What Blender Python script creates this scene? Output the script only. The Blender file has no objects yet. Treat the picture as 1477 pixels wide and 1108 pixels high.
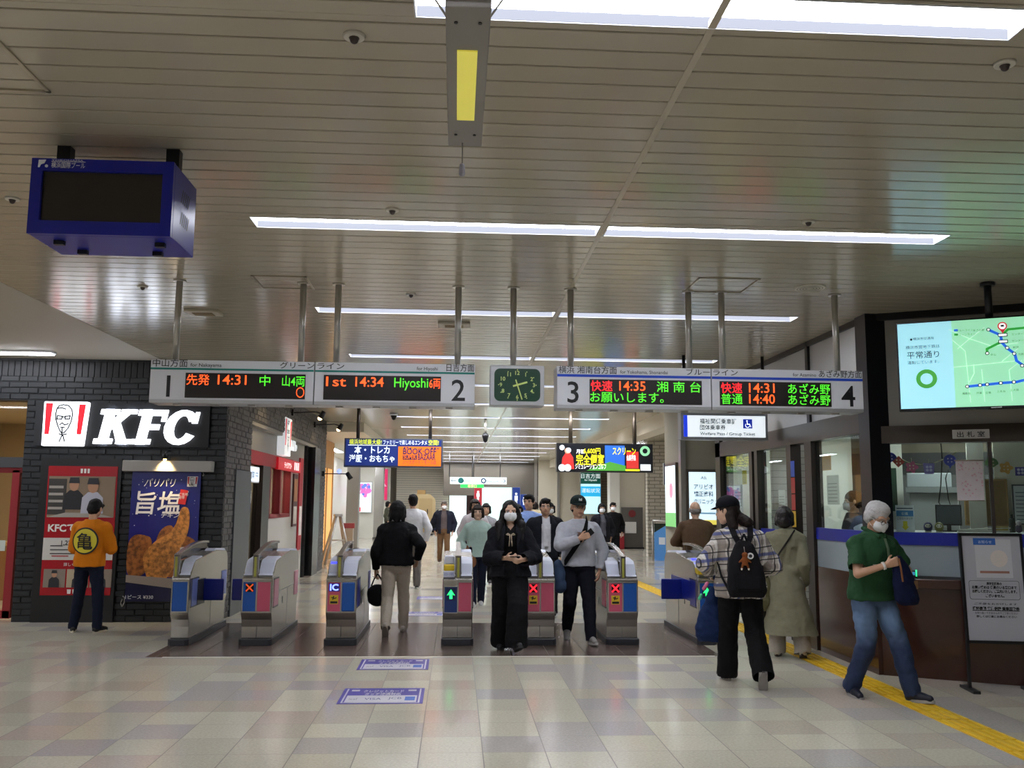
import bpy, bmesh, math, random
from mathutils import Vector, Matrix, Euler
PI = math.pi
rnd = random.Random(7)
S = bpy.context.scene
COL = S.collection

# ---------------------------------------------------------------- camera
FPX, YAW, PITCH, ROLL = 1319.2, math.radians(3.455), math.radians(7.3585), math.radians(0.449)
EYE = Vector((0, 0, 1.62))
CF = Vector((math.sin(YAW)*math.cos(PITCH), math.cos(YAW)*math.cos(PITCH), math.sin(PITCH)))
_r = Vector((math.cos(YAW), -math.sin(YAW), 0)); _u = _r.cross(CF)
CR = _r*math.cos(ROLL) + _u*math.sin(ROLL); CU = _u*math.cos(ROLL) - _r*math.sin(ROLL)
cd = bpy.data.cameras.new('camera'); cam = bpy.data.objects.new('camera', cd); COL.objects.link(cam)
cd.sensor_width = 36; cd.lens = FPX/1477*36; cd.clip_start = .05; cd.clip_end = 200
cam.matrix_world = Matrix(((CR.x, CU.x, -CF.x, 0), (CR.y, CU.y, -CF.y, 0), (CR.z, CU.z, -CF.z, 1.62), (0, 0, 0, 1)))
S.camera = cam
S.view_settings.view_transform = 'Standard'; S.view_settings.look = 'None'
S.view_settings.gamma = 1; S.view_settings.use_curve_mapping = False
S.view_settings.exposure = 0.0
w = bpy.data.worlds.new('world'); S.world = w; w.use_nodes = True
w.node_tree.nodes['Background'].inputs[0].default_value = (.75, .85, 1, 1)
w.node_tree.nodes['Background'].inputs[1].default_value = .12
LAMP = 23.0           # strength of the fluorescent diffusers
CEIL = 3.52

def ray(px, py): return CF + CR*((px-738.5)/FPX) - CU*((py-554)/FPX)
def at(px, py, Y):            # point of the upright plane y = Y
    d = ray(px, py); return EYE + d*(Y/d.y)
def atx(px, py, X):
    d = ray(px, py); return EYE + d*(X/d.x)
def atz(px, py, z=0):
    d = ray(px, py); return EYE + d*((z-1.62)/d.z)

# ---------------------------------------------------------------- materials
def lin(h):
    if not isinstance(h, str): return tuple(h)+(1,) if len(h) == 3 else h
    h = h.lstrip('#'); v = [int(h[i:i+2], 16)/255 for i in (0, 2, 4)]
    return tuple(c/12.92 if c <= .04045 else ((c+.055)/1.055)**2.4 for c in v)+(1,)
_m = {}
def M(name, col='#808080', rough=.5, metal=0, emit=0, noise=0, nscale=12, bump=0, spec=.5, coat=0, ecol=None, trans=0):
    if name in _m: return _m[name]
    m = bpy.data.materials.new(name); m.use_nodes = True; _m[name] = m
    nt = m.node_tree; b = nt.nodes['Principled BSDF']; c = lin(col)
    b.inputs['Base Color'].default_value = c; b.inputs['Roughness'].default_value = rough
    b.inputs['Metallic'].default_value = metal; b.inputs['Specular IOR Level'].default_value = spec
    b.inputs['Coat Weight'].default_value = coat; b.inputs['Coat Roughness'].default_value = .1
    if emit:
        b.inputs['Emission Color'].default_value = lin(ecol) if ecol else c
        b.inputs['Emission Strength'].default_value = emit
    if noise or bump:
        hi = noise > .4
        tc = nt.nodes.new('ShaderNodeTexCoord'); n = nt.nodes.new('ShaderNodeTexNoise')
        n.inputs['Scale'].default_value = nscale; n.inputs['Detail'].default_value = 5
        nt.links.new(tc.outputs['Object'], n.inputs['Vector'])
        if noise:
            mx = nt.nodes.new('ShaderNodeMix'); mx.data_type = 'RGBA'
            fo = n.outputs['Fac']
            if hi:
                mr = nt.nodes.new('ShaderNodeMapRange'); mr.inputs[1].default_value = .36; mr.inputs[2].default_value = .62; nt.links.new(fo, mr.inputs[0]); fo = mr.outputs[0]
            nt.links.new(fo, mx.inputs['Factor'])
            mx.inputs['A'].default_value = tuple(max(0, x*(1-noise)) for x in c[:3])+(1,)
            mx.inputs['B'].default_value = tuple(min(1, x*(1+noise)) for x in c[:3])+(1,)
            nt.links.new(mx.outputs['Result'], b.inputs['Base Color'])
        if bump:
            bp = nt.nodes.new('ShaderNodeBump'); bp.inputs['Strength'].default_value = bump; bp.inputs['Distance'].default_value = .02
            nt.links.new(n.outputs['Fac'], bp.inputs['Height']); nt.links.new(bp.outputs['Normal'], b.inputs['Normal'])
    return m
def cloth(name, col='#808080', noise=.12): return M(name, col, .85, noise=noise, nscale=60, bump=.12, spec=.2)
def glow(name, col, s): return M(name, col, .4, emit=s)
def flat(col, rough=.55): return M('paint '+col, col, rough)
def lit(col, s=1.0): return M('backlit %s %.2f' % (col, s), col, .4, emit=s)

class NT:                      # little node-graph helper
    def __init__(s, m): s.t = m.node_tree; s.b = s.t.nodes['Principled BSDF']
    def n(s, kind, **k):
        x = s.t.nodes.new('ShaderNode'+kind)
        for a, v in k.items():
            if a.startswith('i_'): x.inputs[int(a[2:]) if a[2:].isdigit() else a[2:].replace('_', ' ')].default_value = v
            else: setattr(x, a, v)
        return x
    def l(s, a, b): s.t.links.new(a, b)
    def math(s, op, a, b=None):
        x = s.t.nodes.new('ShaderNodeMath'); x.operation = op
        for i, v in enumerate((a, b)):
            if v is None: continue
            if isinstance(v, (int, float)): x.inputs[i].default_value = v
            else: s.l(v, x.inputs[i])
        return x.outputs[0]
def tile_material(name, sx, sy, cols, joint, jw, rough, ox=0, oy=0, coat=0, wash=.05):
    m = M(name, '#808080', rough, coat=coat); g = NT(m)
    geo = g.n('NewGeometry'); sep = g.n('SeparateXYZ'); g.l(geo.outputs['Position'], sep.inputs[0])
    u = g.math('DIVIDE', g.math('SUBTRACT', sep.outputs[0], ox), sx); v = g.math('DIVIDE', g.math('SUBTRACT', sep.outputs[1], oy), sy)
    cu, cv = g.math('FLOOR', u), g.math('FLOOR', v)
    cb = g.n('CombineXYZ'); g.l(cu, cb.inputs[0]); g.l(cv, cb.inputs[1])
    wn = g.n('TexWhiteNoise'); g.l(cb.outputs[0], wn.inputs['Vector'])
    rp = g.n('ValToRGB'); rp.color_ramp.interpolation = 'CONSTANT'
    while len(rp.color_ramp.elements) < len(cols): rp.color_ramp.elements.new(.5)
    for e, (p, c) in zip(rp.color_ramp.elements, cols): e.position = p; e.color = lin(c)
    g.l(wn.outputs['Value'], rp.inputs[0])
    no = g.n('TexNoise', i_Scale=55., i_Detail=4.); g.l(geo.outputs['Position'], no.inputs['Vector'])
    mr = g.n('MapRange'); g.l(no.outputs['Fac'], mr.inputs[0]); mr.inputs[1].default_value = .25; mr.inputs[2].default_value = .75; mr.inputs[3].default_value = 1-wash*2.4; mr.inputs[4].default_value = 1+wash*2.4
    mu = g.n('Mix', data_type='RGBA', blend_type='MULTIPLY'); mu.inputs['Factor'].default_value = 1
    g.l(rp.outputs[0], mu.inputs['A']); g.l(mr.outputs[0], mu.inputs['B'])
    fu, fv = g.math('FRACT', u), g.math('FRACT', v)
    du = g.math('MULTIPLY', g.math('MINIMUM', fu, g.math('SUBTRACT', 1, fu)), sx); dv = g.math('MULTIPLY', g.math('MINIMUM', fv, g.math('SUBTRACT', 1, fv)), sy)
    j = g.math('MAXIMUM', g.math('LESS_THAN', du, jw), g.math('LESS_THAN', dv, jw*.55))
    mx = g.n('Mix', data_type='RGBA'); g.l(j, mx.inputs['Factor']); g.l(mu.outputs['Result'], mx.inputs['A']); mx.inputs['B'].default_value = lin(joint)
    g.l(mx.outputs['Result'], g.b.inputs['Base Color'])
    g.l(g.math('ADD', g.math('MULTIPLY', j, .4), g.math('ADD', g.math('MULTIPLY', no.outputs['Fac'], .12), rough-.06)), g.b.inputs['Roughness'])
    return m
def brick_material(name, c1, c2, mortar, axis, bw=.25, bh=.085, rough=.55, bump=.8, ms=.006):
    m = M(name, c1, rough); g = NT(m)
    geo = g.n('NewGeometry'); sep = g.n('SeparateXYZ'); g.l(geo.outputs['Position'], sep.inputs[0])
    cb = g.n('CombineXYZ'); g.l(sep.outputs[0 if axis == 'x' else 1], cb.inputs[0]); g.l(sep.outputs[2], cb.inputs[1])
    b = g.n('TexBrick', i_Color1=lin(c1), i_Color2=lin(c2), i_Mortar=lin(mortar), i_Scale=1.)
    b.inputs['Mortar Size'].default_value = ms; b.inputs['Brick Width'].default_value = bw; b.inputs['Row Height'].default_value = bh
    no = g.n('TexNoise', i_Scale=9., i_Detail=3.); g.l(geo.outputs['Position'], no.inputs['Vector'])
    sc = g.n('VectorMath', operation='SCALE', i_Scale=.012); g.l(no.outputs['Color'], sc.inputs[0])
    av = g.n('VectorMath', operation='ADD'); g.l(cb.outputs[0], av.inputs[0]); g.l(sc.outputs[0], av.inputs[1])
    g.l(av.outputs[0], b.inputs['Vector']); g.l(b.outputs['Color'], g.b.inputs['Base Color'])
    bp = g.n('Bump', i_Strength=bump, i_Distance=.02); inv = g.math('SUBTRACT', 1, b.outputs['Fac'])
    g.l(g.math('ADD', inv, g.math('MULTIPLY', no.outputs['Fac'], .5)), bp.inputs['Height']); g.l(bp.outputs[0], g.b.inputs['Normal'])
    return m
def stripe_material(name, c1, c2, axis, pitch, frac, rough=.5, bump=.6):
    m = M(name, c1, rough); g = NT(m); geo = g.n('NewGeometry'); sep = g.n('SeparateXYZ'); g.l(geo.outputs['Position'], sep.inputs[0])
    f = g.math('LESS_THAN', g.math('FRACT', g.math('DIVIDE', sep.outputs['xyz'.index(axis)], pitch)), frac)
    mx = g.n('Mix', data_type='RGBA'); g.l(f, mx.inputs['Factor']); mx.inputs['A'].default_value = lin(c1); mx.inputs['B'].default_value = lin(c2)
    g.l(mx.outputs['Result'], g.b.inputs['Base Color']); return m
def glass_material(name, tint='#f2f8f6', rough=.02, refl=1.0):
    m = bpy.data.materials.new(name); m.use_nodes = True; t = m.node_tree; t.nodes.clear()
    o = t.nodes.new('ShaderNodeOutputMaterial'); a = t.nodes.new('ShaderNodeBsdfTransparent'); a.inputs[0].default_value = lin(tint)
    g = t.nodes.new('ShaderNodeBsdfGlossy'); g.inputs['Roughness'].default_value = rough
    f = t.nodes.new('ShaderNodeLayerWeight'); f.inputs[0].default_value = .5
    pw = t.nodes.new('ShaderNodeMath'); pw.operation = 'POWER'; pw.inputs[1].default_value = 5; t.links.new(f.outputs['Facing'], pw.inputs[0])
    mu = t.nodes.new('ShaderNodeMath'); mu.operation = 'MULTIPLY_ADD'; mu.inputs[1].default_value = .9*refl; mu.inputs[2].default_value = .04*refl; t.links.new(pw.outputs[0], mu.inputs[0])
    x = t.nodes.new('ShaderNodeMixShader'); t.links.new(mu.outputs[0], x.inputs[0]); t.links.new(a.outputs[0], x.inputs[1]); t.links.new(g.outputs[0], x.inputs[2]); t.links.new(x.outputs[0], o.inputs[0])
    return m

# ---------------------------------------------------------------- mesh builder
class MB:
    def __init__(s): s.v = []; s.f = []; s.sm = []; s.seg = []
    def add(s, vs, fs, smooth=False):
        o = len(s.v); s.v += [tuple(v) for v in vs]; s.f += [tuple(i+o for i in f) for f in fs]; s.sm += [smooth]*len(fs); return s
    def box(s, x0, x1, y0, y1, z0, z1):
        return s.add([(x, y, z) for z in (z0, z1) for y in (y0, y1) for x in (x0, x1)],
                     [(0, 2, 3, 1), (4, 5, 7, 6), (0, 1, 5, 4), (2, 6, 7, 3), (0, 4, 6, 2), (1, 3, 7, 5)])
    def cyl(s, a, b, r, r2=None, n=14, smooth=True):
        a, b = Vector(a), Vector(b); r2 = r if r2 is None else r2; d = (b-a).normalized()
        u = d.orthogonal().normalized(); w_ = d.cross(u); vs = []
        for p, q in ((a, r), (b, r2)):
            for i in range(n):
                t = 2*PI*i/n; vs.append(p+u*(math.cos(t)*q)+w_*(math.sin(t)*q))
        s.add(vs, [(i, (i+1) % n, n+(i+1) % n, n+i) for i in range(n)], smooth)
        return s.add(vs, [tuple(range(n-1, -1, -1)), tuple(range(n, 2*n))])
    def tube(s, pts, r, n=8):
        for a, b in zip(pts, pts[1:]): s.cyl(a, b, r, n=n)
        return s
    def caps(s, a, b, ra, rb=None, n=12, k=4):        # hull of two spheres
        a, b = Vector(a), Vector(b); rb = ra if rb is None else rb; d = b-a; L = d.length
        d = d/L if L > 1e-6 else Vector((0, 0, 1)); u = d.orthogonal().normalized(); w_ = d.cross(u); rings = []
        for i in range(k+1): t = PI/2*(1-i/k); rings.append((a-d*(ra*math.sin(t)), ra*math.cos(t)))
        for i in range(k+1): t = PI/2*i/k; rings.append((b+d*(rb*math.sin(t)), rb*math.cos(t)))
        vs = [p+u*(math.cos(2*PI*j/n)*max(q, 1e-4))+w_*(math.sin(2*PI*j/n)*max(q, 1e-4)) for p, q in rings for j in range(n)]
        fs = [(i*n+j, i*n+(j+1) % n, (i+1)*n+(j+1) % n, (i+1)*n+j) for i in range(len(rings)-1) for j in range(n)]
        fs += [tuple(range(n-1, -1, -1)), tuple(range(len(vs)-n, len(vs)))]
        return s.add(vs, fs, True)
    def ell(s, c, r, n=16, k=10, R=None):
        c = Vector(c); vs = []
        for i in range(k+1):
            t = PI*i/k
            for j in range(n):
                p = Vector((r[0]*math.sin(t)*math.cos(2*PI*j/n), r[1]*math.sin(t)*math.sin(2*PI*j/n), -r[2]*math.cos(t)))
                vs.append(c+(R @ p if R else p))
        fs = [(i*n+j, i*n+(j+1) % n, (i+1)*n+(j+1) % n, (i+1)*n+j) for i in range(k) for j in range(n)]
        return s.add(vs, fs, True)
    def loft(s, rings, n=22, T=None, pw=1.0):          # rings: (cx,cy,cz,rx,ry) horizontal ellipses, capped
        vs = []; T = T or (lambda p: p)
        full = [(rings[0][0], rings[0][1], rings[0][2], rings[0][3]*.02, rings[0][4]*.02)]+list(rings)+[(rings[-1][0], rings[-1][1], rings[-1][2], rings[-1][3]*.02, rings[-1][4]*.02)]
        for (cx, cy, cz, rx, ry) in full:
            for j in range(n):
                t = 2*PI*j/n; c_, s_ = math.cos(t), math.sin(t)
                c_ = math.copysign(abs(c_)**pw, c_); s_ = math.copysign(abs(s_)**pw, s_)
                vs.append(T(Vector((cx+rx*c_, cy+ry*s_, cz))))
        K = len(full)
        fs = [(i*n+j, i*n+(j+1) % n, (i+1)*n+(j+1) % n, (i+1)*n+j) for i in range(K-1) for j in range(n)]
        fs += [tuple(range(n-1, -1, -1)), tuple(range((K-1)*n, K*n))]
        return s.add(vs, fs, True)
    def prism(s, pts, y0, y1, holes=None):             # outline in (x,z), extruded along y
        n = len(pts); vs = [(x, y0, z) for x, z in pts]+[(x, y1, z) for x, z in pts]
        return s.add(vs, [tuple(range(n)), tuple(range(2*n-1, n-1, -1))]+[(i, n+i, n+(i+1) % n, (i+1) % n) for i in range(n)])
    def slab(s, pts, z0, z1):                          # outline in (x,y), extruded along z
        n = len(pts); vs = [(x, y, z0) for x, y in pts]+[(x, y, z1) for x, y in pts]
        return s.add(vs, [tuple(range(n-1, -1, -1)), tuple(range(n, 2*n))]+[(i, (i+1) % n, n+(i+1) % n, n+i) for i in range(n)])
    def xprism(s, pts, x0, x1):                        # outline in (y,z), extruded along x
        n = len(pts); vs = [(x0, y, z) for y, z in pts]+[(x1, y, z) for y, z in pts]
        return s.add(vs, [tuple(range(n-1, -1, -1)), tuple(range(n, 2*n))]+[(i, (i+1) % n, n+(i+1) % n, n+i) for i in range(n)])
    def disc(s, x, z, y, r, rz=None, n=28, t=.002):
        rz = rz or r; return s.prism([(x+r*math.cos(2*PI*i/n), z+rz*math.sin(2*PI*i/n)) for i in range(n)], y, y+t)
    def ring(s, x, z, y, r0, r1, n=36, t=.002, a0=0, a1=2*PI):
        vs = []; fs = []; full = abs(a1-a0-2*PI) < 1e-6; k = n if full else n+1
        for i in range(k):
            a = a0+(a1-a0)*i/n
            for r in (r0, r1): vs.append((x+r*math.cos(a), y, z+r*math.sin(a)))
        for i in range(n):
            j = (i+1) % k; fs.append((2*i, 2*i+1, 2*j+1, 2*j))
        return s.add(vs, fs)
    def stroke(s, pts, w_, y, t=.002):                  # flat pen line in (x,z)
        for a, b in zip(pts, pts[1:]):
            dx, dz = b[0]-a[0], b[1]-a[1]; L = math.hypot(dx, dz) or 1; nx, nz = -dz/L*w_/2, dx/L*w_/2; ex, ez = dx/L*w_*.3, dz/L*w_*.3
            s.add([(a[0]-ex+nx, y, a[1]-ez+nz), (a[0]-ex-nx, y, a[1]-ez-nz), (b[0]+ex-nx, y, b[1]+ez-nz), (b[0]+ex+nx, y, b[1]+ez+nz)], [(0, 1, 2, 3)])
        return s
    def rect(s, x0, x1, z0, z1, y): return s.add([(x0, y, z0), (x1, y, z0), (x1, y, z1), (x0, y, z1)], [(0, 1, 2, 3)])
    def text(s, body, x, z, h, y, w=None, al='c', bold=0, shear=0, ext=0):
        me = glyphs(body, bold, shear, ext)
        vs, fs = me; x0 = min(v[0] for v in vs); x1 = max(v[0] for v in vs)
        k = h; kx = k if w is None else w/(x1-x0)
        s.seg.append((len(s.v), len(s.f)))
        off = x-(x0+x1)/2*kx if al == 'c' else (x-x0*kx if al == 'l' else x-x1*kx)
        return s.add([(v[0]*kx+off, y-v[2]*k, v[1]*k+z) for v in vs], fs)
    def build(s, name, m, parent=None, loc=None, rot=None, bevel=0, smooth=None):
        if name in ('lettering', 'led_text') and len(s.seg) > 1:      # every written line is a part of its own
            cuts = [(0, 0)]+s.seg[1:]+[(len(s.v), len(s.f))]
            for (v0, f0), (v1, f1) in zip(cuts, cuts[1:]):
                q = MB(); q.add(s.v[v0:v1], [tuple(i-v0 for i in f) for f in s.f[f0:f1]]); o = q.build(name, m, parent, loc, rot)
            return o
        me = bpy.data.meshes.new(name); me.from_pydata(s.v, [], s.f)
        me.polygons.foreach_set('use_smooth', [bool(smooth) if smooth is not None else q for q in s.sm])
        bm = bmesh.new(); bm.from_mesh(me); bmesh.ops.remove_doubles(bm, verts=bm.verts, dist=1e-6) if len(s.v) < 20000 and name != 'lettering' else None
        if name not in FLATS: bmesh.ops.recalc_face_normals(bm, faces=bm.faces)
        bm.to_mesh(me); bm.free()
        me.materials.append(m); o = bpy.data.objects.new(name, me); COL.objects.link(o)
        if parent: o.parent = parent
        if loc: o.location = loc
        if rot: o.rotation_euler = rot
        if bevel:
            b = o.modifiers.new('bevel', 'BEVEL'); b.width = bevel; b.segments = 2; b.limit_method = 'ANGLE'
        return o
FLATS = ('lettering', 'printed_text', 'led_text')
_g = {}
def glyphs(body, bold, shear, ext):
    key = (body, bold, shear, ext)
    if key in _g: return _g[key]
    c = bpy.data.curves.new('t', 'FONT'); c.body = body; c.size = 1; c.offset = bold; c.shear = shear; c.extrude = ext; c.resolution_u = 3
    c.space_line = .95
    o = bpy.data.objects.new('t', c); me = o.to_mesh()
    r = ([tuple(v.co) for v in me.vertices], [tuple(p.vertices) for p in me.polygons])
    o.to_mesh_clear(); bpy.data.objects.remove(o); bpy.data.curves.remove(c); _g[key] = r
    return r

def thing(name, label, cat, loc=(0, 0, 0), rz=0, group=None):
    o = bpy.data.objects.new(name, None); COL.objects.link(o); o.empty_display_size = .1
    o.location = loc; o.rotation_euler = (0, 0, rz); o['label'] = label; o['category'] = cat
    if group: o['group'] = group
    return o
def tag(o, label, cat, group=None, kind=None):
    o['label'] = label; o['category'] = cat
    if group: o['group'] = group
    if kind: o['kind'] = kind
    return o
def struct(name, mb, m, parent=None, bevel=0):
    o = mb.build(name, m, parent, bevel=bevel)
    if not parent: o['kind'] = 'structure'
    return o
def copy_tree(o, parent=None):
    c = o.copy(); COL.objects.link(c)
    if parent: c.parent = parent
    for ch in list(o.children): copy_tree(ch, c)
    return c
# ================================================================ SETTING
ROWS = [3.417+2.9*k for k in range(-3, 15)]            # far edge of every light row
def lights_in(k):
    r = k-3
    if r == 0: return [(-.19, 2.24)]
    return [(-1.42, .975), (1.025, 3.47)]
LEFT_ROWS = [(3.4+2.9*k) for k in range(-3, 4)]
FLOOR = tile_material('cream stone tiles', .41, .405, [(0, '#c4bfad'), (.3, '#cbc6b3'), (.52, '#b7b2ab'), (.7, '#beb6a6'), (.84, '#c1b4a7'), (.93, '#b2adaa')], '#6d675e', .0032, .14, .203, 6.22)
f = MB()
f.slab([(-14, -9), (12, -9), (12, 9.95), (-14, 9.95)], -.1, 0)
f.slab([(-14, 9.95), (-3.18, 9.95), (-3.18, 12.65), (-14, 12.65)], -.1, 0); f.slab([(2.88, 9.95), (12, 9.95), (12, 12.65), (2.88, 12.65)], -.1, 0)
f.slab([(-14, 12.65), (12, 12.65), (12, 52), (-14, 52)], -.1, 0)
struct('floor', f, FLOOR)
BROWN = tile_material('brown stone tiles', .41, .405, [(0, '#5b4d47'), (.4, '#55483f'), (.75, '#62524b')], '#3c332e', .003, .22, .203, 6.22, wash=.04)
struct('floor_gate_zone', MB().slab([(-3.18, 9.95), (2.88, 9.95), (2.88, 12.65), (-3.18, 12.65)], -.1, 0), BROWN)
struct('trim_white_line', MB().box(-3.0, 2.8, 9.93, 9.955, -.01, .002), flat('#d8d3c4'))

SLAT = M('cream enamel slat', '#b1a997', .17, spec=.5, noise=.03, nscale=2)
def slats(x0, x1, y0, y1, pitch=.158):
    mb = MB(); n = int((y1-y0)/pitch); g = .012; ch = .003
    def strip(a, b, xa, xb):
        if b-a < .004 or xb-xa < .01: return
        mb.add([(xa, a, CEIL+.03), (xb, a, CEIL+.03), (xa, a, CEIL+ch), (xb, a, CEIL+ch), (xa, a+ch, CEIL), (xb, a+ch, CEIL), (xa, b-ch, CEIL), (xb, b-ch, CEIL), (xa, b, CEIL+ch), (xb, b, CEIL+ch), (xa, b, CEIL+.03), (xb, b, CEIL+.03)],
               [(0, 1, 3, 2), (2, 3, 5, 4), (4, 5, 7, 6), (6, 7, 9, 8), (8, 9, 11, 10)])
    for i in range(n):
        a, b = y0+i*pitch, y0+(i+1)*pitch-g; done = False
        for k, yf in enumerate(ROWS):
            ya, yb = yf-.235, yf
            if b <= ya or a >= yb: continue
            done = True; strip(a, min(b, ya), x0, x1); strip(max(a, yb), b, x0, x1)
            oa, ob = max(a, ya), min(b, yb); cur = x0
            for (p, q) in lights_in(k):
                if q < x0 or p > x1: continue
                strip(oa, ob, cur, max(p, x0)); cur = min(q, x1)
            strip(oa, ob, cur, x1)
        if not done: strip(a, b, x0, x1)
    return mb
struct('ceiling_slats_left', slats(-4.05, .992, -9, 50), SLAT)
struct('ceiling_slats_right', slats(1.008, 12, -9, 50), SLAT)
struct('trim_ceiling_seam', MB().box(.984, 1.016, -9, 50, CEIL-.003, CEIL+.02), M('seam strip', '#b4ab98', .3, spec=.5))
struct('ceiling', MB().box(-14, 12, -9, 52, CEIL+.1, CEIL+.2), flat('#3a362f'))
struct('ceiling_plain', MB().box(-14, -4.06, -9, 12.9, CEIL, CEIL+.08), M('matt ceiling board', '#b0aa9c', .6))
struct('wall_rear', MB().box(-14, 12, -9.2, -9, 0, CEIL+.1), flat('#b9b2a0'))
struct('wall_left', MB().box(-14.2, -14, -9, 13, 0, CEIL+.1), flat('#a39d90'))
struct('wall_right', MB().box(12, 12.2, -9, 52, 0, CEIL+.1), flat('#aaa494'))

# ---------------------------------------------------------------- recessed ceiling lights
TUBE = glow('fluorescent diffuser', '#f4f6ff', LAMP); SIDE_GLOW = M('glowing trough side', '#101114', .9, emit=.85, ecol='#dfe4f6', spec=0); TUBE2 = glow('bright fluorescent diffuser', '#f4f6ff', LAMP*1.9); PAN = M('white light housing', '#e2e6ee', .35)
ORD = ['first', 'second', 'third', 'fourth', 'fifth', 'sixth', 'seventh', 'eighth', 'ninth', 'tenth', 'eleventh', 'twelfth', 'thirteenth', 'fourteenth', 'fifteenth']
for k, yf in enumerate(ROWS):
    for j, (a, b) in enumerate(lights_in(k)):
        if k < 3: lab = 'recessed ceiling light strip behind the camera, row %s, %s half' % (ORD[2-k], ('left', 'right')[j])
        elif k == 3: lab = 'wide recessed ceiling light strip cut off by the top edge, nearest the camera'
        else: lab = '%s half of the %s lit ceiling strip row counted from the camera' % (('left', 'right')[j], ORD[k-3])
        t = thing('ceiling_light', lab, 'ceiling light', ((a+b)/2, yf-.1175, CEIL), 0, 'recessed ceiling light strips')
        L = (b-a)/2; h = MB()
        h.box(-L, L, -.1175, -.1125, -.004, .07); h.box(-L, L, .1125, .1175, -.004, .07); h.box(-L, -L+.006, -.1125, .1125, -.004, .07); h.box(L-.006, L, -.1125, .1125, -.004, .07); h.box(-L, L, -.1175, .1175, .07, .078)
        h.build('housing', PAN, t)
        MB().box(-L+.008, L-.008, -.111, .107, .044, .066).build('diffuser', TUBE if k < 8 else TUBE2, t)
        MB().box(-L+.008, L-.008, .108, .112, .0, .043).build('glowing_side', SIDE_GLOW, t)  # inner trough side glows; the lamp light falling on it is put in its material
for k, yf in enumerate(LEFT_ROWS):
    t = thing('ceiling_light', 'surface light strip over the left concourse, %s row from the black brick wall' % ORD[6-k], 'ceiling light', (-7.6, yf, CEIL), 0, 'left concourse light strips')
    MB().box(-2.35, 2.35, -.09, .09, -.03, 0).build('housing', PAN, t); MB().box(-2.33, 2.33, -.075, .075, -.045, -.03).build('diffuser', TUBE, t)

# ---------------------------------------------------------------- black brick shop: front and side
BRICK = brick_material('black painted brick', '#191d21', '#101316', '#030304', 'x', .245, .082, .38, 1.0, .009)
BRICKS = brick_material('lit side brick', '#4c4b49', '#393837', '#151412', 'y', .245, .082, .5, 1.0, .009)  # side brick paler than the front: light on that side is put in its colour
YF, XS = 12.75, -3.15
b = MB(); b.box(-5.83, XS, YF, YF+.25, 0, 2.94); b.box(-14, XS, YF, YF+.25, 2.94, CEIL); b.box(-14, -7.7, YF, YF+.25, 0, 2.94)
struct('wall_shop_front', b, BRICK)
bk = MB(); bs = MB()
def course(mb, along, a0, a1, z, off):
    x = a0-off
    while x < a1:
        p, q = max(x+.006, a0), min(x+.239, a1); x += .245
        if q-p < .03: continue
        d = rnd.uniform(.006, .016); e_ = rnd.uniform(-.003, .003); c = .006
        if along == 'x': mb.add([(p, YF, z+.005), (q, YF, z+.005), (q, YF, z+.077), (p, YF, z+.077), (p+c, YF-d, z+.005+c+e_), (q-c, YF-d, z+.005+c), (q-c, YF-d, z+.077-c), (p+c, YF-d, z+.077-c+e_)], [(4, 5, 6, 7), (0, 1, 5, 4), (1, 2, 6, 5), (2, 3, 7, 6), (3, 0, 4, 7)])
        else: mb.add([(XS, p, z+.005), (XS, q, z+.005), (XS, q, z+.077), (XS, p, z+.077), (XS+d, p+c, z+.005+c+e_), (XS+d, q-c, z+.005+c), (XS+d, q-c, z+.077-c), (XS+d, p+c, z+.077-c+e_)], [(4, 5, 6, 7), (0, 1, 5, 4), (1, 2, 6, 5), (2, 3, 7, 6), (3, 0, 4, 7)])
for i in range(42):
    z = i*.082; o_ = (i % 2)*.12+rnd.uniform(-.02, .02)
    if z < 3.2: course(bk, 'x', -5.83 if z < 2.93 else -9.5, XS, z, o_)
    if z > 2.85: course(bs, 'y', 14.3, 21.2, z, o_)
    course(bs, 'y', YF+.02, 14.3 if z > 2.03 else 13.3, z, o_); course(bs, 'y', 21.2, 22.4, z, o_)
struct('trim_bricks_front', bk, M('black brick face', '#1d2125', .4, noise=.35, nscale=4, bump=.4)); struct('trim_bricks_side', bs, M('lit side brick face', '#4b4947', .5, noise=.3, nscale=4, bump=.4))  # side faces carry the same lightened colour for the lit side
s_ = MB()
for i in range(75):                                        # soldier course under the ceiling
    x = -9.3+i*.082
    if x < XS-.08: s_.box(x, x+.07, YF-.012, YF+.02, 3.27, 3.49)
struct('trim_soldier_course', s_, M('black painted brick plain', '#16191d', .4, noise=.2, nscale=6, bump=.3), bevel=.006)
b = MB(); b.box(XS-.25, XS, YF+.25, 14.3, 0, CEIL); b.box(XS-.25, XS, 14.3, 21.2, 2.85, CEIL); b.box(XS-.25, XS, 21.2, 22.4, 0, CEIL)
struct('wall_shop_side', b, BRICKS)
STEEL = M('brushed steel', '#b4b2ae', .32, .9, noise=.05, nscale=30); DARK = M('black metal', '#141416', .4, .3); CHARCOAL = M('charcoal panel', '#3b3d40', .45)
struct('trim_side_panel', MB().box(XS, XS+.03, 13.3, 14.28, 0, 2.05), M('grey steel door', '#54575a', .4, .2), bevel=.004)
p = MB(); p.box(XS-.3, XS-.12, 14.3, 20.3, 2.42, 2.85); p.box(XS-.16, XS-.02, 14.3, 21.2, 2.79, 2.86)
struct('trim_fascia', p, flat('#8d8a82'))
struct('trim_red_band', MB().box(XS-.3, XS-.1, 14.3, 18.6, 2.2, 2.42), flat('#9a1c22'))
p = MB(); p.box(XS-.3, XS-.12, 16.35, 20.0, 0, 1.32); p.box(XS-.3, XS-.12, 18.4, 20.0, 1.32, 2.42)
struct('wall_shop_counter', p, flat('#b5b2aa'))
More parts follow.
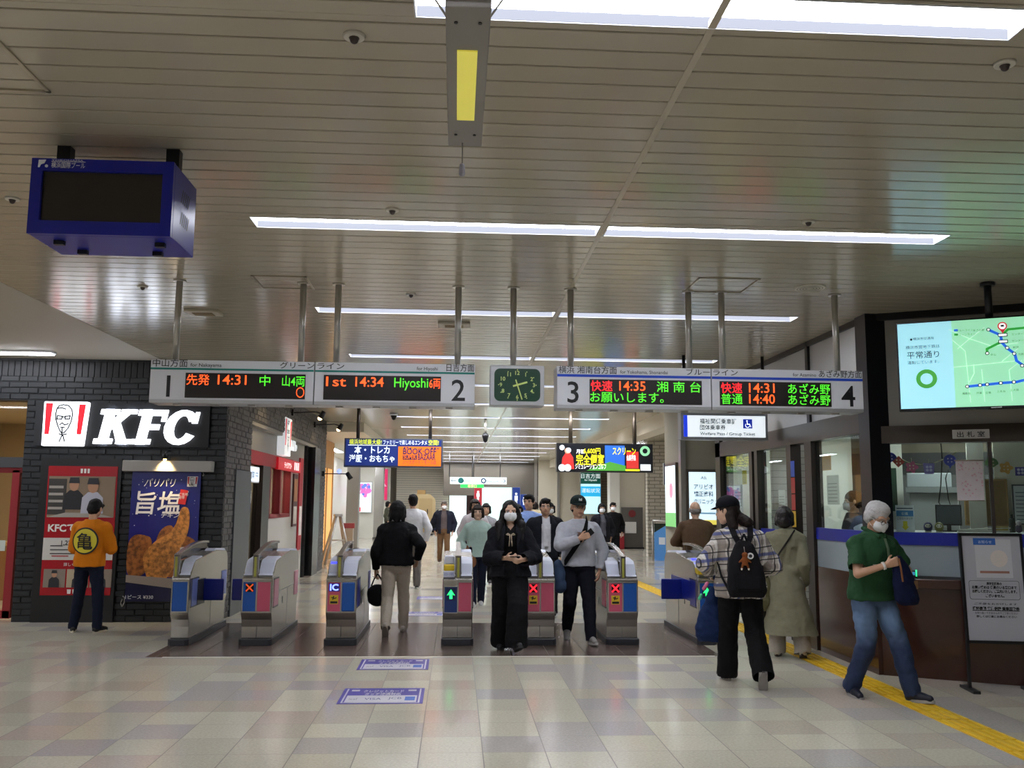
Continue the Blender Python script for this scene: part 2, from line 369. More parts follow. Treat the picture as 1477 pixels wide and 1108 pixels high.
p = MB(); p.box(XS-.3, XS-.06, 20.0, 20.2, 0, 2.79); p.box(XS-.3, XS+.06, 20.4, 21.2, 0, 2.79)
struct('trim_black_post', p, M('gloss black post', '#0c0d10', .25))
wf = MB(); wf.box(XS-.26, XS-.1, 15.75, 16.35, 0, 2.2)
struct('trim_door_post', wf, M('dark brown post', '#241a17', .35))
w_ = struct('window_1', MB().box(XS-.2, XS-.19, 14.3, 15.75, 0.02, 2.2), glass_material('shop side glass'))
w_ = struct('window_2', MB().box(XS-.2, XS-.19, 16.4, 18.4, 1.36, 2.2), glass_material('order window glass'))
fr = MB(); fr.box(XS-.24, XS-.1, 16.36, 16.44, 1.32, 2.22); fr.box(XS-.24, XS-.1, 18.34, 18.42, 1.32, 2.22); fr.box(XS-.24, XS-.1, 16.36, 18.42, 1.3, 1.37); fr.box(XS-.24, XS-.1, 17.3, 17.42, 1.32, 2.22)
struct('window_frame', fr, flat('#7d1b22'))
# inside of the shop
r = MB(); r.box(-8.2, -3.4, 17.0, 17.2, 0, 2.95); r.box(-8.4, -8.2, 13.0, 17.2, 0, 2.95)
struct('wall_shop_inside', r, M('tan plywood', '#b3a285', .6, noise=.08, nscale=4))
struct('ceiling_shop', MB().box(-8.2, -3.4, 13.0, 17.2, 2.95, 3.05), flat('#c4b89e'))
r = MB(); r.box(-7.5, -3.5, 17.2, 21, 2.6, 2.7); r.box(-5.0, -4.9, 17.2, 21, 0, 2.6); r.box(-5.0, -3.4, 20.9, 21, 0, 2.6)
struct('wall_kitchen', r, flat('#cfc6b4'))
def area(name, loc, size, power, col, rot=(0, 0, 0), sy=None, parent=None):
    l = bpy.data.lights.new(name, 'AREA'); l.energy = power; l.color = col; l.size = size
    if sy: l.shape = 'RECTANGLE'; l.size_y = sy
    o = bpy.data.objects.new(name, l); COL.objects.link(o); o.location = loc; o.rotation_euler = rot
    if parent: o.parent = parent
    return o
for i, (x, y, n_) in enumerate(((-6.2, 13.9, 'by the door'), (-5.0, 15.4, 'further in'))):
    t = thing('downlight', 'warm round downlight inside the fried chicken shop, '+n_, 'downlight', (x, y, 2.95), 0, 'shop downlights')
    MB().cyl((0, 0, -.02), (0, 0, 0), .09).build('bezel', PAN, t); MB().cyl((0, 0, -.03), (0, 0, -.02), .07).build('bulb', glow('warm bulb', '#ffd9a0', 12), t)
    area('downlight_glow', (0, 0, -.06), .25, 60, (1, .86, .66), parent=t)
t = thing('counter', 'pale wooden counter inside the shop door at far left', 'counter', (-7.0, 15.6, 0))
MB().box(-1, 1, -.25, .25, .86, .92).build('worktop', M('pale wood', '#c09a66', .4, noise=.1, nscale=8), t); MB().box(-.95, .95, -.22, .22, 0, .86).build('front', M('brown wood', '#8a6238', .5, noise=.1, nscale=8), t)
t = thing('ceiling_light', 'white strip light inside the order window of the shop', 'ceiling light', (-4.2, 18.2, 2.6))
MB().box(-.5, .5, -1.6, 1.6, -.05, 0).build('housing', PAN, t); MB().box(-.45, .45, -1.5, 1.5, -.06, -.05).build('diffuser', glow('white lamp', '#fff4e2', 9), t)
for i in range(3):
    t = thing('shelf_unit', 'stocked shelf unit inside the shop side windows, %s' % ('beside the grey steel door', 'behind the brown post', 'behind the red order window')[i], 'shelf', (-4.3, 14.7+i*1.5, 0), PI/2)
    fr = MB(); fr.box(-.6, .6, .16, .18, 0, 2.1)
    for z in (.1, .6, 1.05, 1.5, 1.95): fr.box(-.6, .6, -.16, .18, z, z+.03)
    fr.build('rack', flat('#cfcac0'), t)
    for z in (.63, 1.08, 1.53):
        mb = MB()
        for q in range(7): x = -.55+q*.16; mb.box(x, x+rnd.uniform(.09, .14), -.12, .1, z, z+rnd.uniform(.15, .36))
        mb.build('cartons', flat(rnd.choice(['#c8c0b0', '#8d3b33', '#e0dcd2', '#b58a4a'])), t)
# automatic door at far left
d = MB(); d.box(-7.7, -5.83, YF+.02, YF+.2, 2.03, 2.17); struct('trim_door_header', d, CHARCOAL)
struct('window_3', MB().box(-7.7, -5.84, YF+.1, YF+.11, 2.17, 2.93), glass_material('transom glass', '#f4f0e6'))
d = MB(); d.box(-7.7, -5.84, YF+.05, YF+.16, 1.96, 2.04); d.box(-5.98, -5.88, YF+.05, YF+.16, .04, 2.0); d.box(-7.7, -5.88, YF+.05, YF+.16, .04, .14)
do = struct('door_1', d, flat('#8e1720'), bevel=.004); struct('door_glass', MB().box(-7.6, -5.98, YF+.1, YF+.11, .14, 1.96), glass_material('door glass', '#f6f2ea'), do)
MB().box(-6.12, -6.0, YF+.045, YF+.05, .92, 1.06).build('door_sticker', flat('#c7d2cc'), do)

# ---------------------------------------------------------------- far left side of the concourse
CREAM = M('cream wall panel', '#d6cfbb', .45, noise=.03, nscale=1); PALE = M('pale wall panel', '#dcdcd2', .4)
struct('ceiling_bulkhead_left', MB().box(-4.8, -2.25, 22.4, 42, 3.28, CEIL), CREAM)
struct('ceiling_bulkhead_right', MB().box(4.3, 4.7, 17.4, 46, 3.2, CEIL), CREAM)
struct('wall_left_far', MB().box(-4.9, -4.65, 27, 41, 0, 3.3), PALE)
struct('wall_left_shop', MB().box(-4.6, -3.6, 27, 27.2, 0, 3.3), CREAM)
w_ = MB(); w_.box(-3.75, -3.55, 22.5, 27, 0, 3.28); struct('wall_wood_shop', w_, stripe_material('honey wood boards', '#c08a45', '#a06c30', 'y', .55, .08))
t = thing('shop_window', 'warm lit shop window between the brick corner and the steel column', 'window', (-3.55, 24.6, 0), PI/2)
MB().box(-1.9, 1.9, -.03, 0, .3, 2.5).build('pane', lit('#d9a35c', .9), t)
m_ = MB()
for x in (-1.9, -.6, .7, 1.9): m_.box(x-.04, x+.04, -.06, 0, .2, 2.6)
m_.box(-1.95, 1.95, -.06, 0, 2.5, 2.62); m_.build('frame', M('light oak', '#b98f58', .5), t)
struct('wall_poster_bay', MB().box(-6, -2.9, 41, 41.2, 0, 3.3), PALE)
for x, y, n_ in ((-3.35, 30.5, 'beside the warm shop window'), (-3.25, 39.6, 'right of the floral poster')):
    t = thing('steel_column', 'square steel column on the far left side, '+n_, 'column', (x, y, 0), 0, 'steel columns')
    MB().box(-.2, .2, -.2, .2, .1, 3.28).build('shaft', STEEL, t, bevel=.02); MB().box(-.22, .22, -.22, .22, 0, .1).build('base', M('dark steel', '#5c5a57', .4, .7), t)
SHUT = stripe_material('pale roller shutter', '#ded7c4', '#a09988', 'z', .115, .14)
struct('wall_far_shutter', MB().box(-3.0, -.35, 47, 47.2, 0, 3.5), SHUT)
struct('wall_far', MB().box(-8, 10, 48, 48.2, 0, CEIL), flat('#a39b88'))
q = at(640, 690, 45); e0 = at(648, 715, 45); e1 = at(695, 715, 45); e2 = at(776, 690, 45)
struct('ceiling_entrance', MB().box(q.x, e2.x, 44.5, 47, at(700, 715, 45).z, CEIL), flat('#5d564b'))
struct('wall_passage_glow', MB().box(e0.x, at(673, 724, 46).x, 46.6, 46.8, 0, 2.2), lit('#e6f4f4', 1.1))  # wall glows: light of the bright doorway is put in its material
struct('wall_passage_side', MB().box(at(673, 724, 46).x, at(686, 724, 46).x, 45.6, 46.6, 0, 2.2), flat('#4a2a2c'))
struct('wall_milky', MB().box(at(695, 724, 44).x, at(738, 724, 44).x, 44, 44.15, 0, at(700, 703, 44).z), lit('#cfe6e0', .75))
struct('wall_dark_shutter', MB().box(at(750, 724, 46).x, at(778, 724, 46).x, 46, 46.2, 0, 3.3), stripe_material('dark shutter', '#8c8370', '#625b4d', 'z', .115, .2))
x0 = at(777, 724, 42).x
struct('wall_far_panels', MB().box(x0, at(838, 724, 42).x, 42, 42.3, 0, CEIL), CREAM)
struct('wall_far_right', MB().box(at(836, 724, 40).x, at(884, 724, 40).x, 40, 40.2, 0, CEIL), flat('#a39b86'))
struct('wall_far_shutter_right', MB().box(at(866, 724, 39.8).x, at(882, 724, 39.8).x, 39.8, 39.95, 0, 2.9), stripe_material('olive shutter', '#7c7360', '#5a5345', 'z', .115, .2))
struct('wall_pillar_white', MB().box(at(880, 724, 33).x, at(894, 724, 33).x, 33, 33.6, 0, CEIL), PALE)
struct('wall_right_panel', MB().box(at(893, 724, 33).x, at(932, 724, 33).x, 33.2, 33.4, 0, CEIL), CREAM)
TILEW = brick_material('glazed white tile', '#c3bdad', '#b8b2a2', '#7f7a6d', 'x', .34, .11, .3, .5, .012)
struct('wall_tile', MB().box(at(934, 724, 28).x, 8.6, 28, 28.3, 0, CEIL), TILEW)
struct('wall_right_corridor', MB().box(8.4, 8.6, 14.8, 28, 0, CEIL), TILEW)
for px in (806, 773):
    v = at(px, 700, 41.8); struct('trim_joint', MB().box(v.x-.06, v.x+.06, 41.9, 42, 0, CEIL), STEEL)

# ---------------------------------------------------------------- ticket office: glazed side along x = 4.12, glazed front turned 28 degrees
FRAME = M('bronze frame', '#3e3834', .35, .6); BLACKF = M('blue-black pillar', '#0d1018', .35); HEADER = M('brushed bronze header', '#4a433c', .3, .8, noise=.04, nscale=20)
MARB = M('brown marble', '#40241c', .14, noise=.35, nscale=5, coat=.3); FROST = M('frosted panel', '#8f9ba0', .3); BLUE = M('cobalt strip', '#0b1f8f', .35); GREYP = M('warm grey panel', '#8a867e', .4)
GL = glass_material('office glass', '#eef6f4', .01, .8)
XA = 4.12
struct('trim_corner_pillar', MB().box(XA-.06, XA+.14, 8.76, 9.0, .93, CEIL), BLACKF)
b = MB(); b.box(XA-.05, XA+.1, 9.0, 14.2, 2.34, 2.56); struct('trim_header_side', b, HEADER)
b = MB()
for y in (10.4, 12.45, 14.1): b.box(XA-.03, XA+.06, y-.04, y+.04, 2.56, CEIL)
b.box(XA-.03, XA+.06, 9.0, 14.2, CEIL-.06, CEIL); struct('trim_upper_mullions', b, DARK)
struct('window_4', MB().box(XA, XA+.02, 9.0, 14.1, 2.56, CEIL-.05), M('frosted upper glazing', '#b2b3b2', .25))
b = MB(); b.box(XA-.05, XA+.08, 10.3, 10.5, 0, 2.34); b.box(XA-.05, XA+.08, 10.95, 11.1, 0, 2.34); b.box(XA-.05, XA+.08, 12.2, 12.32, 0, 2.34); b.box(XA-.05, XA+.08, 12.42, 12.55, 0, 2.34); b.box(XA-.05, XA+.08, 13.95, 14.2, 0, CEIL)
struct('trim_mullions_side', b, FRAME)
struct('window_5', MB().box(XA, XA+.012, 9.0, 10.3, 1.35, 2.34), GL); struct('window_6', MB().box(XA, XA+.012, 11.1, 12.2, .1, 2.34), GL); struct('window_7', MB().box(XA, XA+.012, 12.55, 13.95, .1, 2.34), GL)
struct('trim_blue_side', MB().box(XA-.02, XA+.03, 9.0, 10.3, 1.23, 1.36), BLUE); struct('trim_frosted_side', MB().box(XA-.01, XA+.02, 9.0, 10.3, .93, 1.23), FROST)
b = MB(); b.box(XA-.02, XA+.03, 11.1, 12.2, 1.18, 1.3); struct('trim_blue_door', b, BLUE)
struct('wall_office_base_side', MB().box(XA-.03, XA+.3, 8.84, 10.35, 0, .93), MARB)
TH = math.atan2(-.53, 1); OB = (4.13, 8.83, 0)
def officeB(name, mb, m, bevel=0):
    o = mb.build(name, m, None, OB, (0, 0, TH), bevel=bevel); o['kind'] = 'structure'; return o
officeB('wall_office_base', MB().box(0, 5, 0, .35, 0, .84), MARB); officeB('trim_counter_ledge', MB().box(-.02, 5, -.12, .35, .84, .93), MARB, .008)
officeB('trim_frosted_front', MB().box(.06, 5, .02, .05, .95, 1.24), FROST); officeB('trim_blue_front', MB().box(.06, 5, 0, .06, 1.24, 1.36), BLUE)
officeB('window_8', MB().box(.06, 5, .02, .032, 1.36, 2.23), GL); officeB('trim_header_front', MB().box(.06, 5, -.04, .12, 2.22, 2.39), HEADER)
officeB('wall_office_front', MB().box(.1, 5, 0, .1, 2.39, CEIL-.05), GREYP); officeB('trim_top_front', MB().box(0, 5, -.04, .1, CEIL-.07, CEIL), DARK)
officeB('trim_mullion_front', MB().box(1.0, 1.03, -.02, .1, 1.36, 2.23), FRAME)
# pier with light boxes beyond the office
pa, pb = at(984, 724, 16).x, at(1047, 724, 16).x
struct('wall_pier', MB().box(pa, pb, 16, 17.3, 0, CEIL), flat('#8e8977')); struct('trim_pier_edge', MB().box(pa-.03, pa+.06, 15.95, 16.1, 0, CEIL), STEEL)
struct('wall_office_end', MB().box(pb-.02, pb+.1, 14.2, 15.98, 0, CEIL), FRAME)
OFF = flat('#d9d6c8')
b = MB(); b.box(XA+.05, 9, 13.4, 13.6, 0, 2.8); struct('wall_office_back', b, OFF)
struct('wall_office_right', MB().box(9, 9.2, 6.2, 13.6, 0, 2.8), OFF); struct('ceiling_office', MB().slab([(4.2, 9.0), (9.2, 6.35), (9.2, 13.6), (4.2, 13.6)], 2.62, 2.7), flat('#d7d7d0'))
struct('floor_office', MB().slab([(4.45, 9.0), (9.2, 6.5), (9.2, 13.4), (4.45, 13.4)], 0, .14), flat('#8c8880'))
for i, (x, y) in enumerate(((5.6, 9.6), (6.6, 11.6), (5.2, 12.4))):
    t = thing('ceiling_light', 'white lamp panel inside the ticket office, '+('over the counter', 'towards the back wall', 'above the side door')[i], 'ceiling light', (x, y, 2.62), 0, 'office lamps')
    MB().box(-.6, .6, -.15, .15, -.03, 0).build('housing', PAN, t); MB().box(-.58, .58, -.13, .13, -.04, -.03).build('diffuser', glow('office lamp', '#f4fbff', 24), t)
# yellow guide path
ty = MB()
def bar(cx, cy, L, wd, ang, z1=.009):
    c_, s2 = math.cos(ang), math.sin(ang); pts = [(cx+c_*u-s2*v, cy+s2*u+c_*v) for u, v in ((-wd/2, -L/2), (wd/2, -L/2), (wd/2, L/2), (-wd/2, L/2))]; ty.slab(pts, .003, z1)
YEL = M('yellow guide tile', '#cfa61c', .5, noise=.12, nscale=9)
base = MB()
TX = 3.67
base.slab([(TX, 4), (TX+.27, 4), (TX+.27, 11.2), (TX, 11.2)], -.02, .004)
base.slab([(TX, 11.2), (TX+.27, 11.2), (3.84, 21), (3.57, 21)], -.02, .004)
for i in range(24):
    for j in range(4): bar(TX+.035+.07*j, 4.15+.3*i, .27, .032, 0)
for i in range(32):
    f_ = (i+.5)/32
    for j in range(4): bar(TX+.035+.07*j-.1*f_, 11.2+9.8*f_, .27, .032, math.atan2(.1, 9.8))
t = thing('guide_path', 'yellow ribbed tactile guide path along the ticket office', 'tactile paving', (0, 0, 0))
base.build('tile', YEL, t); ty.build('ribs', M('yellow rib', '#e0b81f', .45, noise=.1, nscale=9), t)
# lamps added to brighten the far walls and side bays
for x, y, n_ in ((-3.9, 30, 'above the pale left wall, nearer'), (-3.9, 35, 'above the pale left wall, middle'), (-3.6, 39, 'before the floral poster wall')):
    t = thing('ceiling_light', 'added fill strip under the left bulkhead '+n_, 'ceiling light', (x, y, 3.28), 0, 'added left bay lights')
    MB().box(-.12, .12, -1.2, 1.2, -.04, 0).build('housing', PAN, t); MB().box(-.1, .1, -1.15, 1.15, -.05, -.04).build('diffuser', TUBE, t)
for x, y, n_ in ((-2.4, 44.2, 'before the far pale shutter'), (6.6, 17, 'nearest the office pier'), (6.6, 22, 'before the white tiled wall'), (6.4, 30, 'before the grey cabinet')):  # further added lamps, lifting the far shutter and the right bays
    t = thing('ceiling_light', 'added fill strip on the ceiling of a side bay, '+n_, 'ceiling light', (x, y, CEIL), 0, 'added side bay lights')
    MB().box(-1.2, 1.2, -.12, .12, -.04, 0).build('housing', PAN, t); MB().box(-1.15, 1.15, -.1, .1, -.05, -.04).build('diffuser', TUBE, t)
# ================================================================ HANGING SIGNS
WHITE = M('white sign face', '#d9dbe0', .35); INK = flat('#101114', .5); SILVER = M('silver sign case', '#b9bbbd', .35, .6); POLE = M('satin pole', '#c3bfb6', .28, .7)
LEDP = M('led panel', '#1a1210', .4); LORA = glow('orange led', '#ff5a22', 1.5); LGRN = glow('green led', '#4fe02c', 1.1); LRED = glow('red led', '#ff242a', 1.5)
TEAL = flat('#0f7f74'); BLUL = flat('#1747c4')
SY = 7.85
def poles(t, xs, O, ytop=CEIL, z0=None, m=POLE, r=.028, name='hanging_pole', fl=.055):
    for x in xs:
        mb = MB().cyl((x-O[0], .13, (z0 or 0)), (x-O[0], .13, ytop-O[2]), r, n=16); mb.cyl((x-O[0], .13, ytop-O[2]-.012), (x-O[0], .13, ytop-O[2]), fl, n=20); mb.build(name, m, t)
def board(label, x0, x1, stripe, dx0, dx1, num, nx, pole_px, prints, leds):
    O = ((x0+x1)/2, SY, 2.43); t = thing('platform_sign', label, 'sign', O, 0, 'platform signs over the gates')
    a, b_ = x0-O[0]+.002, x1-O[0]-.002
    MB().box(a, b_, 0, .25, 0, .37).build('cabinet', SILVER, t, bevel=.006)
    MB().box(a+.004, b_-.004, -.006, .004, .03, .366).build('sign_face', WHITE, t)
    MB().box(a+.004, b_-.004, -.009, -.004, .283-(.006 if stripe is BLUL else 0), .299).build('stripe', stripe, t)
    MB().box(dx0-O[0], dx1-O[0], -.012, -.004, .045, .258).build('led_panel', LEDP, t)
    mb = MB(); mb.text(num, nx-O[0], .052, .262, -.0085, bold=.008)
    for s, x, h, al, wd in prints: mb.text(s, x-O[0], .312, h, -.0085, wd, al, .004)
    mb.build('lettering', INK, t)
    for m in (LORA, LGRN, LRED):
        mb = MB()
        for mm, s, xa, xb, row, h in leds:
            if mm is m: mb.text(s, xa-O[0], (.162 if row == 0 else .065), h, -.0135, xb-xa, 'l', .003)
        if mb.v: mb.build('led_text', m, t)
    poles(t, [at(p, 520, SY+.13).x for p in pole_px], O, z0=.37)
    for q in range(4): x = a+(b_-a)*(.15+.23*q); MB().box(x-.03, x+.03, .08, .14, -.012, 0).build('clip', STEEL, t)
    return t
board('white hanging board with number 1, orange time 14:31 and teal stripe', -2.6, -1.222, TEAL, -2.3, -1.295, '1', -2.44, (253, 434),
      [('中山方面', -2.58, .072, 'l', .29), ('for Nakayama', -2.265, .042, 'l', .26), ('グリーン', -1.225, .062, 'r', .29)],
      [(LORA, '先発', -2.29, -2.1, 0, .1), (LORA, '14:31', -2.03, -1.79, 0, .118), (LGRN, '中', -1.68, -1.59, 0, .1), (LGRN, '山4両', -1.49, -1.3, 0, .1), (LORA, '〇', -1.37, -1.3, 1, .1)])
board('white hanging board with number 2, green destination and teal stripe', -1.222, .155, TEAL, -1.14, -.14, '2', .01, (485, 660),
      [('ライン', -1.2, .062, 'l', .23), ('for Hiyoshi', -.17, .042, 'r', .18), ('日吉方面', .145, .072, 'r', .24)],
      [(LORA, '1st', -1.12, -.95, 0, .118), (LORA, '14:34', -.87, -.63, 0, .118), (LGRN, 'Hiyoshi', -.54, -.25, 0, .118), (LORA, '6両', -.24, -.145, 0, .1)])
board('white hanging board with number 3, two lit rows and blue stripe', .862, 2.228, BLUL, 1.15, 2.14, '3', 1.005, (823, 994),
      [('横浜 湘南台方面', .88, .07, 'l', .51), ('for Yokohama, Shonandai', 1.42, .042, 'l', .42), ('ブルー', 2.215, .062, 'r', .21)],
      [(LRED, '快速', 1.16, 1.35, 0, .1), (LORA, '14:35', 1.41, 1.64, 0, .118), (LGRN, '湘 南 台', 1.74, 2.13, 0, .1), (LGRN, 'お願いします。', 1.155, 1.8, 1, .1)])
board('white hanging board with number 4, two red and green rows and blue stripe', 2.228, 3.597, BLUL, 2.3, 3.3, '4', 3.455, (1042, 1207),
      [('ライン', 2.245, .062, 'l', .22), ('for Azamino', 3.17, .042, 'r', .21), ('あざみ野方面', 3.585, .07, 'r', .39)],
      [(LRED, '快速', 2.31, 2.5, 0, .1), (LORA, '14:31', 2.56, 2.79, 0, .118), (LGRN, 'あざみ野', 2.91, 3.29, 0, .1), (LGRN, '普通', 2.31, 2.5, 1, .1), (LORA, '14:40', 2.56, 2.79, 1, .118), (LGRN, 'あざみ野', 2.91, 3.29, 1, .1)])
# clock
O = (.52, SY, 2.45); t = thing('clock', 'green faced hanging wall clock between the two platform boards', 'clock', O)
def rrect(x0, x1, z0, z1, r, n=6):
    pts = []
    for cx, cz, a0 in ((x1-r, z1-r, 0), (x0+r, z1-r, PI/2), (x0+r, z0+r, PI), (x1-r, z0+r, 1.5*PI)):
        for i in range(n+1): a = a0+PI/2*i/n; pts.append((cx+r*math.cos(a), cz+r*math.sin(a)))
    return pts
MB().box(-.235, .235, 0, .2, 0, .35).build('case', SILVER, t, bevel=.008)
MB().prism(rrect(-.2, .2, .035, .32, .05), -.006, .002).build('dial', M('green dial', '#16402b', .25), t)
CY = flat('#c4dc7c'); cz = .177; mb = MB()
for i in range(1, 13):
    a = PI/2-i*PI/6; mb = MB(); mb.text(str(i), .128*math.cos(a)*1.12, cz+.105*math.sin(a)-.016, .048, -.0085, bold=.015); mb.build('numeral', CY, t); MB().disc(.155*math.cos(a)*1.05, cz+.132*math.sin(a), -.009, .005, n=8).build('hour_dot', CY, t)
ah, am = PI/2-(2+27/60)*PI/6, PI/2-27*PI/30
MB().stroke([(-.035*math.cos(ah), cz-.035*math.sin(ah)), (.085*math.cos(ah), cz+.085*math.sin(ah))], .016, -.011).build('hour_hand', CY, t)
MB().stroke([(-.045*math.cos(am), cz-.045*math.sin(am)), (.13*math.cos(am), cz+.13*math.sin(am))], .011, -.013).build('minute_hand', CY, t)
poles(t, [.49], O, z0=.35)

# lit direction sign for passes, hung by two dark rods
P0, P1 = at(985, 597, 9.6), at(1106, 632, 9.6); O = ((P0.x+P1.x)/2, 9.6, P1.z); wd, ht = P1.x-P0.x, P0.z-P1.z; SC = 11.45/9.6; OS = at(1045.5, 632, 11.45)
t = thing('pass_sign', 'small lit white sign with blue edge and wheelchair symbol below board four', 'sign', OS); t.scale = (SC, SC, SC)
MB().box(-wd/2-.02, wd/2+.02, 0, .14, -.02, ht+.02).build('case', M('grey case', '#8b8d90', .35, .4), t, bevel=.006)
MB().box(-wd/2+.01, wd/2-.01, -.004, .004, .01, ht-.01).build('lit_face', lit('#e4edf2', .85), t)
MB().box(-wd/2+.01, -wd/2+.05, -.006, .002, .01, ht-.01).build('blue_edge', lit('#1638d0', .8), t)
mb = MB(); mb.text('福祉関係乗車証', -.27, .155, .062, -.007, .4, 'l', .016); mb.text('団体乗車券', -.27, .09, .058, -.007, .28, 'l', .016); mb.text('Welfare Pass / Group Ticket', -.27, .03, .046, -.007, .6, 'l', .014); mb.build('lettering', flat('#27343c'), t)
MB().box(.2, .3, -.006, .002, .105, .205).build('symbol_plate', lit('#0f2a9c', .7), t)
mb = MB().disc(.243, .187, -.009, .008, n=10); mb.stroke([(.243, .178), (.246, .15), (.27, .15), (.282, .122)], .009, -.009); mb.ring(.247, .138, -.009, .019, .026, n=20, a0=2.4, a1=6.0); mb.build('symbol', lit('#f2f6fa', 1), t)
for px in (987, 1101):
    x = (at(px, 560, 11.52).x-OS.x)/SC; MB().cyl((x, .07, ht), (x, .07, (CEIL-OS.z)/SC), .018).build('rod', DARK, t)

# ================================================================ CEILING FITTINGS
t = thing('screen_box', 'deep blue ceiling box with a dark blank screen at upper left', 'display', (-1.85, 4.68, 2.965))
BOXB = M('deep blue enamel', '#0b1590', .32, spec=.5)
MB().box(-.36, .36, .03, .42, 0, .4).build('case', BOXB, t, bevel=.005)
fr = MB(); fr.box(-.36, .36, 0, .03, 0, .07); fr.box(-.36, .36, 0, .03, .335, .4); fr.box(-.36, -.305, 0, .03, .07, .335); fr.box(.305, .36, 0, .03, .07, .335); fr.build('bezel', BOXB, t)
MB().box(-.305, .305, .018, .03, .07, .335).build('screen', M('blank screen', '#2b2622', .22), t)
for g0 in (.23, .11):
    for i in range(5): z = g0+.0; y = .14+i*.03; MB().add([(.362, y, z), (.362, y+.012, z), (.362, y+.04, z+.075), (.362, y+.028, z+.075)], [(0, 1, 2, 3)]).build('vent_slot', INK, t)
for x in (-.25, -.2, .2, .27):
    MB().box(x-.025, x+.025, .12 if abs(x) > .22 else .3, .15 if abs(x) > .22 else .33, -.022, 0).build('latch', DARK, t)
for x in (-.3, .28):
    m_ = MB().box(x-.05, x+.05, .2, .3, .4, .43); m_.box(x-.035, x+.035, .22, .28, .43, CEIL-2.965); m_.build('bracket', DARK, t)
mb = MB(); mb.text('横浜国際プール', -.26, .352, .034, -.002, .17, 'l', .006); mb.stroke([(-.26, .384), (-.09, .384)], .003, -.002); mb.text('YOKOHAMA', -.26, .387, .012, -.002, .16, 'l'); mb.add([(-.325, -.002, .39), (-.287, -.002, .392), (-.295, -.002, .372), (-.312, -.002, .366), (-.318, -.002, .35), (-.327, -.002, .35)], [(0, 1, 2, 3, 4, 5)]); mb.disc(-.284, .358, -.003, .008, n=12); mb.build('lettering', flat('#e4e6ee'), t)
t = thing('emergency_light', 'narrow grey hanging emergency light with a lit yellow lens at top centre', 'lamp', (.013, 2.5, 2.8))
MB().box(-.056, .056, -.43, .44, 0, .1).build('case', M('grey enamel', '#86817b', .45, .1), t, bevel=.003)
MB().box(-.062, .062, -.47, -.42, .03, .14).build('end_cap', M('light grey enamel', '#a5a19b', .4), t, bevel=.003)
MB().box(-.027, .027, -.22, .22, -.004, .002).build('lens', M('yellow lens', '#cfc64a', .3, emit=.55, noise=.06, nscale=14), t)
for x in (-.03, .03):
    for y in (-.36, .34): MB().cyl((x, y, -.003), (x, y, .001), .005, n=8).build('screw', DARK, t)
mb = MB().cyl((-.008, .41, 0), (-.008, .41, -.07), .0015, n=6); mb.build('cord', flat('#57524c'), t)
MB().caps((-.008, .41, -.08), (-.008, .41, -.105), .009, .011).build('cord_toggle', M('grey toggle', '#8e8b92', .4), t)
for sx in (-1, 1): MB().cyl((sx*.056, -.28, .06), (sx*.36, .1, CEIL-2.8), .003, n=6).build('stay_wire', M('wire', '#9a958c', .4, .6), t)
for y in (-.3, .3): MB().cyl((0, y, .1), (0, y, CEIL-2.8), .012).build('stem', POLE, t)
DET = [(511, 51, 'left of the yellow lens lamp'), (1449, 91, 'below the right end of the nearest light'), (566, 302, 'above the left half of the second light row'), (1166, 319, 'above the right half of the second light row'), (593, 424, 'above board two, left of its pole'), (18, 286, 'beside the blue screen box on its left'), (206, 413, 'below the blue screen box')]
for px, py, n_ in DET:
    p = atz(px, py, CEIL); t = thing('detector', 'small round ceiling detector '+n_, 'detector', (p.x, p.y, CEIL), 0, 'ceiling detectors')
    MB().cyl((0, 0, -.012), (0, 0, 0), .042, .046, 24).build('rim', M('detector white', '#c9c4b8', .4), t); MB().caps((0, 0, -.014), (0, 0, -.02), .022, .018).build('sensor', M('sensor', '#3a2c28', .3), t)
p = atz(1168, 415, CEIL); t = thing('speaker', 'round white ceiling speaker grille above board four', 'speaker', (p.x, p.y, CEIL))
MB().cyl((0, 0, -.01), (0, 0, 0), .13, .135, 32).build('rim', M('speaker white', '#d3cdbf', .45), t); mb = MB()
for r in (.03, .055, .08, .105): mb.add([(r*math.cos(2*PI*i/24), r*math.sin(2*PI*i/24), -.0105) for i in range(24)]+[((r+.008)*math.cos(2*PI*i/24), (r+.008)*math.sin(2*PI*i/24), -.0105) for i in range(24)], [(i, (i+1) % 24, 24+(i+1) % 24, 24+i) for i in range(24)])
mb.build('grille_slots', flat('#7d7769'), t)
for px, py, n_ in ((294, 449, 'right of the black brick corner'), (655, 467, 'just below the third light row')):
    p = atz(px, py, CEIL); t = thing('ceiling_unit', 'small square ceiling vent box '+n_, 'vent', (p.x, p.y, CEIL), 0, 'ceiling vents')
    MB().box(-.17, .17, -.12, .12, -.03, 0).build('frame', M('vent cream', '#b8b09c', .4), t, bevel=.008); MB().box(-.1, .1, -.07, .07, -.034, -.03).build('inlet', flat('#6e5a2c'), t)
def hatch(x0, x1, y0, y1, lab):
    t = thing('ceiling_hatch', lab, 'hatch', ((x0+x1)/2, (y0+y1)/2, CEIL), 0, 'ceiling hatches'); a, b_ = (x1-x0)/2, (y1-y0)/2; mb = MB()
    for r in ((-a, a, -b_, -b_+.018), (-a, a, b_-.018, b_), (-a, -a+.018, -b_, b_), (a-.018, a, -b_, b_)): mb.box(r[0], r[1], r[2], r[3], -.008, 0)
    mb.build('frame', M('hatch rim', '#a79d88', .3, .2), t)
hatch(-1.77, -1.3, 7.73, 8.2, 'square ceiling hatch above board one'); hatch(2.03, 2.56, 7.45, 7.98, 'square ceiling hatch above the gap of boards three and four'); hatch(-2.5, -1.93, 3.5, 4.22, 'ceiling hatch in the top left corner')
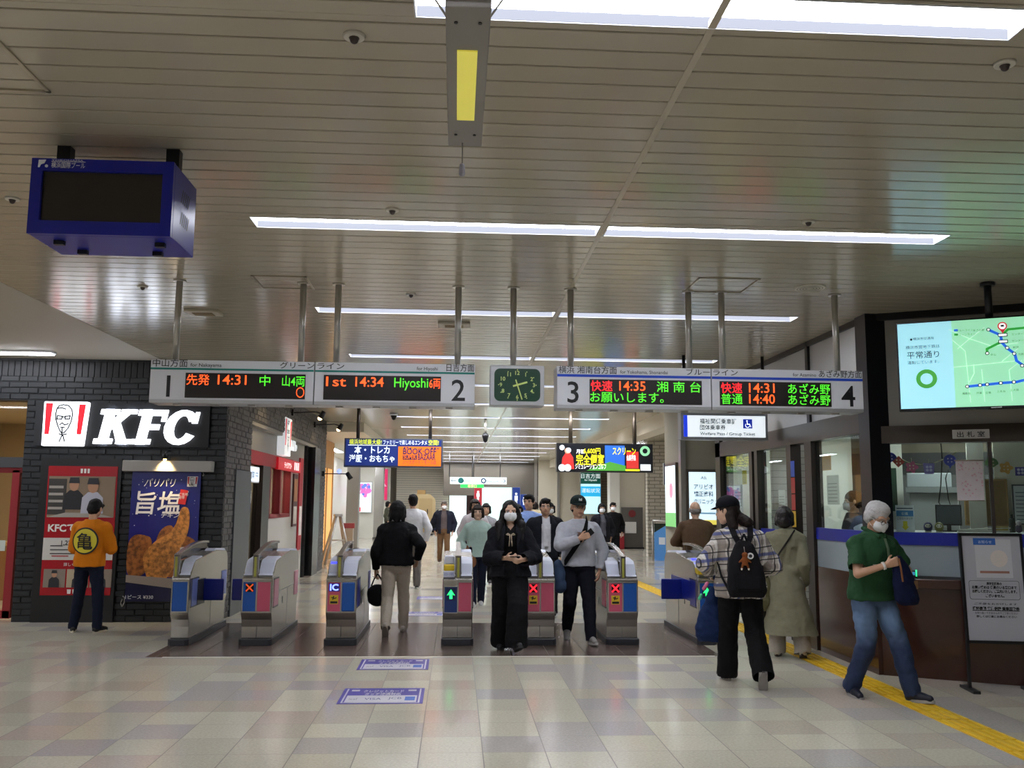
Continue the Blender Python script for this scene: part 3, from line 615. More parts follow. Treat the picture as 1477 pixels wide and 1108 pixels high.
p = at(700, 632, 21); t = thing('camera_dome', 'dark hanging security camera in the far concourse', 'camera', (p.x, 21, CEIL))
MB().cyl((0, 0, 0), (0, 0, -.35), .03).build('stem', POLE, t); MB().caps((0, 0, -.4), (0, 0, -.5), .08, .05).build('lens_housing', DARK, t)
t = thing('camera_dome', 'small black dome camera on the left far ceiling', 'camera', (at(568, 602, 20).x, 20, CEIL)); MB().cyl((0, 0, -.05), (0, 0, 0), .09).build('base', PAN, t); MB().caps((0, 0, -.06), (0, 0, -.1), .07, .05).build('dome', DARK, t)

# ================================================================ ADVERTISING BOARDS OVER THE PASSAGE
def panel(name, label, cat, px0, py0, px1, py1, Y, case, face, depth=.2, border=.03, group=None):
    A, B = at(px0, py0, Y), at(px1, py1, Y); O = ((A.x+B.x)/2, Y, B.z); w2, h = (B.x-A.x)/2, A.z-B.z
    t = thing(name, label, cat, O, 0, group); MB().box(-w2, w2, 0, depth, 0, h).build('case', case, t, bevel=.004)
    MB().box(-w2+border, w2-border, -.006, .002, border, h-border).build('face', face, t)
    return t, O, w2-border, h, border
NAVY = '#1b2f74'
t, O, w2, h, b_ = panel('advert_board', 'blue and orange lit hanging advertising board over the left of the passage', 'sign', 497, 632, 638, 675, 18, M('slate case', '#525c74', .4, .3), lit(NAVY, .75))
xm = -w2+2*w2*.55
MB().box(xm, w2, -.01, 0, b_, h*.73).build('orange_field', lit('#f0741c', .85), t)
mb = MB(); mb.text('横浜地域最大級!', -w2*.93, h*.8, .11, -.012, w2*.68, 'l', .012); mb.text('空間!', w2*.95, h*.8, .11, -.012, w2*.22, 'r', .012); mb.build('lettering', lit('#d8e62a', .9), t)
mb = MB(); mb.text('ファミリーで楽しめるエンタメ', w2*.7, h*.8, .1, -.012, w2*.92, 'r', .008); mb.text('本・トレカ', (-w2+xm)/2, h*.49, .16, -.012, w2*.74, 'c', .022); mb.text('洋服・おもちゃ', (-w2+xm)/2, h*.2, .15, -.012, w2*.95, 'c', .022); mb.stroke([(-w2*.95, h*.76), (xm-.04, h*.76)], .012, -.011); mb.build('lettering', lit('#e8f4fb', 1), t)
mb = MB(); xc = (xm+w2)/2; mb.text('BOOK·OFF', xc, h*.46, .165, -.014, w2*.7, 'c', .02); mb.text('BAZAAR', xc+w2*.15, h*.27, .15, -.014, w2*.37, 'c', .02); mb.box(xc-w2*.35, xc-w2*.06, -.013, -.011, h*.27, h*.43); mb.text('ノースポート・モール店', xc, h*.13, .08, -.014, w2*.7)
for dx in (-.2, -.16, -.12, .16, .2, .24): mb.disc(xc+dx*w2*1.6, h*(.665 if abs(abs(dx)-.18) > .03 else .69), -.014, .016, n=8)
mb.build('lettering', flat('#2c2a72'), t); mb = MB(); mb.text('SUPER', xc-w2*.205, h*.3, .11, -.016, w2*.26, 'c', .02); mb.build('lettering', lit('#f0741c', .85), t)
for px in (517, 621):
    x = at(px, 610, 18.1).x-O[0]; MB().cyl((x, .1, h), (x, .1, CEIL-O[2]), .035).build('rod', M('brown rod', '#3a332c', .4, .4), t)
t, O, w2, h, b_ = panel('video_board', 'wide lit digital advertising screen over the right of the passage', 'display', 803, 639, 942, 682, 18, M('dark case', '#1d1d20', .4), lit('#10131c', .3))
X = lambda u: -w2+2*w2*u
Zz = lambda v: b_+(h-2*b_)*v
MB().box(X(.5), X(.71), -.011, 0, Zz(.02), Zz(.98)).build('blue_picture', lit('#2a63d8', .9), t); mb = MB(); mb.add([(X(.3), -.012, Zz(0)), (X(.72), -.012, Zz(0)), (X(.72), -.012, Zz(.2)), (X(.55), -.012, Zz(.35))], [(0, 1, 2, 3)]); mb.build('green_picture', lit('#4f9e3c', .8), t)
mb = MB(); MB().box(X(.73), X(.86), -.011, 0, Zz(.1), Zz(.75)).build('red_picture', lit('#c8322e', .85), t); MB().prism([(X(.03), Zz(.05)), (X(.17), Zz(.05)), (X(.16), Zz(.5)), (X(.125), Zz(.68)), (X(.08), Zz(.68)), (X(.045), Zz(.5))], -.012, 0).build('golfer_jacket', lit('#c8322e', .85), t); MB().disc(X(.1), Zz(.76), -.013, .06).build('golfer_face', lit('#c89878', .8), t); mb = MB()
mb = MB(); mb.box(X(.88), X(.99), -.011, 0, Zz(.02), Zz(.26)); mb.disc(X(.04), Zz(.1), -.013, .07); mb.disc(X(.1), Zz(.1), -.013, .07); mb.disc(X(.04), Zz(.88), -.013, .05); mb.disc(X(.11), Zz(.78), -.0135, .05); mb.build('white_shapes', lit('#e4ecf2', .95), t)
mb = MB(); mb.text('完全個室', X(.19), Zz(.25), .23, -.014, w2*.6, 'l', .018); mb.text('6,600円', X(.27), Zz(.67), .13, -.014, w2*.36, 'l', .015); mb.text('スクリーン', X(.58), Zz(.64), .17, -.014, w2*.5, 'l', .015); mb.box(X(.72), X(.87), -.013, 0, Zz(.0), Zz(.07)); mb.build('lettering', lit('#f4ea28', 1), t)
mb = MB(); mb.text('月額', X(.19), Zz(.67), .09, -.014, None, 'l', .02); mb.text('シミュレーションゴルフ', X(.18), Zz(.07), .12, -.014, w2*.66, 'l', .02); mb.text('会員募集', X(.78), Zz(.42), .12, -.014, w2*.2, 'c', .02); mb.build('lettering', lit('#f5f7fa', 1), t)
MB().ring(X(.93), Zz(.78), -.013, .05, .1).build('ring_logo', lit('#8fd0a0', .9), t)
for px in (823, 915):
    x = at(px, 625, 18.1).x-O[0]; MB().cyl((x, .1, h), (x, .1, CEIL-O[2]), .04).build('rod', M('bronze rod', '#5b5144', .4, .5), t)
t, O, w2, h, b_ = panel('direction_sign', 'long white lit direction sign with arrows far down the passage', 'sign', 649, 688, 731, 699, 38, PAN, lit('#e6f1ef', 1.0), .2, .01)
mb = MB(); mb.text('←', -w2*.88, h*.15, .3, -.01); mb.text('→', w2*.88, h*.15, .3, -.01); mb.ring(w2*.18, h*.5, -.01, .06, .11); mb.text('Blue Line', w2*.5, h*.3, .14, -.01); mb.build('lettering', flat('#12407a'), t); mb = MB().disc(-w2*.62, h*.5, -.01, .12); mb.text('Green Line', -w2*.3, h*.3, .14, -.01); mb.build('lettering', flat('#2b9b9a'), t)
for x in (-1.2, -.2, .9): MB().cyl((x, .1, h), (x, .1, CEIL-O[2]), .02).build('rod', DARK, t)
t, O, w2, h, b_ = panel('exit_sign', 'green lit emergency exit sign under the far direction sign', 'sign', 664, 698.6, 698, 704, 38.5, PAN, lit('#2fae54', .95), .1, .005)
mb = MB(); mb.text('非常口', 0, h*.15, .13, -.01, None, 'c', .02); mb.build('lettering', lit('#eef7a0', 1), t); MB().cyl((0, .06, h), (0, .06, CEIL-O[2]), .02).build('rod', DARK, t)
for px, py0, py1, Y, c, lab, man in ((689.5, 703, 730, 43.6, '#a3202c', 'red restroom panel with white figure at far end', 0), (744.5, 703, 741, 43.6, '#16337c', 'tall blue restroom panel with white figure beside the milky glass', 1), (756, 713, 736, 43.6, '#16337c', 'small blue restroom panel right of the tall one', 1)):
    t, O, w2, h, b_ = panel('restroom_panel', lab, 'sign', px-5.5, py0, px+5.5, py1, Y, flat('#d0d4d6'), lit(c, .6), .1, .004, 'restroom panels')
    mb = MB().disc(0, h*.75, -.01, .055, n=12); mb.box(-.07, .07, -.01, -.008, h*.5, h*.68); mb.box(-.05, -.01, -.01, -.008, h*.32, h*.5); mb.box(.01, .05, -.01, -.008, h*.32, h*.5); mb.build('figure_symbol', lit('#e8eef2', .9), t)
    MB().box(-.03, .03, .02, .08, -O[2], 0).build('post', STEEL, t)
t, O, w2, h, b_ = panel('route_board', 'green board above a lit blue and white poster at far right of the passage', 'sign', 837, 681, 867, 742, 39.4, STEEL, lit('#bfe9f2', 1.0), .15, .02)
MB().box(-w2, w2, -.012, 0, h*.72, h-b_).build('green_header', lit('#114f44', .6), t); MB().box(-w2, w2, -.012, 0, h*.42, h*.66).build('blue_block', lit('#2aa6d8', 1), t); mb = MB(); mb.text('日吉方面', 0, h*.86, .22, -.015); mb.text('for Hiyoshi', 0, h*.79, .12, -.015); mb.text('運転状況', 0, h*.52, .2, -.015); mb.build('lettering', lit('#eef6f6', .9), t); MB().box(-.05, .05, .05, .12, -O[2], 0).build('post', STEEL, t)
t, O, w2, h, b_ = panel('floral_poster', 'floral pink and blue poster on the pale far left wall', 'poster', 506, 695, 536, 740, 40.9, SILVER, lit('#e6f2f4', .9), .06, .03)
mb = MB()
for i in range(16): mb.disc(rnd.uniform(-w2+.1, w2-.1), rnd.uniform(h*.55, h-.15), -.01-.0007*i, rnd.uniform(.06, .15), n=12)
mb.build('flower_print', lit('#c86ab0', .8), t); mb = MB(); 
for i in range(10): mb.disc(rnd.uniform(-w2+.1, w2-.1), rnd.uniform(h*.55, h-.15), -.0205-.0007*i, rnd.uniform(.04, .11), n=12)
mb.build('blue_print', lit('#5a78c8', .8), t); MB().box(-w2, w2*.0, -.012, 0, b_+.02, h*.18).build('red_block', lit('#d84050', .8), t)
t, O, w2, h, b_ = panel('pink_poster', 'magenta poster strip between the steel column and the shutter', 'poster', 546, 676, 559, 722, 40.9, SILVER, lit('#c02a5c', .8), .05, .02)
mb = MB(); mb.text('R', 0, h*.45, .5, -.01, None, 'c', .04); mb.build('lettering', lit('#e8a0b8', .8), t)
t = thing('kiosk_door', 'beige rounded booth door in front of the far shutter', 'booth', (at(662, 724, 45).x-1.65, 45.2, 0))
xa = at(592, 724, 45).x-t.location.x; xb = at(628, 724, 45).x-t.location.x; zt = at(610, 713, 45).z
MB().prism([(xa, .05), (xb-.2, .05), (xb, .25), (xb, zt-.25), (xb-.25, zt), (xa, zt)], 0, .5).build('booth_body', M('beige laminate', '#c2ac80', .45), t)
MB().prism(rrect(xa+.4, xb-.15, .25, zt-.2, .08), -.02, 0).build('door_leaf', M('beige door', '#b59c6e', .45), t); MB().box(xb-.4, xb-.36, -.05, -.02, 1.0, 1.25).build('handle', DARK, t); MB().box(xa+.3, xb-.5, .1, .4, zt, zt+.2).build('top_block', M('wood top', '#a5834e', .5), t); MB().box(xa, xb-.1, 0, .5, 0, .05).build('plinth', DARK, t)
# right-hand far things
t = thing('metal_cabinet', 'grey metal cabinet with red alarm lamp by the far right wall', 'cabinet', (at(911, 724, 32.8).x, 32.75, 0))
w2 = (at(927, 724, 32.8).x-at(896, 724, 32.8).x)/2; zt = at(911, 732, 32.8).z
MB().box(-w2, w2, 0, .4, .05, zt).build('body', M('grey cabinet', '#5b5853', .4, .3), t); MB().box(-w2-.03, w2+.03, -.02, .4, 0, .06).build('plinth', DARK, t); MB().cyl((0, -.03, zt-.22), (0, 0, zt-.22), .13).build('alarm_lamp', flat('#6e1a1a'), t); MB().box(-.25, .15, -.012, 0, .55, .95).build('notice', flat('#c9c9c2'), t)
t = thing('extinguisher_box', 'tall narrow red fire extinguisher box beside the grey cabinet', 'fire box', (at(893, 724, 32.6).x, 32.5, 0)); MB().box(-.1, .16, 0, .25, 0, at(893, 762, 32.5).z).build('body', flat('#8c1520'), t, bevel=.01); MB().box(-.07, .13, -.01, 0, .45, .62).build('label_plate', flat('#c8b8b0'), t)
t = thing('blue_stand', 'light blue upright notice stand far behind the rightmost gate', 'stand', (at(956, 724, 26).x, 26.2, 0), -.5)
MB().prism([(-.22, 0), (.22, 0), (.22, 1.05), (-.22, .78)], 0, .12).build('panel', M('sky blue board', '#4f8fd0', .4), t); MB().box(-.08, .1, -.01, 0, .45, .65).build('notice', flat('#d5dde4'), t)
t = thing('stair_railing', 'glass and steel stair railing far behind the rightmost gate', 'railing', (at(940, 724, 27.3).x, 27.2, 0)); mb = MB()
for x in (0, .9, 1.8): mb.cyl((x, 0, 0), (x, 0, 1.1), .03)
mb.cyl((0, 0, 1.1), (1.8, 0, 1.1), .035); mb.build('rail', STEEL, t); MB().box(.05, 1.75, -.008, .008, .12, 1.02).build('glass_panel', glass_material('rail glass', '#8fa09c'), t)
t = thing('step_ladder', 'aluminium A frame step stand outside the warm shop', 'ladder', (-3.0, 24.0, 0), .4)
for sx in (-1, 1):
    mb = MB().cyl((sx*.34, -.1, 0), (sx*.05, 0, 1.25), .035); mb.cyl((sx*.34, .3, 0), (sx*.05, .06, 1.25), .03); mb.build('leg', M('aluminium', '#a8a7a4', .35, .7), t)
MB().box(-.1, .1, -.05, .1, 1.22, 1.28).build('cap', M('aluminium', '#a8a7a4'), t); MB().cyl((-.2, -.05, .62), (.2, -.05, .62), .02).build('spreader', STEEL, t)
t = thing('ticket_stand', 'small steel stand with red top beside the steel column', 'stand', (at(503, 724, 28).x, 28.2, 0)); MB().box(-.14, .14, -.1, .1, 0, .8).build('body', STEEL, t); MB().box(-.17, .17, -.12, .12, .8, .95).build('red_top', flat('#8f3434'), t)
t, O, w2, h, b_ = panel('purple_sign', 'small dark purple hanging sign by the white tiled wall', 'sign', 957, 668, 966, 700, 24, SILVER, flat('#29244f'), .1, .01)
MB().cyl((0, .05, h), (0, .05, CEIL-O[2]), .02).build('rod', DARK, t)
# light boxes on the pier
pz = lambda px, py: at(px, py, 15.95)
A, B = pz(993, 681), pz(1036, 757)
t = thing('light_box', 'tall lit white clinic advert in front of bald man', 'sign', ((A.x+B.x)/2, 15.93, B.z)); w2, h = (B.x-A.x)/2, A.z-B.z
MB().box(-w2-.05, w2+.05, 0, .06, -.05, h+.05).build('case', M('bronze case', '#5b544c', .35, .6), t); MB().box(-w2, w2, -.006, 0, 0, h).build('face', lit('#d3e9f2', 1.0), t)
mb = MB(); 
for i, s in enumerate(('アリビオ', '矯正歯科', 'クリニック')): mb.text(s, 0, h*(.68-.14*i), .1, -.009, w2*1.35, 'c', .018)
mb.text('Ali', 0, h*.86, .08, -.009, .1, 'c'); mb.build('lettering', flat('#4a6488'), t); MB().box(-w2, w2, -.009, 0, 0, h*.09).build('yellow_strip', lit('#d8c85a', .9), t); MB().box(-w2*.8, w2*.8, -.009, 0, h*.2, h*.23).build('address_line', lit('#6f93ab', .7), t)
t = thing('light_box', 'narrow lit poster on the left face of the pier', 'sign', (pa-.055, 16.65, 1.2), -PI/2); MB().box(-.42, .42, 0, .05, -.05, 1.15).build('case', M('bronze case'), t); MB().box(-.38, .38, -.006, 0, 0, 1.1).build('face', lit('#dceaf2', 1.0), t); MB().box(-.38, .38, -.009, 0, 0, .25).build('green_strip', lit('#6fb56a', .8), t); MB().disc(.1, .65, -.012, .14).build('pink_print', lit('#e08aa0', .9), t)

# ================================================================ BLACK BRICK SHOP: SIGNS AND POSTERS
LW = glow('lit white acrylic', '#f6f9ff', 2.2); LR = glow('lit red acrylic', '#e01528', .9); LINE = flat('#26333a')
def emblem(t, x0, x1, z0, z1, y, thick=.08, face=LW, red=LR):
    w_ = x1-x0; h = z1-z0; X = lambda u: x0+w_*u; Zv = lambda v: z0+h*v
    MB().prism([(X(0), Zv(.01)), (X(.02), Zv(0)), (X(.9), Zv(0)), (X(.92), Zv(.01)), (X(1), Zv(.98)), (X(.98), Zv(1)), (X(.02), Zv(1)), (X(0), Zv(.98))], y-thick, y).build('emblem_plate', face, t)
    mb = MB(); mb.prism([(X(.05), Zv(.26)), (X(.15), Zv(.26)), (X(.2), Zv(.96)), (X(.04), Zv(.96))], y-thick-.004, y-thick); mb.prism([(X(.78), Zv(.26)), (X(.88), Zv(.26)), (X(.95), Zv(.94)), (X(.8), Zv(.94))], y-thick-.004, y-thick); mb.build('red_stripe', red, t)
    q = y-thick-.006; mb = MB(); s = h*.028; E = lambda pts: mb.stroke([(X(a), Zv(b)) for a, b in pts], s, q)
    E([(.3, .84), (.34, .9), (.44, .93), (.56, .91), (.64, .82), (.66, .7), (.64, .55), (.58, .4), (.5, .3), (.45, .28), (.4, .34), (.34, .46), (.29, .6), (.28, .72), (.3, .84)])
    E([(.3, .84), (.4, .86), (.5, .83)]); E([(.32, .68), (.32, .6), (.42, .6), (.43, .67), (.32, .68)]); E([(.5, .67), (.5, .6), (.6, .61), (.61, .68), (.5, .67)]); E([(.43, .65), (.5, .65)])
    E([(.38, .47), (.44, .52), (.5, .47), (.58, .5)]); E([(.41, .42), (.5, .42)]); E([(.45, .4), (.45, .3)]); E([(.38, .27), (.47, .25), (.56, .27)]); E([(.46, .25), (.4, .1)]); E([(.47, .25), (.52, .1)])
    mb.build('line_drawing', LINE, t)
def kfc(mb, x, z, h, y, th, k=1.0):
    sh = .2
    def P(pts): mb.prism([(x+(u*k+sh*v)*h, z+v*h) for u, v in pts], y-th, y)
    P([(.13, 0), (.4, 0), (.4, 1), (.13, 1)]); P([(0, 0), (.53, 0), (.53, .15), (0, .15)]); P([(0, .85), (.53, .85), (.53, 1), (0, 1)])
    P([(.38, .38), (.62, .62), (.98, 1), (.68, 1), (.38, .66)]); P([(.42, .56), (.62, .64), (1.0, 0), (.7, 0)]); P([(.6, .87), (1.05, .87), (1.05, 1), (.6, 1)]); P([(.66, 0), (1.1, 0), (1.1, .14), (.66, .14)])
    o = 1.12
    P([(o+.12, 0), (o+.4, 0), (o+.4, 1), (o+.12, 1)]); P([(o, 0), (o+.54, 0), (o+.54, .15), (o, .15)]); P([(o, .83), (o+.85, .83), (o+.85, 1), (o, 1)]); P([(o+.72, .66), (o+.85, .66), (o+.85, .85), (o+.72, .85)]); P([(o+.38, .42), (o+.7, .42), (o+.7, .58), (o+.38, .58)])
    o = 1.98; n = 16; a0, a1 = .16*PI, 1.84*PI
    for i in range(n):
        a, b_ = a0+(a1-a0)*i/n, a0+(a1-a0)*(i+1)/n
        q = lambda r, rz, t_: (o+.5+r*math.cos(t_), .5+rz*math.sin(t_))
        P([q(.5, .51, a), q(.5, .51, b_), q(.22, .34, b_), q(.22, .34, a)])
    P([(o+.78, .62), (o+.94, .62), (o+.94, .95), (o+.84, .95)])
A, B = at(54, 580, YF-.04), at(301, 646, YF-.04)
t = thing('shop_sign', 'big black sign panel with lit emblem and three white letters on brick front', 'sign', ((A.x+B.x)/2, YF-.01, B.z)); ox = t.location.x; oz = B.z; w2 = (B.x-A.x)/2
MB().box(-w2, w2, -.06, 0, 0, A.z-B.z).build('panel', M('matt black panel', '#17191d', .5), t)
e0, e1 = at(60, 643, YF-.14), at(128, 580, YF-.14); emblem(t, e0.x-ox, e1.x-ox, e0.z-oz, e1.z-oz, -.06)
k0, k1 = at(133, 640, YF-.12), at(290, 592, YF-.12); mb = MB(); hh = k1.z-k0.z; kfc(mb, k0.x-ox, k0.z-oz, hh, -.06, .05, ((k1.x-k0.x)/hh-.2)/2.95); mb.build('lettering', LW, t)
# recruiting poster on its black board
A, B = at(64, 672, YF-.06), at(165, 859, YF-.06); fx, fz = (A.x+B.x)/2, B.z
t = thing('poster_board', 'black board with a red recruiting poster of two counter staff', 'poster', (fx, YF, 0))
MB().box(-.56, .5, -.05, -.002, 0, 2.16).build('board', M('black board', '#131416', .35), t)
w2, h = .455, A.z-B.z; z0 = fz; Zv = lambda v: z0+h*v
MB().box(-w2, w2, -.058, -.05, z0, z0+h).build('sheet', M('red print', '#a8121f', .25), t)
MB().box(-w2+.02, w2-.02, -.062, -.058, Zv(.6), Zv(.92)).build('photo_background', flat('#8d7a63'), t)
mb = MB(); mb.box(-w2+.02, -.2, -.0625, -.06, Zv(.62), Zv(.9)); mb.build('photo_machine', flat('#3a3734'), t)
mb = MB()
for i in range(4): mb.box(-w2+.03, -.24, -.064, -.06, Zv(.66+.055*i), Zv(.68+.055*i))
mb.add([(-w2+.02, -.068, Zv(.6)), (w2-.02, -.068, Zv(.6)), (.2, -.068, Zv(.635)), (-.2, -.068, Zv(.635))], [(0, 1, 2, 3)]); mb.build('photo_trays', flat('#a9a39a'), t)
def bust(x, z, s, shirt, y, cap='#2a2a30'):
    mb = MB(); mb.prism([(x-.14*s, z), (x+.14*s, z), (x+.13*s, z+.2*s), (x+.06*s, z+.27*s), (x-.06*s, z+.27*s), (x-.13*s, z+.2*s)], y-.001, y); mb.build('printed_uniform', flat(shirt), t)
    mb = MB().disc(x, z+.34*s, y-.002, .065*s, .08*s); mb.build('printed_face', flat('#b98b6c'), t); mb = MB().prism([(x-.075*s, z+.37*s), (x+.075*s, z+.37*s), (x+.06*s, z+.45*s), (x-.06*s, z+.45*s)], y-.004, y-.003); mb.build('printed_cap', flat(cap), t)
bust(-.1, Zv(.66), .95, '#1f1f24', -.066); bust(.15, Zv(.63), 1.05, '#b9bac8', -.07)
MB().box(-w2, w2, -.061, -.058, Zv(.27), Zv(.44)).build('info_panel', flat('#cfcdc6'), t)
mb = MB(); mb.text('KFCでア', -w2+.05, Zv(.49), .13, -.062, .5, 'l', .03)
for i in range(3): mb.prism([(-.03+.045*i, Zv(.945)), (-.005+.045*i, Zv(.945)), (-.005+.045*i+.003, Zv(.98)), (-.03+.045*i-.002, Zv(.98))], -.062, -.06); mb.prism([(-.1+.07*i, Zv(.012)), (-.06+.07*i, Zv(.012)), (-.055+.07*i, Zv(.045)), (-.105+.07*i, Zv(.045))], -.062, -.06)
mb.text('詳しくはこちら', 0, Zv(.225), .05, -.062); mb.build('lettering', flat('#ece6e0'), t)
mb = MB(); mb.text('1,220', -.22, Zv(.385), .085, -.064, None, 'l', .02)
for i in range(3): mb.box(-.36, -.2+.12*i, -.064, -.062, Zv(.375-.03*i), Zv(.382-.03*i))
mb.build('lettering', INK, t); mb = MB(); mb.stroke([(-.33, Zv(.3)), (-.12, Zv(.3))], .014, -.064); mb.build('red_line', flat('#a8121f'), t)
for x, c in ((-.28, '#8d7f72'), (.02, '#b7a88c'), (.32, '#8d7f72')):
    MB().box(x-.14, x+.14, -.062, -.058, Zv(.06), Zv(.2)).build('small_photo', flat(c), t); bust(x, Zv(.06), .5, '#24242a', -.066)
# blue chicken banner under its lamp
A, B = at(187, 679, YF-.1), at(283, 868, YF-.1); fx = (A.x+B.x)/2
t = thing('chicken_banner', 'dark blue hanging banner of golden fried chicken beside the corner', 'poster', (fx, YF-.06, B.z)); w2, h = .455, A.z-B.z; Zv = lambda v: h*v
MB().box(-w2, w2, -.012, 0, 0, h).build('sheet', M('blue print', '#1a2079', .3), t); MB().box(-w2, w2, -.014, -.011, 0, h*.15).build('dark_foot', M('deep blue print', '#121340', .3), t)
CRUST = M('fried crust', '#b37634', .5, noise=.5, nscale=19, bump=.2); CRUST2 = M('dark crust', '#8f5522', .5, noise=.5, nscale=19, bump=.2)
def blob(m, pts, y, name):
    mb = MB(); n = len(pts); out = []
    for i in range(n):
        p0, p1, p2, p3 = (pts[(i+j-1) % n] for j in range(4))
        for q in range(5):
            u = q/5; out.append(tuple(.5*((2*p1[c])+(-p0[c]+p2[c])*u+(2*p0[c]-5*p1[c]+4*p2[c]-p3[c])*u*u+(-p0[c]+3*p1[c]-3*p2[c]+p3[c])*u**3) for c in (0, 1)))
    cx = sum(a for a, _ in out)/len(out); cz_ = sum(b for _, b in out)/len(out); vs = [(-w2+2*w2*a, y, h*b) for a, b in out]
    mb.add([(-w2+2*w2*cx, y, h*cz_)]+vs, [(0, i+1, (i+1) % len(vs)+1) for i in range(len(vs))]); mb.build(name, m, t)
blob(CRUST2, [(.01, .22), (.0, .42), (.08, .5), (.25, .5), (.34, .45), (.3, .25), (.15, .18)], -.016, 'chicken_print'); blob(CRUST2, [(.4, .42), (.46, .54), (.6, .58), (.7, .52), (.98, .45), (.98, .22), (.7, .18), (.5, .22)], -.018, 'chicken_print')
blob(CRUST, [(.25, .26), (.24, .36), (.4, .46), (.58, .52), (.68, .6), (.74, .71), (.84, .71), (.87, .62), (.84, .5), (.74, .38), (.66, .24), (.52, .15), (.34, .15)], -.02, 'chicken_print')
mb = MB(); mb.add([(-w2, -.022, h*.145), (w2*.6, -.022, h*.09), (w2, -.022, h*.13), (w2*.5, -.022, h*.17), (-w2, -.022, h*.2)], [(0, 1, 2, 3, 4)]); mb.build('paper_print', flat('#9b8f86'), t)
mb = MB(); mb.text('パリパリ', -.08, h*.88, .13, -.024, .42, 'c', .0, .3); mb.text('旨塩', -.08, h*.68, .33, -.024, .6, 'c', .012, .1); mb.text('チキン', .08, h*.64, .08, -.024, .24, 'c', .005, .2); mb.text('1ピース ¥330', -w2+.01, h*.02, .06, -.024, .36, 'l', .01)
mb.build('lettering', flat('#e6e6ee'), t)
for i in range(34): MB().disc(rnd.uniform(-w2+.03, w2-.03), rnd.uniform(h*.56, h*.97), -.024, rnd.uniform(.003, .008), n=6).build('speckle_print', flat('#e6e6ee'), t)
mb = MB(); mb.prism([(.17, h*.745), (.27, h*.74), (.3, h*.85), (.2, h*.86)], -.025, -.023); mb.build('red_seal', flat('#c0242a'), t); mb = MB(); mb.text('ご当地\n発祥', .235, h*.81, .045, -.027); mb.build('lettering', flat('#e6e6ee'), t)
emblem(t, .28, .42, h*.88, h*.96, -.022, .002, flat('#e8e8ea'), flat('#b8182a')); mb = MB(); mb.text('KFC', .345, h*.885, .04, -.032, None, 'c', .03); mb.build('lettering', INK, t)
A, B = at(177, 664, YF-.15), at(305, 681, YF-.15)
t = thing('banner_lamp', 'long pale grey awning box with a glowing warm bulb above the chicken banner', 'lamp', ((A.x+B.x)/2, YF, (A.z+B.z)/2)); w2 = (B.x-A.x)/2; h = A.z-B.z
MB().box(-w2, w2, -.16, 0, -h/2, h/2).build('box', M('pale awning box', '#a8a59f', .4), t, bevel=.008); MB().cyl((-.02, -.2, h/2+.09), (-.02, -.2, h/2+.02), .03, .045).build('lamp_head', DARK, t); MB().tube([(-.02, 0, h/2+.14), (-.02, -.17, h/2+.12), (-.02, -.2, h/2+.08)], .008).build('arm', DARK, t)
l = bpy.data.lights.new('spot', 'SPOT'); l.energy = 45; l.color = (1, .72, .35); l.spot_size = 1.7; l.spot_blend = .6; l.shadow_soft_size = .03
o = bpy.data.objects.new('lamp_glow', l); COL.objects.link(o); o.parent = t; o.location = (-.02, -.215, h/2+.0); o.rotation_euler = (.55, 0, 0)
MB().caps((-.02, -.2, h/2+.02), (-.02, -.2, h/2+.015), .02, .022).build('bulb', glow('spot bulb', '#ffcf80', 20), t)
t = thing('pull_hook', 'small chrome pull hook hanging right of the awning box', 'hook', (at(293, 683, YF-.1).x, YF-.1, at(293, 683, YF).z)); mb = MB().tube([(0, 0, .06), (0, 0, 0), (.012, 0, -.02), (0, 0, -.04), (-.012, 0, -.02)], .005); mb.build('hook', STEEL, t)
t = thing('umbrella_stand', 'small white slotted box standing behind the leftmost gate', 'box', (at(281, 724, 12.4).x, 12.45, 0)); MB().box(-.11, .13, -.1, .1, .06, 1.0).build('body', M('off white box', '#c9c8c4', .4), t, bevel=.01); MB().box(-.14, .16, -.12, .12, .95, 1.0).build('rim', M('off white box'), t, bevel=.006); MB().box(-.02, .05, -.104, -.1, .8, .94).build('slot', DARK, t); MB().box(-.12, .14, -.11, .11, 0, .06).build('plinth', DARK, t)
t = thing('wall_hook', 'small chain hook low on the black brick beside the banner', 'hook', (at(175, 875, YF-.05).x, YF-.03, .2)); MB().tube([(0, 0, .14), (.03, 0, .12), (.03, 0, .06), (0, 0, 0), (-.02, 0, .05), (0, 0, .1)], .007).build('chain', STEEL, t)
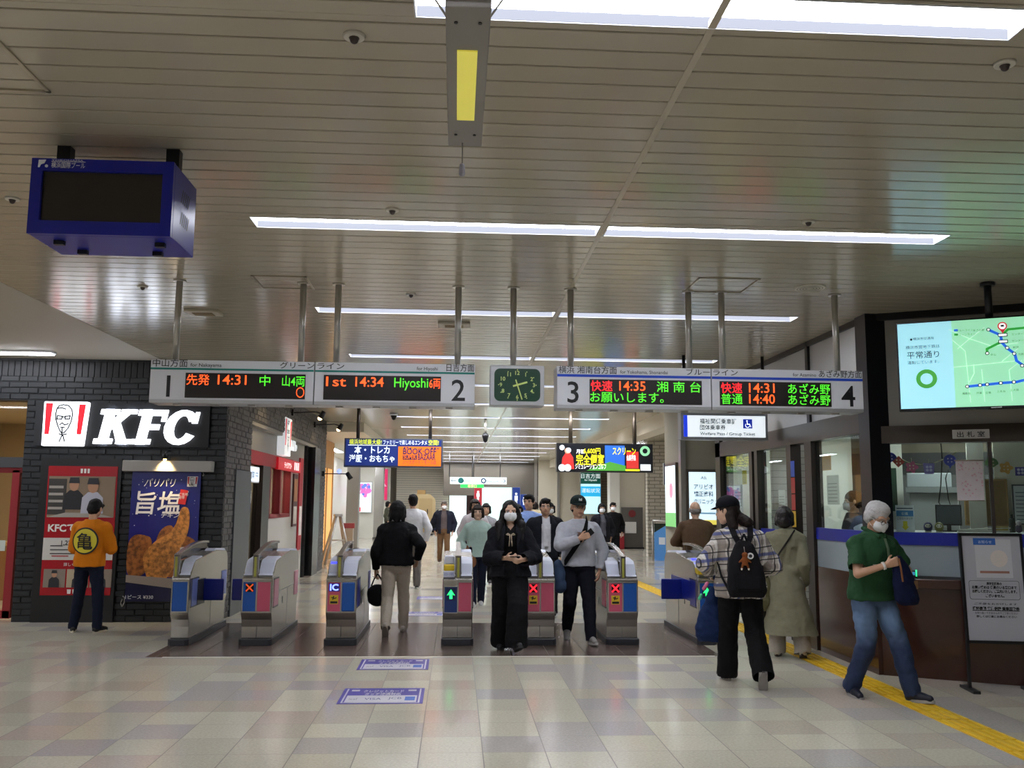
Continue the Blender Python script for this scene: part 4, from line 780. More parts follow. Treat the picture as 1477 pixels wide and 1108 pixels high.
# side wall signs
t = thing('side_sign', 'lit emblem with three white letters on the shop side fascia', 'sign', (XS-.12, 17.5, 2.42), PI/2)
LW2 = lit('#eef2f6', .5); emblem(t, -.55, .1, .02, .72, 0, .14, LW2, lit('#c01528', .6)); mb = MB(); kfc(mb, .35, .18, .38, 0, .06, .8); mb.build('lettering', LW2, t)
MB().box(-.65, 1.75, -.06, 0, -.24, -.02).build('red_plate', glow('lit red fascia', '#b81824', .45), t); mb = MB(); mb.text('テイクアウト', .3, -.19, .13, -.065, None, 'c', .02); mb.box(1.0, 1.1, -.065, -.062, -.2, -.05); mb.box(1.2, 1.3, -.065, -.062, -.2, -.05); mb.box(1.4, 1.5, -.065, -.062, -.2, -.05); mb.build('lettering', lit('#f2e8e6', 1), t)
for i, (y, z) in enumerate(((15.0, 3.28), (17.6, 3.28), (20.4, 3.28))):
    t = thing('wall_spotlight', 'black arm spotlight above the shop side fascia, %s' % ('nearest', 'middle one', 'furthest with glowing bulb')[i], 'lamp', (XS, y, z), 0, 'arm spotlights')
    MB().box(0, .05, -.06, .06, -.06, .06).build('bracket', DARK, t); MB().tube([(.04, 0, 0), (.45, 0, .02), (.6, 0, -.02)], .012).build('arm', DARK, t); MB().cyl((.62, 0, .03), (.55, 0, -.1), .04, .06).build('lamp_head', DARK, t); MB().ell((.545, 0, -.1), (.045, .045, .04)).build('bulb', glow('side bulb', '#ffd79a', 8), t)
    l = bpy.data.lights.new('spot', 'SPOT'); l.energy = 16; l.color = (1, .75, .42); l.spot_size = 1.9; l.spot_blend = .7; o = bpy.data.objects.new('lamp_glow', l); COL.objects.link(o); o.parent = t; o.location = (.53, 0, -.15); o.rotation_euler = (0, -.5-PI*0, 0); o.rotation_euler = (0, .75, 0)
t = thing('wall_spotlight', 'low black arm spotlight with a blue lit bulb beyond the brick corner', 'lamp', (XS, 21.9, 2.25)); MB().tube([(0, 0, 0), (.6, 0, 0)], .012).build('arm', DARK, t); MB().cyl((.58, 0, .03), (.68, 0, -.12), .05, .06).build('lamp_head', DARK, t); MB().box(0, .06, -.06, .06, -.06, .06).build('bracket', DARK, t); MB().ell((.4, -.02, .06), (.05, .05, .05)).build('bulb', glow('blue bulb', '#6a7cff', 3), t)
t = thing('menu_poster', 'narrow dark menu poster beside the order window', 'poster', (XS-.085, 18.9, 1.4), PI/2); MB().box(-.22, .22, 0, .03, -.3, .75).build('sheet', flat('#4a2420'), t); MB().box(-.18, .18, -.005, 0, .2, .65).build('food_print', flat('#a46a3c'), t); MB().box(-.18, .18, -.005, 0, -.25, .1).build('price_print', flat('#c8bfb4'), t)
t = thing('menu_poster', 'long red and white price strip right of the dark menu poster', 'poster', (XS-.085, 19.55, 1.0), PI/2); MB().box(-.2, .2, 0, .03, -.4, 1.5).build('sheet', flat('#a5202a'), t); MB().box(-.14, .14, -.005, 0, -.1, .5).build('price_print', flat('#d6d0c8'), t)
t = thing('lit_notice', 'small lit white notice at the top of the shop side window', 'sign', (XS-.1, 14.95, 1.9), PI/2); MB().box(-.5, .5, 0, .05, 0, .26).build('case', PAN, t); MB().box(-.47, .47, -.005, 0, .02, .24).build('face', lit('#dce9f4', 1.1), t); mb = MB(); mb.text('営業中', 0, .07, .14, -.008, .8); mb.build('lettering', flat('#2a4a86'), t)
# ================================================================ TICKET GATES
INOX = M('gate stainless', '#aeaba4', .27, .9, noise=.05, nscale=14); INOXD = M('gate dark steel', '#3b3d42', .4, .5); HEADW = M('gate pale head', '#c3c8d8', .4); FRM = M('gate panel rim', '#b1aca4', .32, .7)
PINK = flat('#c2516a', .4); GBLUE = flat('#0f4f9e', .35); GNAVY = flat('#12306a', .35); LAV = flat('#6a78b4', .4); PALEP = flat('#c78796', .4); GYEL = flat('#d4b321', .4); FLAP = M('cobalt flap', '#061a80', .35)
GY, GLEN = 10.7, 1.72
def gate(label, xc, w, panels, sides, rail, extra=None):
    t = thing('ticket_gate', label, 'ticket gate', (xc, GY, 0), 0, 'ticket gates'); h = w/2
    MB().slab([(-h-.015, .02), (-h+.02, -.015), (h-.02, -.015), (h+.015, .02), (h+.015, GLEN), (-h-.015, GLEN)], 0, .07).build('plinth', INOXD, t, bevel=.006)
    prof = [(.06, .07), (.055, .2), (.04, .28), (.0, .335), (-.01, .36), (-.01, .74), (.04, .78), (.16, .9), (.22, .93), (.9, .985), (1.1, 1.0), (1.62, .97), (1.7, .9), (1.72, .72), (1.72, .4), (1.66, .33), (1.64, .07)]
    MB().xprism(prof, -h, h).build('body', INOX, t, bevel=.008)
    mb = MB()
    for sx in (-1, 1): mb.box(sx*h-.002 if sx > 0 else -h-.002, h+.002 if sx > 0 else -h+.002, .45, 1.62, .56, .566); mb.box(h-.001 if sx > 0 else -h-.002, h+.002 if sx > 0 else -h+.001, .95, .954, .1, .56)
    mb.box(-.002, .002, .052, .062, .08, .26) if w > .25 else None
    mb.build('seam', INOXD, t); mb = MB()
    for sx in (-1, 1): mb.box(sx*(h+.001)-.002, sx*(h+.001)+.002, .62, .65, .4, .48)
    mb.build('lock', INOXD, t)
    n = len(panels); pw = (w-.02)/n
    for i, pn in enumerate(panels):
        a = -h+.01+i*pw; b_ = a+pw; z0, z1 = pn.get('z', (.37, .71)); mb = MB(); e = .008
        mb.box(a, b_, -.022, -.008, z1-e, z1); mb.box(a, b_, -.022, -.008, z0, z0+e); mb.box(a, a+e, -.022, -.008, z0, z1); mb.box(b_-e, b_, -.022, -.008, z0, z1); mb.build('panel_rim', FRM, t)
        y = -.018 if not pn.get('bulge') else -.04
        o = MB().box(a+e, b_-e, y, -.008, z0+e, z1-e).build('front_panel', pn['m'], t, bevel=.004 if not pn.get('bulge') else .015)
        xm, y = (a+b_)/2, y-.002
        if pn.get('x'):
            MB().box(xm-.045, xm+.045, y-.002, y+.001, .595, .685).build('display', M('display glass', '#160a0c', .2), t); mb = MB(); mb.stroke([(xm-.036, .604), (xm+.036, .676)], .016, y-.005); mb.stroke([(xm+.036, .604), (xm-.036, .676)], .016, y-.006); mb.build('cross_symbol', glow('red cross', '#ff1c28', 2.8) if pn['x'] == 1 else glow('dim orange cross', '#c84a1c', .8), t)
        if pn.get('ic'):
            MB().box(xm-.06, xm+.06, y-.002, y+.001, .6, .69).build('display', flat('#2a2f8c'), t); mb = MB().text('IC', xm, .613, .098, y-.005, .095, 'c', .03); mb.build('lettering', glow('blue letters', '#7f92ff', 2.4), t)
        if pn.get('st'):
            MB().box(xm-.048, xm+.048, y-.002, y+.001, .46, .56).build('warning_sticker', GYEL, t); mb = MB(); mb.disc(xm-.005, .54, y-.004, .009, n=10); mb.stroke([(xm-.028, .535), (xm+.01, .522), (xm+.026, .532)], .01, y-.005); mb.stroke([(xm-.005, .525), (xm-.015, .51)], .01, y-.006); mb.box(xm-.04, xm+.04, y-.004, y-.002, .468, .492); mb.build('sticker_print', INK, t)
        if pn.get('arrow'):
            z = pn.get('az', .57); MB().box(xm-.055, xm+.055, y-.002, y+.001, z-.07, z+.07).build('display', flat('#10204e'), t); mb = MB(); mb.prism([(xm-.016, z-.05), (xm+.016, z-.05), (xm+.016, z), (xm+.046, z-.012), (xm, z+.055), (xm-.046, z-.012), (xm-.016, z)], y-.006, y-.003); mb.build('arrow_symbol', glow('green arrow', '#22f06a', 2.6), t)
    for sx, c, two in sides:
        for (a, b_) in ((.1, .34), (1.42, 1.66))[:2 if two else 1]: MB().box(sx*(h+.003)-.004, sx*(h+.003)+.004, a, b_, .42, .72).build('side_panel', c, t); 
        mb = MB(); mb.box(sx*(h+.002)-.004, sx*(h+.002)+.004, .08, .36, .72, .735); mb.box(sx*(h+.002)-.004, sx*(h+.002)+.004, .08, .36, .405, .42); mb.build('side_trim', INOXD, t)
    # pale heads either side of the post, rail arching back
    rx = rail; top = [(.005, .775), (.05, .79), (.15, .905), (.21, .94), (.5, .965), (.5, .9), (.1, .76)]
    spans = [(-h+.006, rx-.03), (rx+.03, h-.006)]
    for a, b_ in spans:
        if b_-a > .03: MB().xprism(top, a, b_).build('pale_head', HEADW, t, bevel=.01)
    a, b_ = (spans[1] if rx <= 0 else spans[0]); MB().xprism([(.5, .945), (1.0, .99), (1.1, 1.02), (1.55, 1.0), (1.66, .94), (1.66, .9), (.5, .9)], a, b_).build('pale_cover', HEADW, t, bevel=.01)
    mb = MB(); mb.box(rx-.03, rx+.03, 0, .06, .74, 1.0); arc = []
    for i in range(11): u = i/10; arc.append((.0+u*1.25, 1.0+.12*math.sin(PI*min(1, u*.62+.02))))
    mb.xprism(arc+[(y, z-.028) for y, z in reversed(arc)], rx-.03, rx+.03); mb.build('hand_rail', M('rail stainless', '#96918a', .25, .85), t, bevel=.006)
    MB().xprism([(y, z-.028) for y, z in arc]+[(1.25, .98), (.1, .94)], rx-.006, rx+.006).build('smoked_screen', glass_material('smoked screen', '#5c5c58') if 'smoked' not in _m else None, t)
    MB().box(rx-.012, rx+.012, -.003, .002, .76, .98).build('post_strip', M('olive strip', '#9b9a3e', .4), t)
    if extra: extra(t, h)
    return t
def flap(t, x0, x1, y, z0=.44, z1=.69): MB().box(min(x0, x1), max(x0, x1), y, y+.03, z0, z1).build('flap', FLAP, t, bevel=.012)
def ex1(t, h): flap(t, h-.01, h+.24, .55); MB().box(h-.002, h+.012, .3, .62, .41, .7).build('flap_recess', INOXD, t)
def ex2(t, h): flap(t, -h+.01, -h-.24, .55)
def ex3(t, h):
    MB().box(-h+.02, -.045, .05, .2, .8, .9).build('reader', HEADW, t, bevel=.01); mb = MB().add([(-h+.025, .058, .815), (-.05, .058, .815), (-.05, .148, .922), (-h+.025, .148, .922)], [(0, 1, 2, 3)]); mb.build('reader_screen', glow('blue reader screen', '#4a50ff', 1.4), t)
def ex4(t, h):
    MB().box(-h, -.04, -.03, .12, .76, .83).build('notice_plate', flat('#c5c9d8'), t, bevel=.006); mb = MB(); mb.text('ICカード専用', (-h-.04)/2, .785, .034, -.034, .1); mb.build('lettering', flat('#35409a'), t)
    MB().box(-h+.005, -.045, .02, .22, .83, .9).build('reader', M('yellow reader', '#d2b31c', .4), t, bevel=.01); MB().box(-h+.015, -.05, .12, .3, .9, .99).build('reader_screen', HEADW, t, bevel=.01)
def ex7(t, h):
    flap(t, -h+.01, -h-.26, .75); MB().box(-h+.0, h-.06, -.03, .14, .8, .87).build('reader', M('yellow reader'), t, bevel=.01); mb = MB().add([(-h+.01, .16, .915), (h-.07, .16, .915), (h-.07, .34, .965), (-h+.01, .34, .965)], [(0, 1, 2, 3)]); mb.build('reader_screen', M('blue reader screen'), t)
    MB().box(-h-.006, -h+.002, .3, 1.3, .46, .7).build('side_band', FLAP, t)
gate('narrow end gate with blue front panel and blue flap, leftmost of the gates', -3.07, .2, [dict(m=GBLUE)], [(1, LAV, True)], -.06, ex1)
gate('ticket gate with dim orange cross, blue and pink panels', -2.22, .34, [dict(m=GBLUE, x=2), dict(m=PINK)], [(1, PALEP, True), (-1, FLAP, False)], -.03, ex2)
gate('ticket gate with glowing blue IC letters beside woman in black', -1.275, .34, [dict(m=PINK, ic=1, st=1), dict(m=GBLUE, bulge=1)], [(1, FLAP, True)], -.03, ex3)
gate('ticket gate with green arrow and yellow card reader', .045, .34, [dict(m=GNAVY, arrow=1, z=(.36, .66)), dict(m=PINK)], [(1, PALEP, True), (-1, PALEP, True)], .0, ex4)
gate('ticket gate with red cross and two pink panels', .99, .345, [dict(m=PINK, x=1, st=1), dict(m=PINK)], [(-1, PALEP, True), (1, PALEP, True)], .0)
gate('ticket gate with red cross, pink and blue panels', 1.945, .36, [dict(m=PINK, x=1, st=1), dict(m=GBLUE)], [(-1, PINK, True), (1, FLAP, True)], .01)
gate('end gate with yellow reader and blue flap behind plaid shirt woman, rightmost of the gates', 2.93, .2, [dict(m=GBLUE, arrow=1, az=.6)], [(-1, FLAP, False)], .07, ex7)

# ================================================================ FLOOR STICKERS
for x0, x1, y0, y1, lab in ((-.93, -.24, 7.68, 8.3, 'larger white and violet card notice stuck on the floor, nearest'), (-.93, -.24, 9.19, 9.78, 'white and violet card notice on the floor just before the brown zone'), (-.75, -.1, 13.4, 13.9, 'floor notice behind the gates, nearer one'), (-.62, .0, 15.6, 16.1, 'floor notice behind the gates, further one')):
    t = thing('floor_sticker', lab, 'floor sticker', ((x0+x1)/2, (y0+y1)/2, 0), 0, 'floor notices'); a, b_ = (x1-x0)/2, (y1-y0)/2
    V = flat('#42389a', .4); Wt = flat('#cfccd4', .35); L = lambda name, m, u0, u1, v0, v1, z: MB().box(-a+2*a*u0, -a+2*a*u1, -b_+2*b_*v0, -b_+2*b_*v1, .0005, z).build(name, m, t)
    L('sheet', V, 0, 1, 0, 1, .002); L('white_rule', Wt, .04, .96, .05, .95, .0026); L('violet_field', V, .06, .94, .08, .95, .0032); L('white_field', Wt, .08, .92, .08, .5, .0038)
    for i, (c, u0, u1) in enumerate((('#8c8a94', .12, .22), ('#3a3f86', .3, .5), ('#58608e', .58, .74), ('#4a6fc0', .78, .9))):
        mb = MB(); tx = ('icsf', 'VISA', 'JCB', '')[i]
        if tx:
            tm = MB().text(tx, 0, 0, 1, 0); xs = [v[0] for v in tm.v]; zs = [v[2] for v in tm.v]; k = 2*a*(u1-u0)/(max(xs)-min(xs))
            mb.add([(-a+2*a*u0+(v[0]-min(xs))*k, -b_+2*b_*.22+(v[2]-min(zs))*.11, .0045) for v in tm.v], tm.f); mb.build('lettering', flat(c), t)
        else: L('card_logo', flat(c), u0, u1, .18, .42, .0045)
    tm = MB().text('クレジットカード', 0, 0, 1, 0, None, 'c', .03); tm.text('タッチ決済対応', 0, -1.05, 1, 0, None, 'c', .03); xs = [v[0] for v in tm.v]; k = 2*a*.5/(max(xs)-min(xs)); MB().add([(v[0]*k, b_*.42+v[2]*.11, .0045) for v in tm.v], tm.f).build('lettering', Wt, t)
    for u in (.1, .8): L('badge', Wt, u, u+.1, .78, .88, .0045)

# ================================================================ MAP SCREEN, OFFICE CONTENTS, NOTICE EASEL
t = thing('map_screen', 'large lit screen showing a green subway map above the office', 'display', (4.5, 7.36, 2.43), TH)
MB().box(-.74, .86, 0, .09, 0, .78).build('case', M('gloss black case', '#08121c', .2), t, bevel=.006); w0, w1 = -.725, .845
X = lambda u: w0+.97*u/1.0*1.0
Zt = lambda v: .02+.745*(1-v)
MB().box(w0, w1, -.006, 0, .02, .765).build('screen', lit('#93d6ae', .85), t); MB().box(w0, X(.44), -.009, 0, .02, .765).build('side_field', lit('#9ad6e4', .9), t)
# map coordinates u (0..1 over the visible 0.97 m) and v measured from the photograph's screen
RD = lit('#b4e6c4', .95); mb = MB(); Y1 = -.011
for pts in ([(.42, .1), (.58, .22), (.75, .32), (.95, .3)], [(.58, .22), (.7, .1)], [(.44, .22), (.54, .36), (.56, .95)], [(.44, .54), (.95, .5)], [(.58, .22), (.48, .33)], [(.66, .58), (.67, .95)], [(.82, .5), (.95, .36)], [(.88, .95), (.87, .6), (.97, .5)], [(.6, .52), (.6, .62), (.56, .72)], [(1.05, .15), (1.2, .7)], [(1.0, .4), (1.5, .5)]): mb.stroke([(X(u), Zt(v)) for u, v in pts], .006, Y1)
mb.build('road_lines', RD, t)
mb = MB(); mb.stroke([(X(u), Zt(v)) for u, v in ((.54, .77), (.64, .76), (.81, .745), (.92, .74), (1.05, .7), (1.2, .62), (1.3, .5))], .022, -.013); mb.stroke([(X(u), Zt(v)) for u, v in ((.73, .13), (.82, .2), (.83, .29), (.87, .36), (.92, .42), (.93, .5), (.98, .56), (1.1, .6))], .022, -.013); mb.build('blue_line', lit('#1f5fd0', .9), t); MB().box(X(.46), X(.49), -.014, -.012, Zt(.125), Zt(.1)).build('legend_mark', lit('#1f5fd0', .9), t)
mb = MB(); mb.stroke([(X(u), Zt(v)) for u, v in ((.71, .4), (.71, .35), (.82, .28))], .02, -.013); mb.stroke([(X(u), Zt(v)) for u, v in ((.83, .2), (.88, .14), (1.3, .12))], .02, -.0135); MB().box(X(.46), X(.49), -.014, -.012, Zt(.175), Zt(.15)).build('legend_mark', lit('#2c9a3c', .8), t); mb.build('green_line', lit('#2c9a3c', .8), t)
ST = [(.54, .77), (.64, .76), (.695, .755), (.8, .745), (.9, .74), (.73, .13), (.71, .4), (.865, .35), (.915, .42), (.97, .56)]
mb = MB()
for u, v in ST: mb.ring(X(u), Zt(v), -.0165, .009, .016, 16)
mb.stroke([(X(.81), Zt(.2)), (X(.865), Zt(.2))], .03, -.0155); mb.stroke([(X(.81), Zt(.275)), (X(.865), Zt(.275))], .03, -.0155); mb.build('station_ring', flat('#0d2038'), t)
for u, v in ST: MB().disc(X(u), Zt(v), -.0168, .0095, n=14, t=.0002).build('station_dot', lit('#f2f8f6', 1), t)
mb = MB()
mb.stroke([(X(.812), Zt(.2)), (X(.863), Zt(.2))], .017, -.0165); mb.stroke([(X(.812), Zt(.275)), (X(.863), Zt(.275))], .017, -.0165); mb.build('interchange_bar', lit('#f2f8f6', 1), t); MB().disc(X(.838), Zt(.1), -.021, .026, n=20, t=.0002).build('pin_centre', lit('#f2f8f6', 1), t)
mb = MB().disc(X(.838), Zt(.1), -.019, .036, n=24, t=.0002); mb.add([(X(.838)-.026, -.0188, Zt(.125)), (X(.838)+.026, -.0188, Zt(.125)), (X(.838), -.0188, Zt(.185))], [(0, 1, 2)]); mb.build('map_pin', lit('#c02838', .8), t); MB().box(X(.838)-.012, X(.838)+.012, -.0225, -.0215, Zt(.108), Zt(.085)).build('train_symbol', flat('#3b4650'), t)
MB().ring(X(.22), Zt(.66), -.0115, .048, .083, 40).build('status_ring', lit('#3f9a38', .8), t)
mb = MB(); mb.text('平常通り', X(.2), Zt(.41), .068, -.0115, None, 'c', .006); mb.text('横浜市営地下鉄は', X(.2), Zt(.3), .034, -.0115); mb.text('運転しています。', X(.2), Zt(.48), .034, -.0115); mb.text('横浜市交通局', X(.21), Zt(.2), .028, -.0115); mb.disc(X(.11), Zt(.19), -.0115, .01); mb.build('lettering', flat('#23404a'), t)
mb = MB(); 
for s, u, v in (('あざみ野', .655, .13), ('中山', .755, .42), ('湘南台', .53, .85), ('戸塚', .63, .85), ('立場', .7, .85), ('上永谷', .8, .84), ('上大岡', .9, .83), ('新羽', .93, .35), ('北新横浜', .99, .43), ('センター北', .96, .2), ('センター南', .96, .275), ('ブルーライン', .545, .12), ('グリーンライン', .55, .17)): mb.text(s, X(u), Zt(v+.01), .022, -.0145)
mb.build('lettering', flat('#3d6a60'), t); MB().box(-.03, .05, -.002, 0, .004, .012).build('maker_plate', flat('#cfd6d8'), t)
MB().cyl((0, .06, .78), (0, .06, CEIL-2.43), .03).build('pole', BLACKF, t); MB().cyl((0, .06, CEIL-2.43-.03), (0, .06, CEIL-2.43), .06).build('ceiling_plate', BLACKF, t)
def onB(px, py, off=0):            # point of the upright plane of the office front, moved off metres into the office
    d = ray(px, py); n = Vector((math.sin(TH), -math.cos(TH), 0)); o = Vector(OB)-n*off; return EYE+d*((o-EYE).dot(n)/d.dot(n))
a, b_ = onB(1374, 633, -.06), onB(1427, 620, -.06)
t = thing('room_plate', 'small white name plate with three black characters on the office header', 'sign', ((a.x+b_.x)/2, (a.y+b_.y)/2, a.z), TH); w2 = math.hypot(b_.x-a.x, b_.y-a.y)/2
MB().box(-w2, w2, 0, .02, 0, .085).build('plate', flat('#c6c3bd'), t, bevel=.003); mb = MB(); mb.text('出 札 室', 0, .018, .058, -.003, w2*1.5, 'c', .01); mb.build('lettering', INK, t)
# paper decorations on a cord behind the glass
DEC = [(1284, 660, '#2436a8', 'blue fan shaped paper decoration nearest the dark pillar'), (1296, 666, '#b5362f', 'red square paper charm on the cord'), (1315, 674, '#c8568a', 'pink round paper flower on the cord'), (1340, 676, '#8a78c0', 'pale violet paper ornament with white petals'), (1370, 664, '#3a48b8', 'blue paper balloon ornament at the cord end'), (1430, 668, '#5f8f5a', 'green paper fan right of the hanging banner'), (1451, 675, '#d09a4a', 'orange paper flower on the right pane'), (1472, 680, '#4a3f9c', 'indigo square paper ornament at the right edge')]
for i, (px, py, c, lab) in enumerate(DEC):
    p = onB(px, py, .07); t = thing('paper_ornament', lab, 'paper decoration', p, TH, 'paper ornaments behind the office glass'); s = .052; mb = MB()
    if i in (0, 5): mb.prism([(s*1.15*math.cos(a), s*1.15*math.sin(a)-.01) for a in [PI*.0+PI*q/12 for q in range(13)]]+[(0, -s)], 0, .004)
    elif i in (1, 7): k = .7 if i == 1 else 0; mb.prism([(s*(1.1 if i == 1 else 1.2)*math.cos(a+k), s*1.1*math.sin(a+k)) for a in (PI/4, .75*PI, 1.25*PI, 1.75*PI)], 0, .004)
    elif i in (2, 6): mb.prism([((s+.01*math.cos(5*a))*math.cos(a), (s+.01*math.cos(5*a))*math.sin(a)) for a in [2*PI*q/40 for q in range(40)]], 0, .004)
    elif i == 3: mb.prism([(-s*.8, -s), (s*.8, -s), (s, s), (-s, s)], 0, .004)
    else: mb.disc(0, 0, 0, s*1.05, t=.004); mb.prism([(-.012, -s), (.012, -s), (0, -s*1.6)], 0, .004)
    mb.build('paper', flat(c), t); mb = MB()
    for q in range(4): mb.disc(.022*math.cos(q*PI/2+.8), .022*math.sin(q*PI/2+.8), -.003, .013 if i in (3, 7) else .007, n=10)
    mb.build('petal_print', flat('#e2d4b8' if i in (1, 2, 5, 6) else '#cfc8ea'), t); MB().cyl((0, .002, s*.6), (0, .002, s*.6+.06), .002, n=6).build('thread', flat('#d6cfa8'), t)
pts = [onB(x, y, .075) for x, y in ((1300, 662), (1312, 668), (1328, 670), (1345, 669), (1362, 662), (1380, 652))]
tag(MB().tube(pts, .004, 6).build('cord', flat('#cfc79a')), 'pale yellow cord carrying the paper ornaments', 'cord')
a, b_ = onB(1378, 722, -.02), onB(1420, 664, -.02)
t = thing('wall_banner', 'small hanging white banner with pale pink blossoms on the office glass', 'banner', ((a.x+b_.x)/2, (a.y+b_.y)/2, a.z), TH); w2 = .115; h = b_.z-a.z
MB().box(-w2, w2, 0, .003, 0, h).build('fabric', M('blossom fabric', '#cfc6c8', .7, noise=.12, nscale=18), t); mb = MB()
for q in range(46): mb.disc(rnd.uniform(-w2+.01, w2-.01), rnd.uniform(.02, h-.02), -.0015, rnd.uniform(.004, .011), n=7, t=.001)
mb.build('blossom_print', flat('#c9a3ad'), t); MB().cyl((-w2-.01, 0, h), (w2+.01, 0, h), .006).build('rod', flat('#8e8070'), t); MB().cyl((-w2, 0, 0), (w2, 0, 0), .004).build('bottom_rod', flat('#8e8070'), t)
cu = MB().cyl((0, 0, 0), (0, 0, .6), .001)
a, b_ = onB(1290, 768, .18), onB(1321, 729, .18)
t = thing('counter_sign', 'white counter card with blue band and yellow arrow beside the elderly man', 'sign', ((a.x+b_.x)/2, (a.y+b_.y)/2, 1.36), TH); w2 = .085; h = b_.z-1.36
MB().box(-w2, w2, 0, .006, 0, h).build('card', flat('#dfe3e4'), t); MB().box(-w2+.008, w2-.008, -.003, 0, h*.58, h*.8).build('blue_band', flat('#3b86c4'), t); mb = MB(); mb.text('こちらへタッチ', 0, h*.46, .026, -.004, .14, 'c', .01); mb.box(-w2+.01, w2-.012, -.004, -.002, h*.86, h*.9); mb.build('lettering', flat('#23384e'), t); MB().prism([(-.02, h*.4), (.02, h*.4), (.02, h*.2), (.035, h*.2), (0, h*.05), (-.035, h*.2), (-.02, h*.2)], -.004, -.001).build('arrow_print', flat('#e0d226'), t); mb = MB(); mb.text('係員', 0, h*.64, .03, -.005, None, 'c', .01); mb.build('lettering', flat('#e8f0f4'), t); MB().box(-w2, w2, 0, .07, 0, .006).build('foot', flat('#dfe3e4'), t)
for px, c, lab in ((1339, '#2b2a5e', 'navy round doll on the counter, left of the pair'), (1355, '#7c7a3a', 'olive round doll on the counter, right of the pair')):
    p = onB(px, 768, .2); t = thing('round_doll', lab, 'doll', (p.x, p.y, 1.36), TH, 'round dolls'); MB().ell((0, 0, .05), (.042, .04, .05)).build('body', flat(c, .35), t); MB().ell((0, -.022, .058), (.028, .022, .024)).build('face', flat('#d6ccb8'), t); mb = MB(); mb.ell((-.011, -.043, .063), (.005, .004, .006)); mb.ell((.011, -.043, .063), (.005, .004, .006)); mb.build('eyes', INK, t); MB().cyl((0, 0, 0), (0, 0, .012), .03).build('base', flat('#b9b3a4'), t)
def inside(px, py, D): 
    p = onB(px, py, D); return p
# counter shelf inside and equipment
officeB('trim_inner_counter', MB().box(.1, 5, .12, .9, 1.3, 1.36), flat('#d2d2cc'), .004)
p = inside(1369, 760, .6); t = thing('monitor', 'dark computer monitor on the counter inside the office', 'monitor', (p.x, p.y, 1.36), TH); MB().box(-.12, .12, 0, .03, .06, .27).build('case', DARK, t, bevel=.006); MB().box(-.108, .108, -.004, 0, .075, .255).build('screen', M('dull screen', '#4c5458', .2), t); MB().box(-.02, .02, .01, .03, 0, .08).build('neck', DARK, t); MB().box(-.07, .07, -.05, .08, 0, .01).build('foot', DARK, t)
p = inside(1345, 715, 1.6); t = thing('ticket_machine', 'pale grey ticket machine standing at the back of the office', 'machine', (p.x, p.y, .14), TH); MB().box(-.3, .3, 0, .4, 0, 1.1).build('cabinet', flat('#6e6f70'), t, bevel=.01); MB().box(-.24, .26, -.06, .3, 1.1, 1.62).build('upper_unit', flat('#a9aaa6'), t, bevel=.015); MB().box(-.27, .3, -.1, .3, 1.62, 1.68).build('top_tray', flat('#8f918f'), t); MB().box(-.26, .2, -.04, .25, 1.68, 1.84).build('printer', flat('#9ea2a2'), t, bevel=.01)
p = inside(1330, 700, 2.6); t = thing('steel_locker', 'wide dark grey locker wall at the back of the office', 'locker', (p.x, p.y, .14), TH); MB().box(-.8, .85, 0, .4, 0, 1.85).build('body', flat('#6a6a68'), t); MB().box(-.8, .85, -.01, .4, 1.85, 2.12).build('dark_band', flat('#3a3a3a'), t); MB().box(-.8, .85, 0, .4, 2.12, 2.46).build('upper_case', flat('#857b66'), t); mb = MB(); [mb.box(x-.004, x+.004, -.004, 0, .1, 1.8) for x in (-.4, 0, .4)]; mb.build('door_joint', flat('#4a4a48'), t)
p = inside(1424, 757, 1.3); q = inside(1424, 693, 1.3); t = thing('cork_board', 'tan cork board on the cream office partition', 'board', (p.x, p.y-.0, p.z), TH); h = q.z-p.z; MB().box(-.2, .2, 0, .02, 0, h).build('cork', M('cork', '#9c7c52', .8, noise=.15, nscale=30), t); mb = MB(); mb.box(-.21, .21, -.008, .02, -.012, .004); mb.box(-.21, .21, -.008, .02, h-.004, h+.012); mb.box(-.21, -.195, -.008, .02, 0, h); mb.box(.195, .21, -.008, .02, 0, h); mb.build('wood_frame', flat('#b9935c'), t)
officeB('wall_partition', MB().box(1.12, 5, 1.33, 1.4, .14, 2.62), OFF)
officeB('wall_post', MB().box(.86, 1.02, 1.2, 1.35, .14, 2.62), OFF); officeB('wall_post_side', MB().box(.02, .2, 2.05, 2.1, .14, 2.62), OFF)
p = inside(1276, 725, 1.9); t = thing('green_board', 'dark green board behind the pillar inside the office', 'board', (p.x, p.y, 1.55), TH); MB().box(-.2, .14, 0, .03, 0, .5).build('panel', flat('#20402c'), t)
p = inside(1469, 757, 1.28); t = thing('framed_notice', 'framed white timetable notice at the right edge of the office', 'notice', (p.x+.05, p.y-.03, p.z), TH); MB().box(-.1, .2, 0, .02, 0, .42).build('frame', flat('#4a4d52'), t); MB().box(-.085, .185, -.004, 0, .015, .405).build('paper', flat('#c6cbd0'), t); mb = MB(); [mb.box(-.07, .17, -.006, -.004, .05+.04*i, .06+.04*i) for i in range(8)]; mb.build('printed_lines', flat('#6b7480'), t)
p = inside(1400, 758, .5); t = thing('paper_tray', 'cluttered tray of papers on the inner office counter', 'tray', (p.x+.1, p.y, 1.36), TH); MB().box(-.2, .25, -.06, .1, 0, .02).build('tray', flat('#b8b4a8'), t); mb = MB()
for q in range(6): x = -.18+q*.07; mb.box(x, x+.09, -.05, .06, .02+.004*q, .026+.005*q)
mb.build('papers', flat('#d5d2c4'), t); MB().box(.12, .24, -.04, .06, .02, .06).build('ochre_pouch', flat('#b49a44'), t)
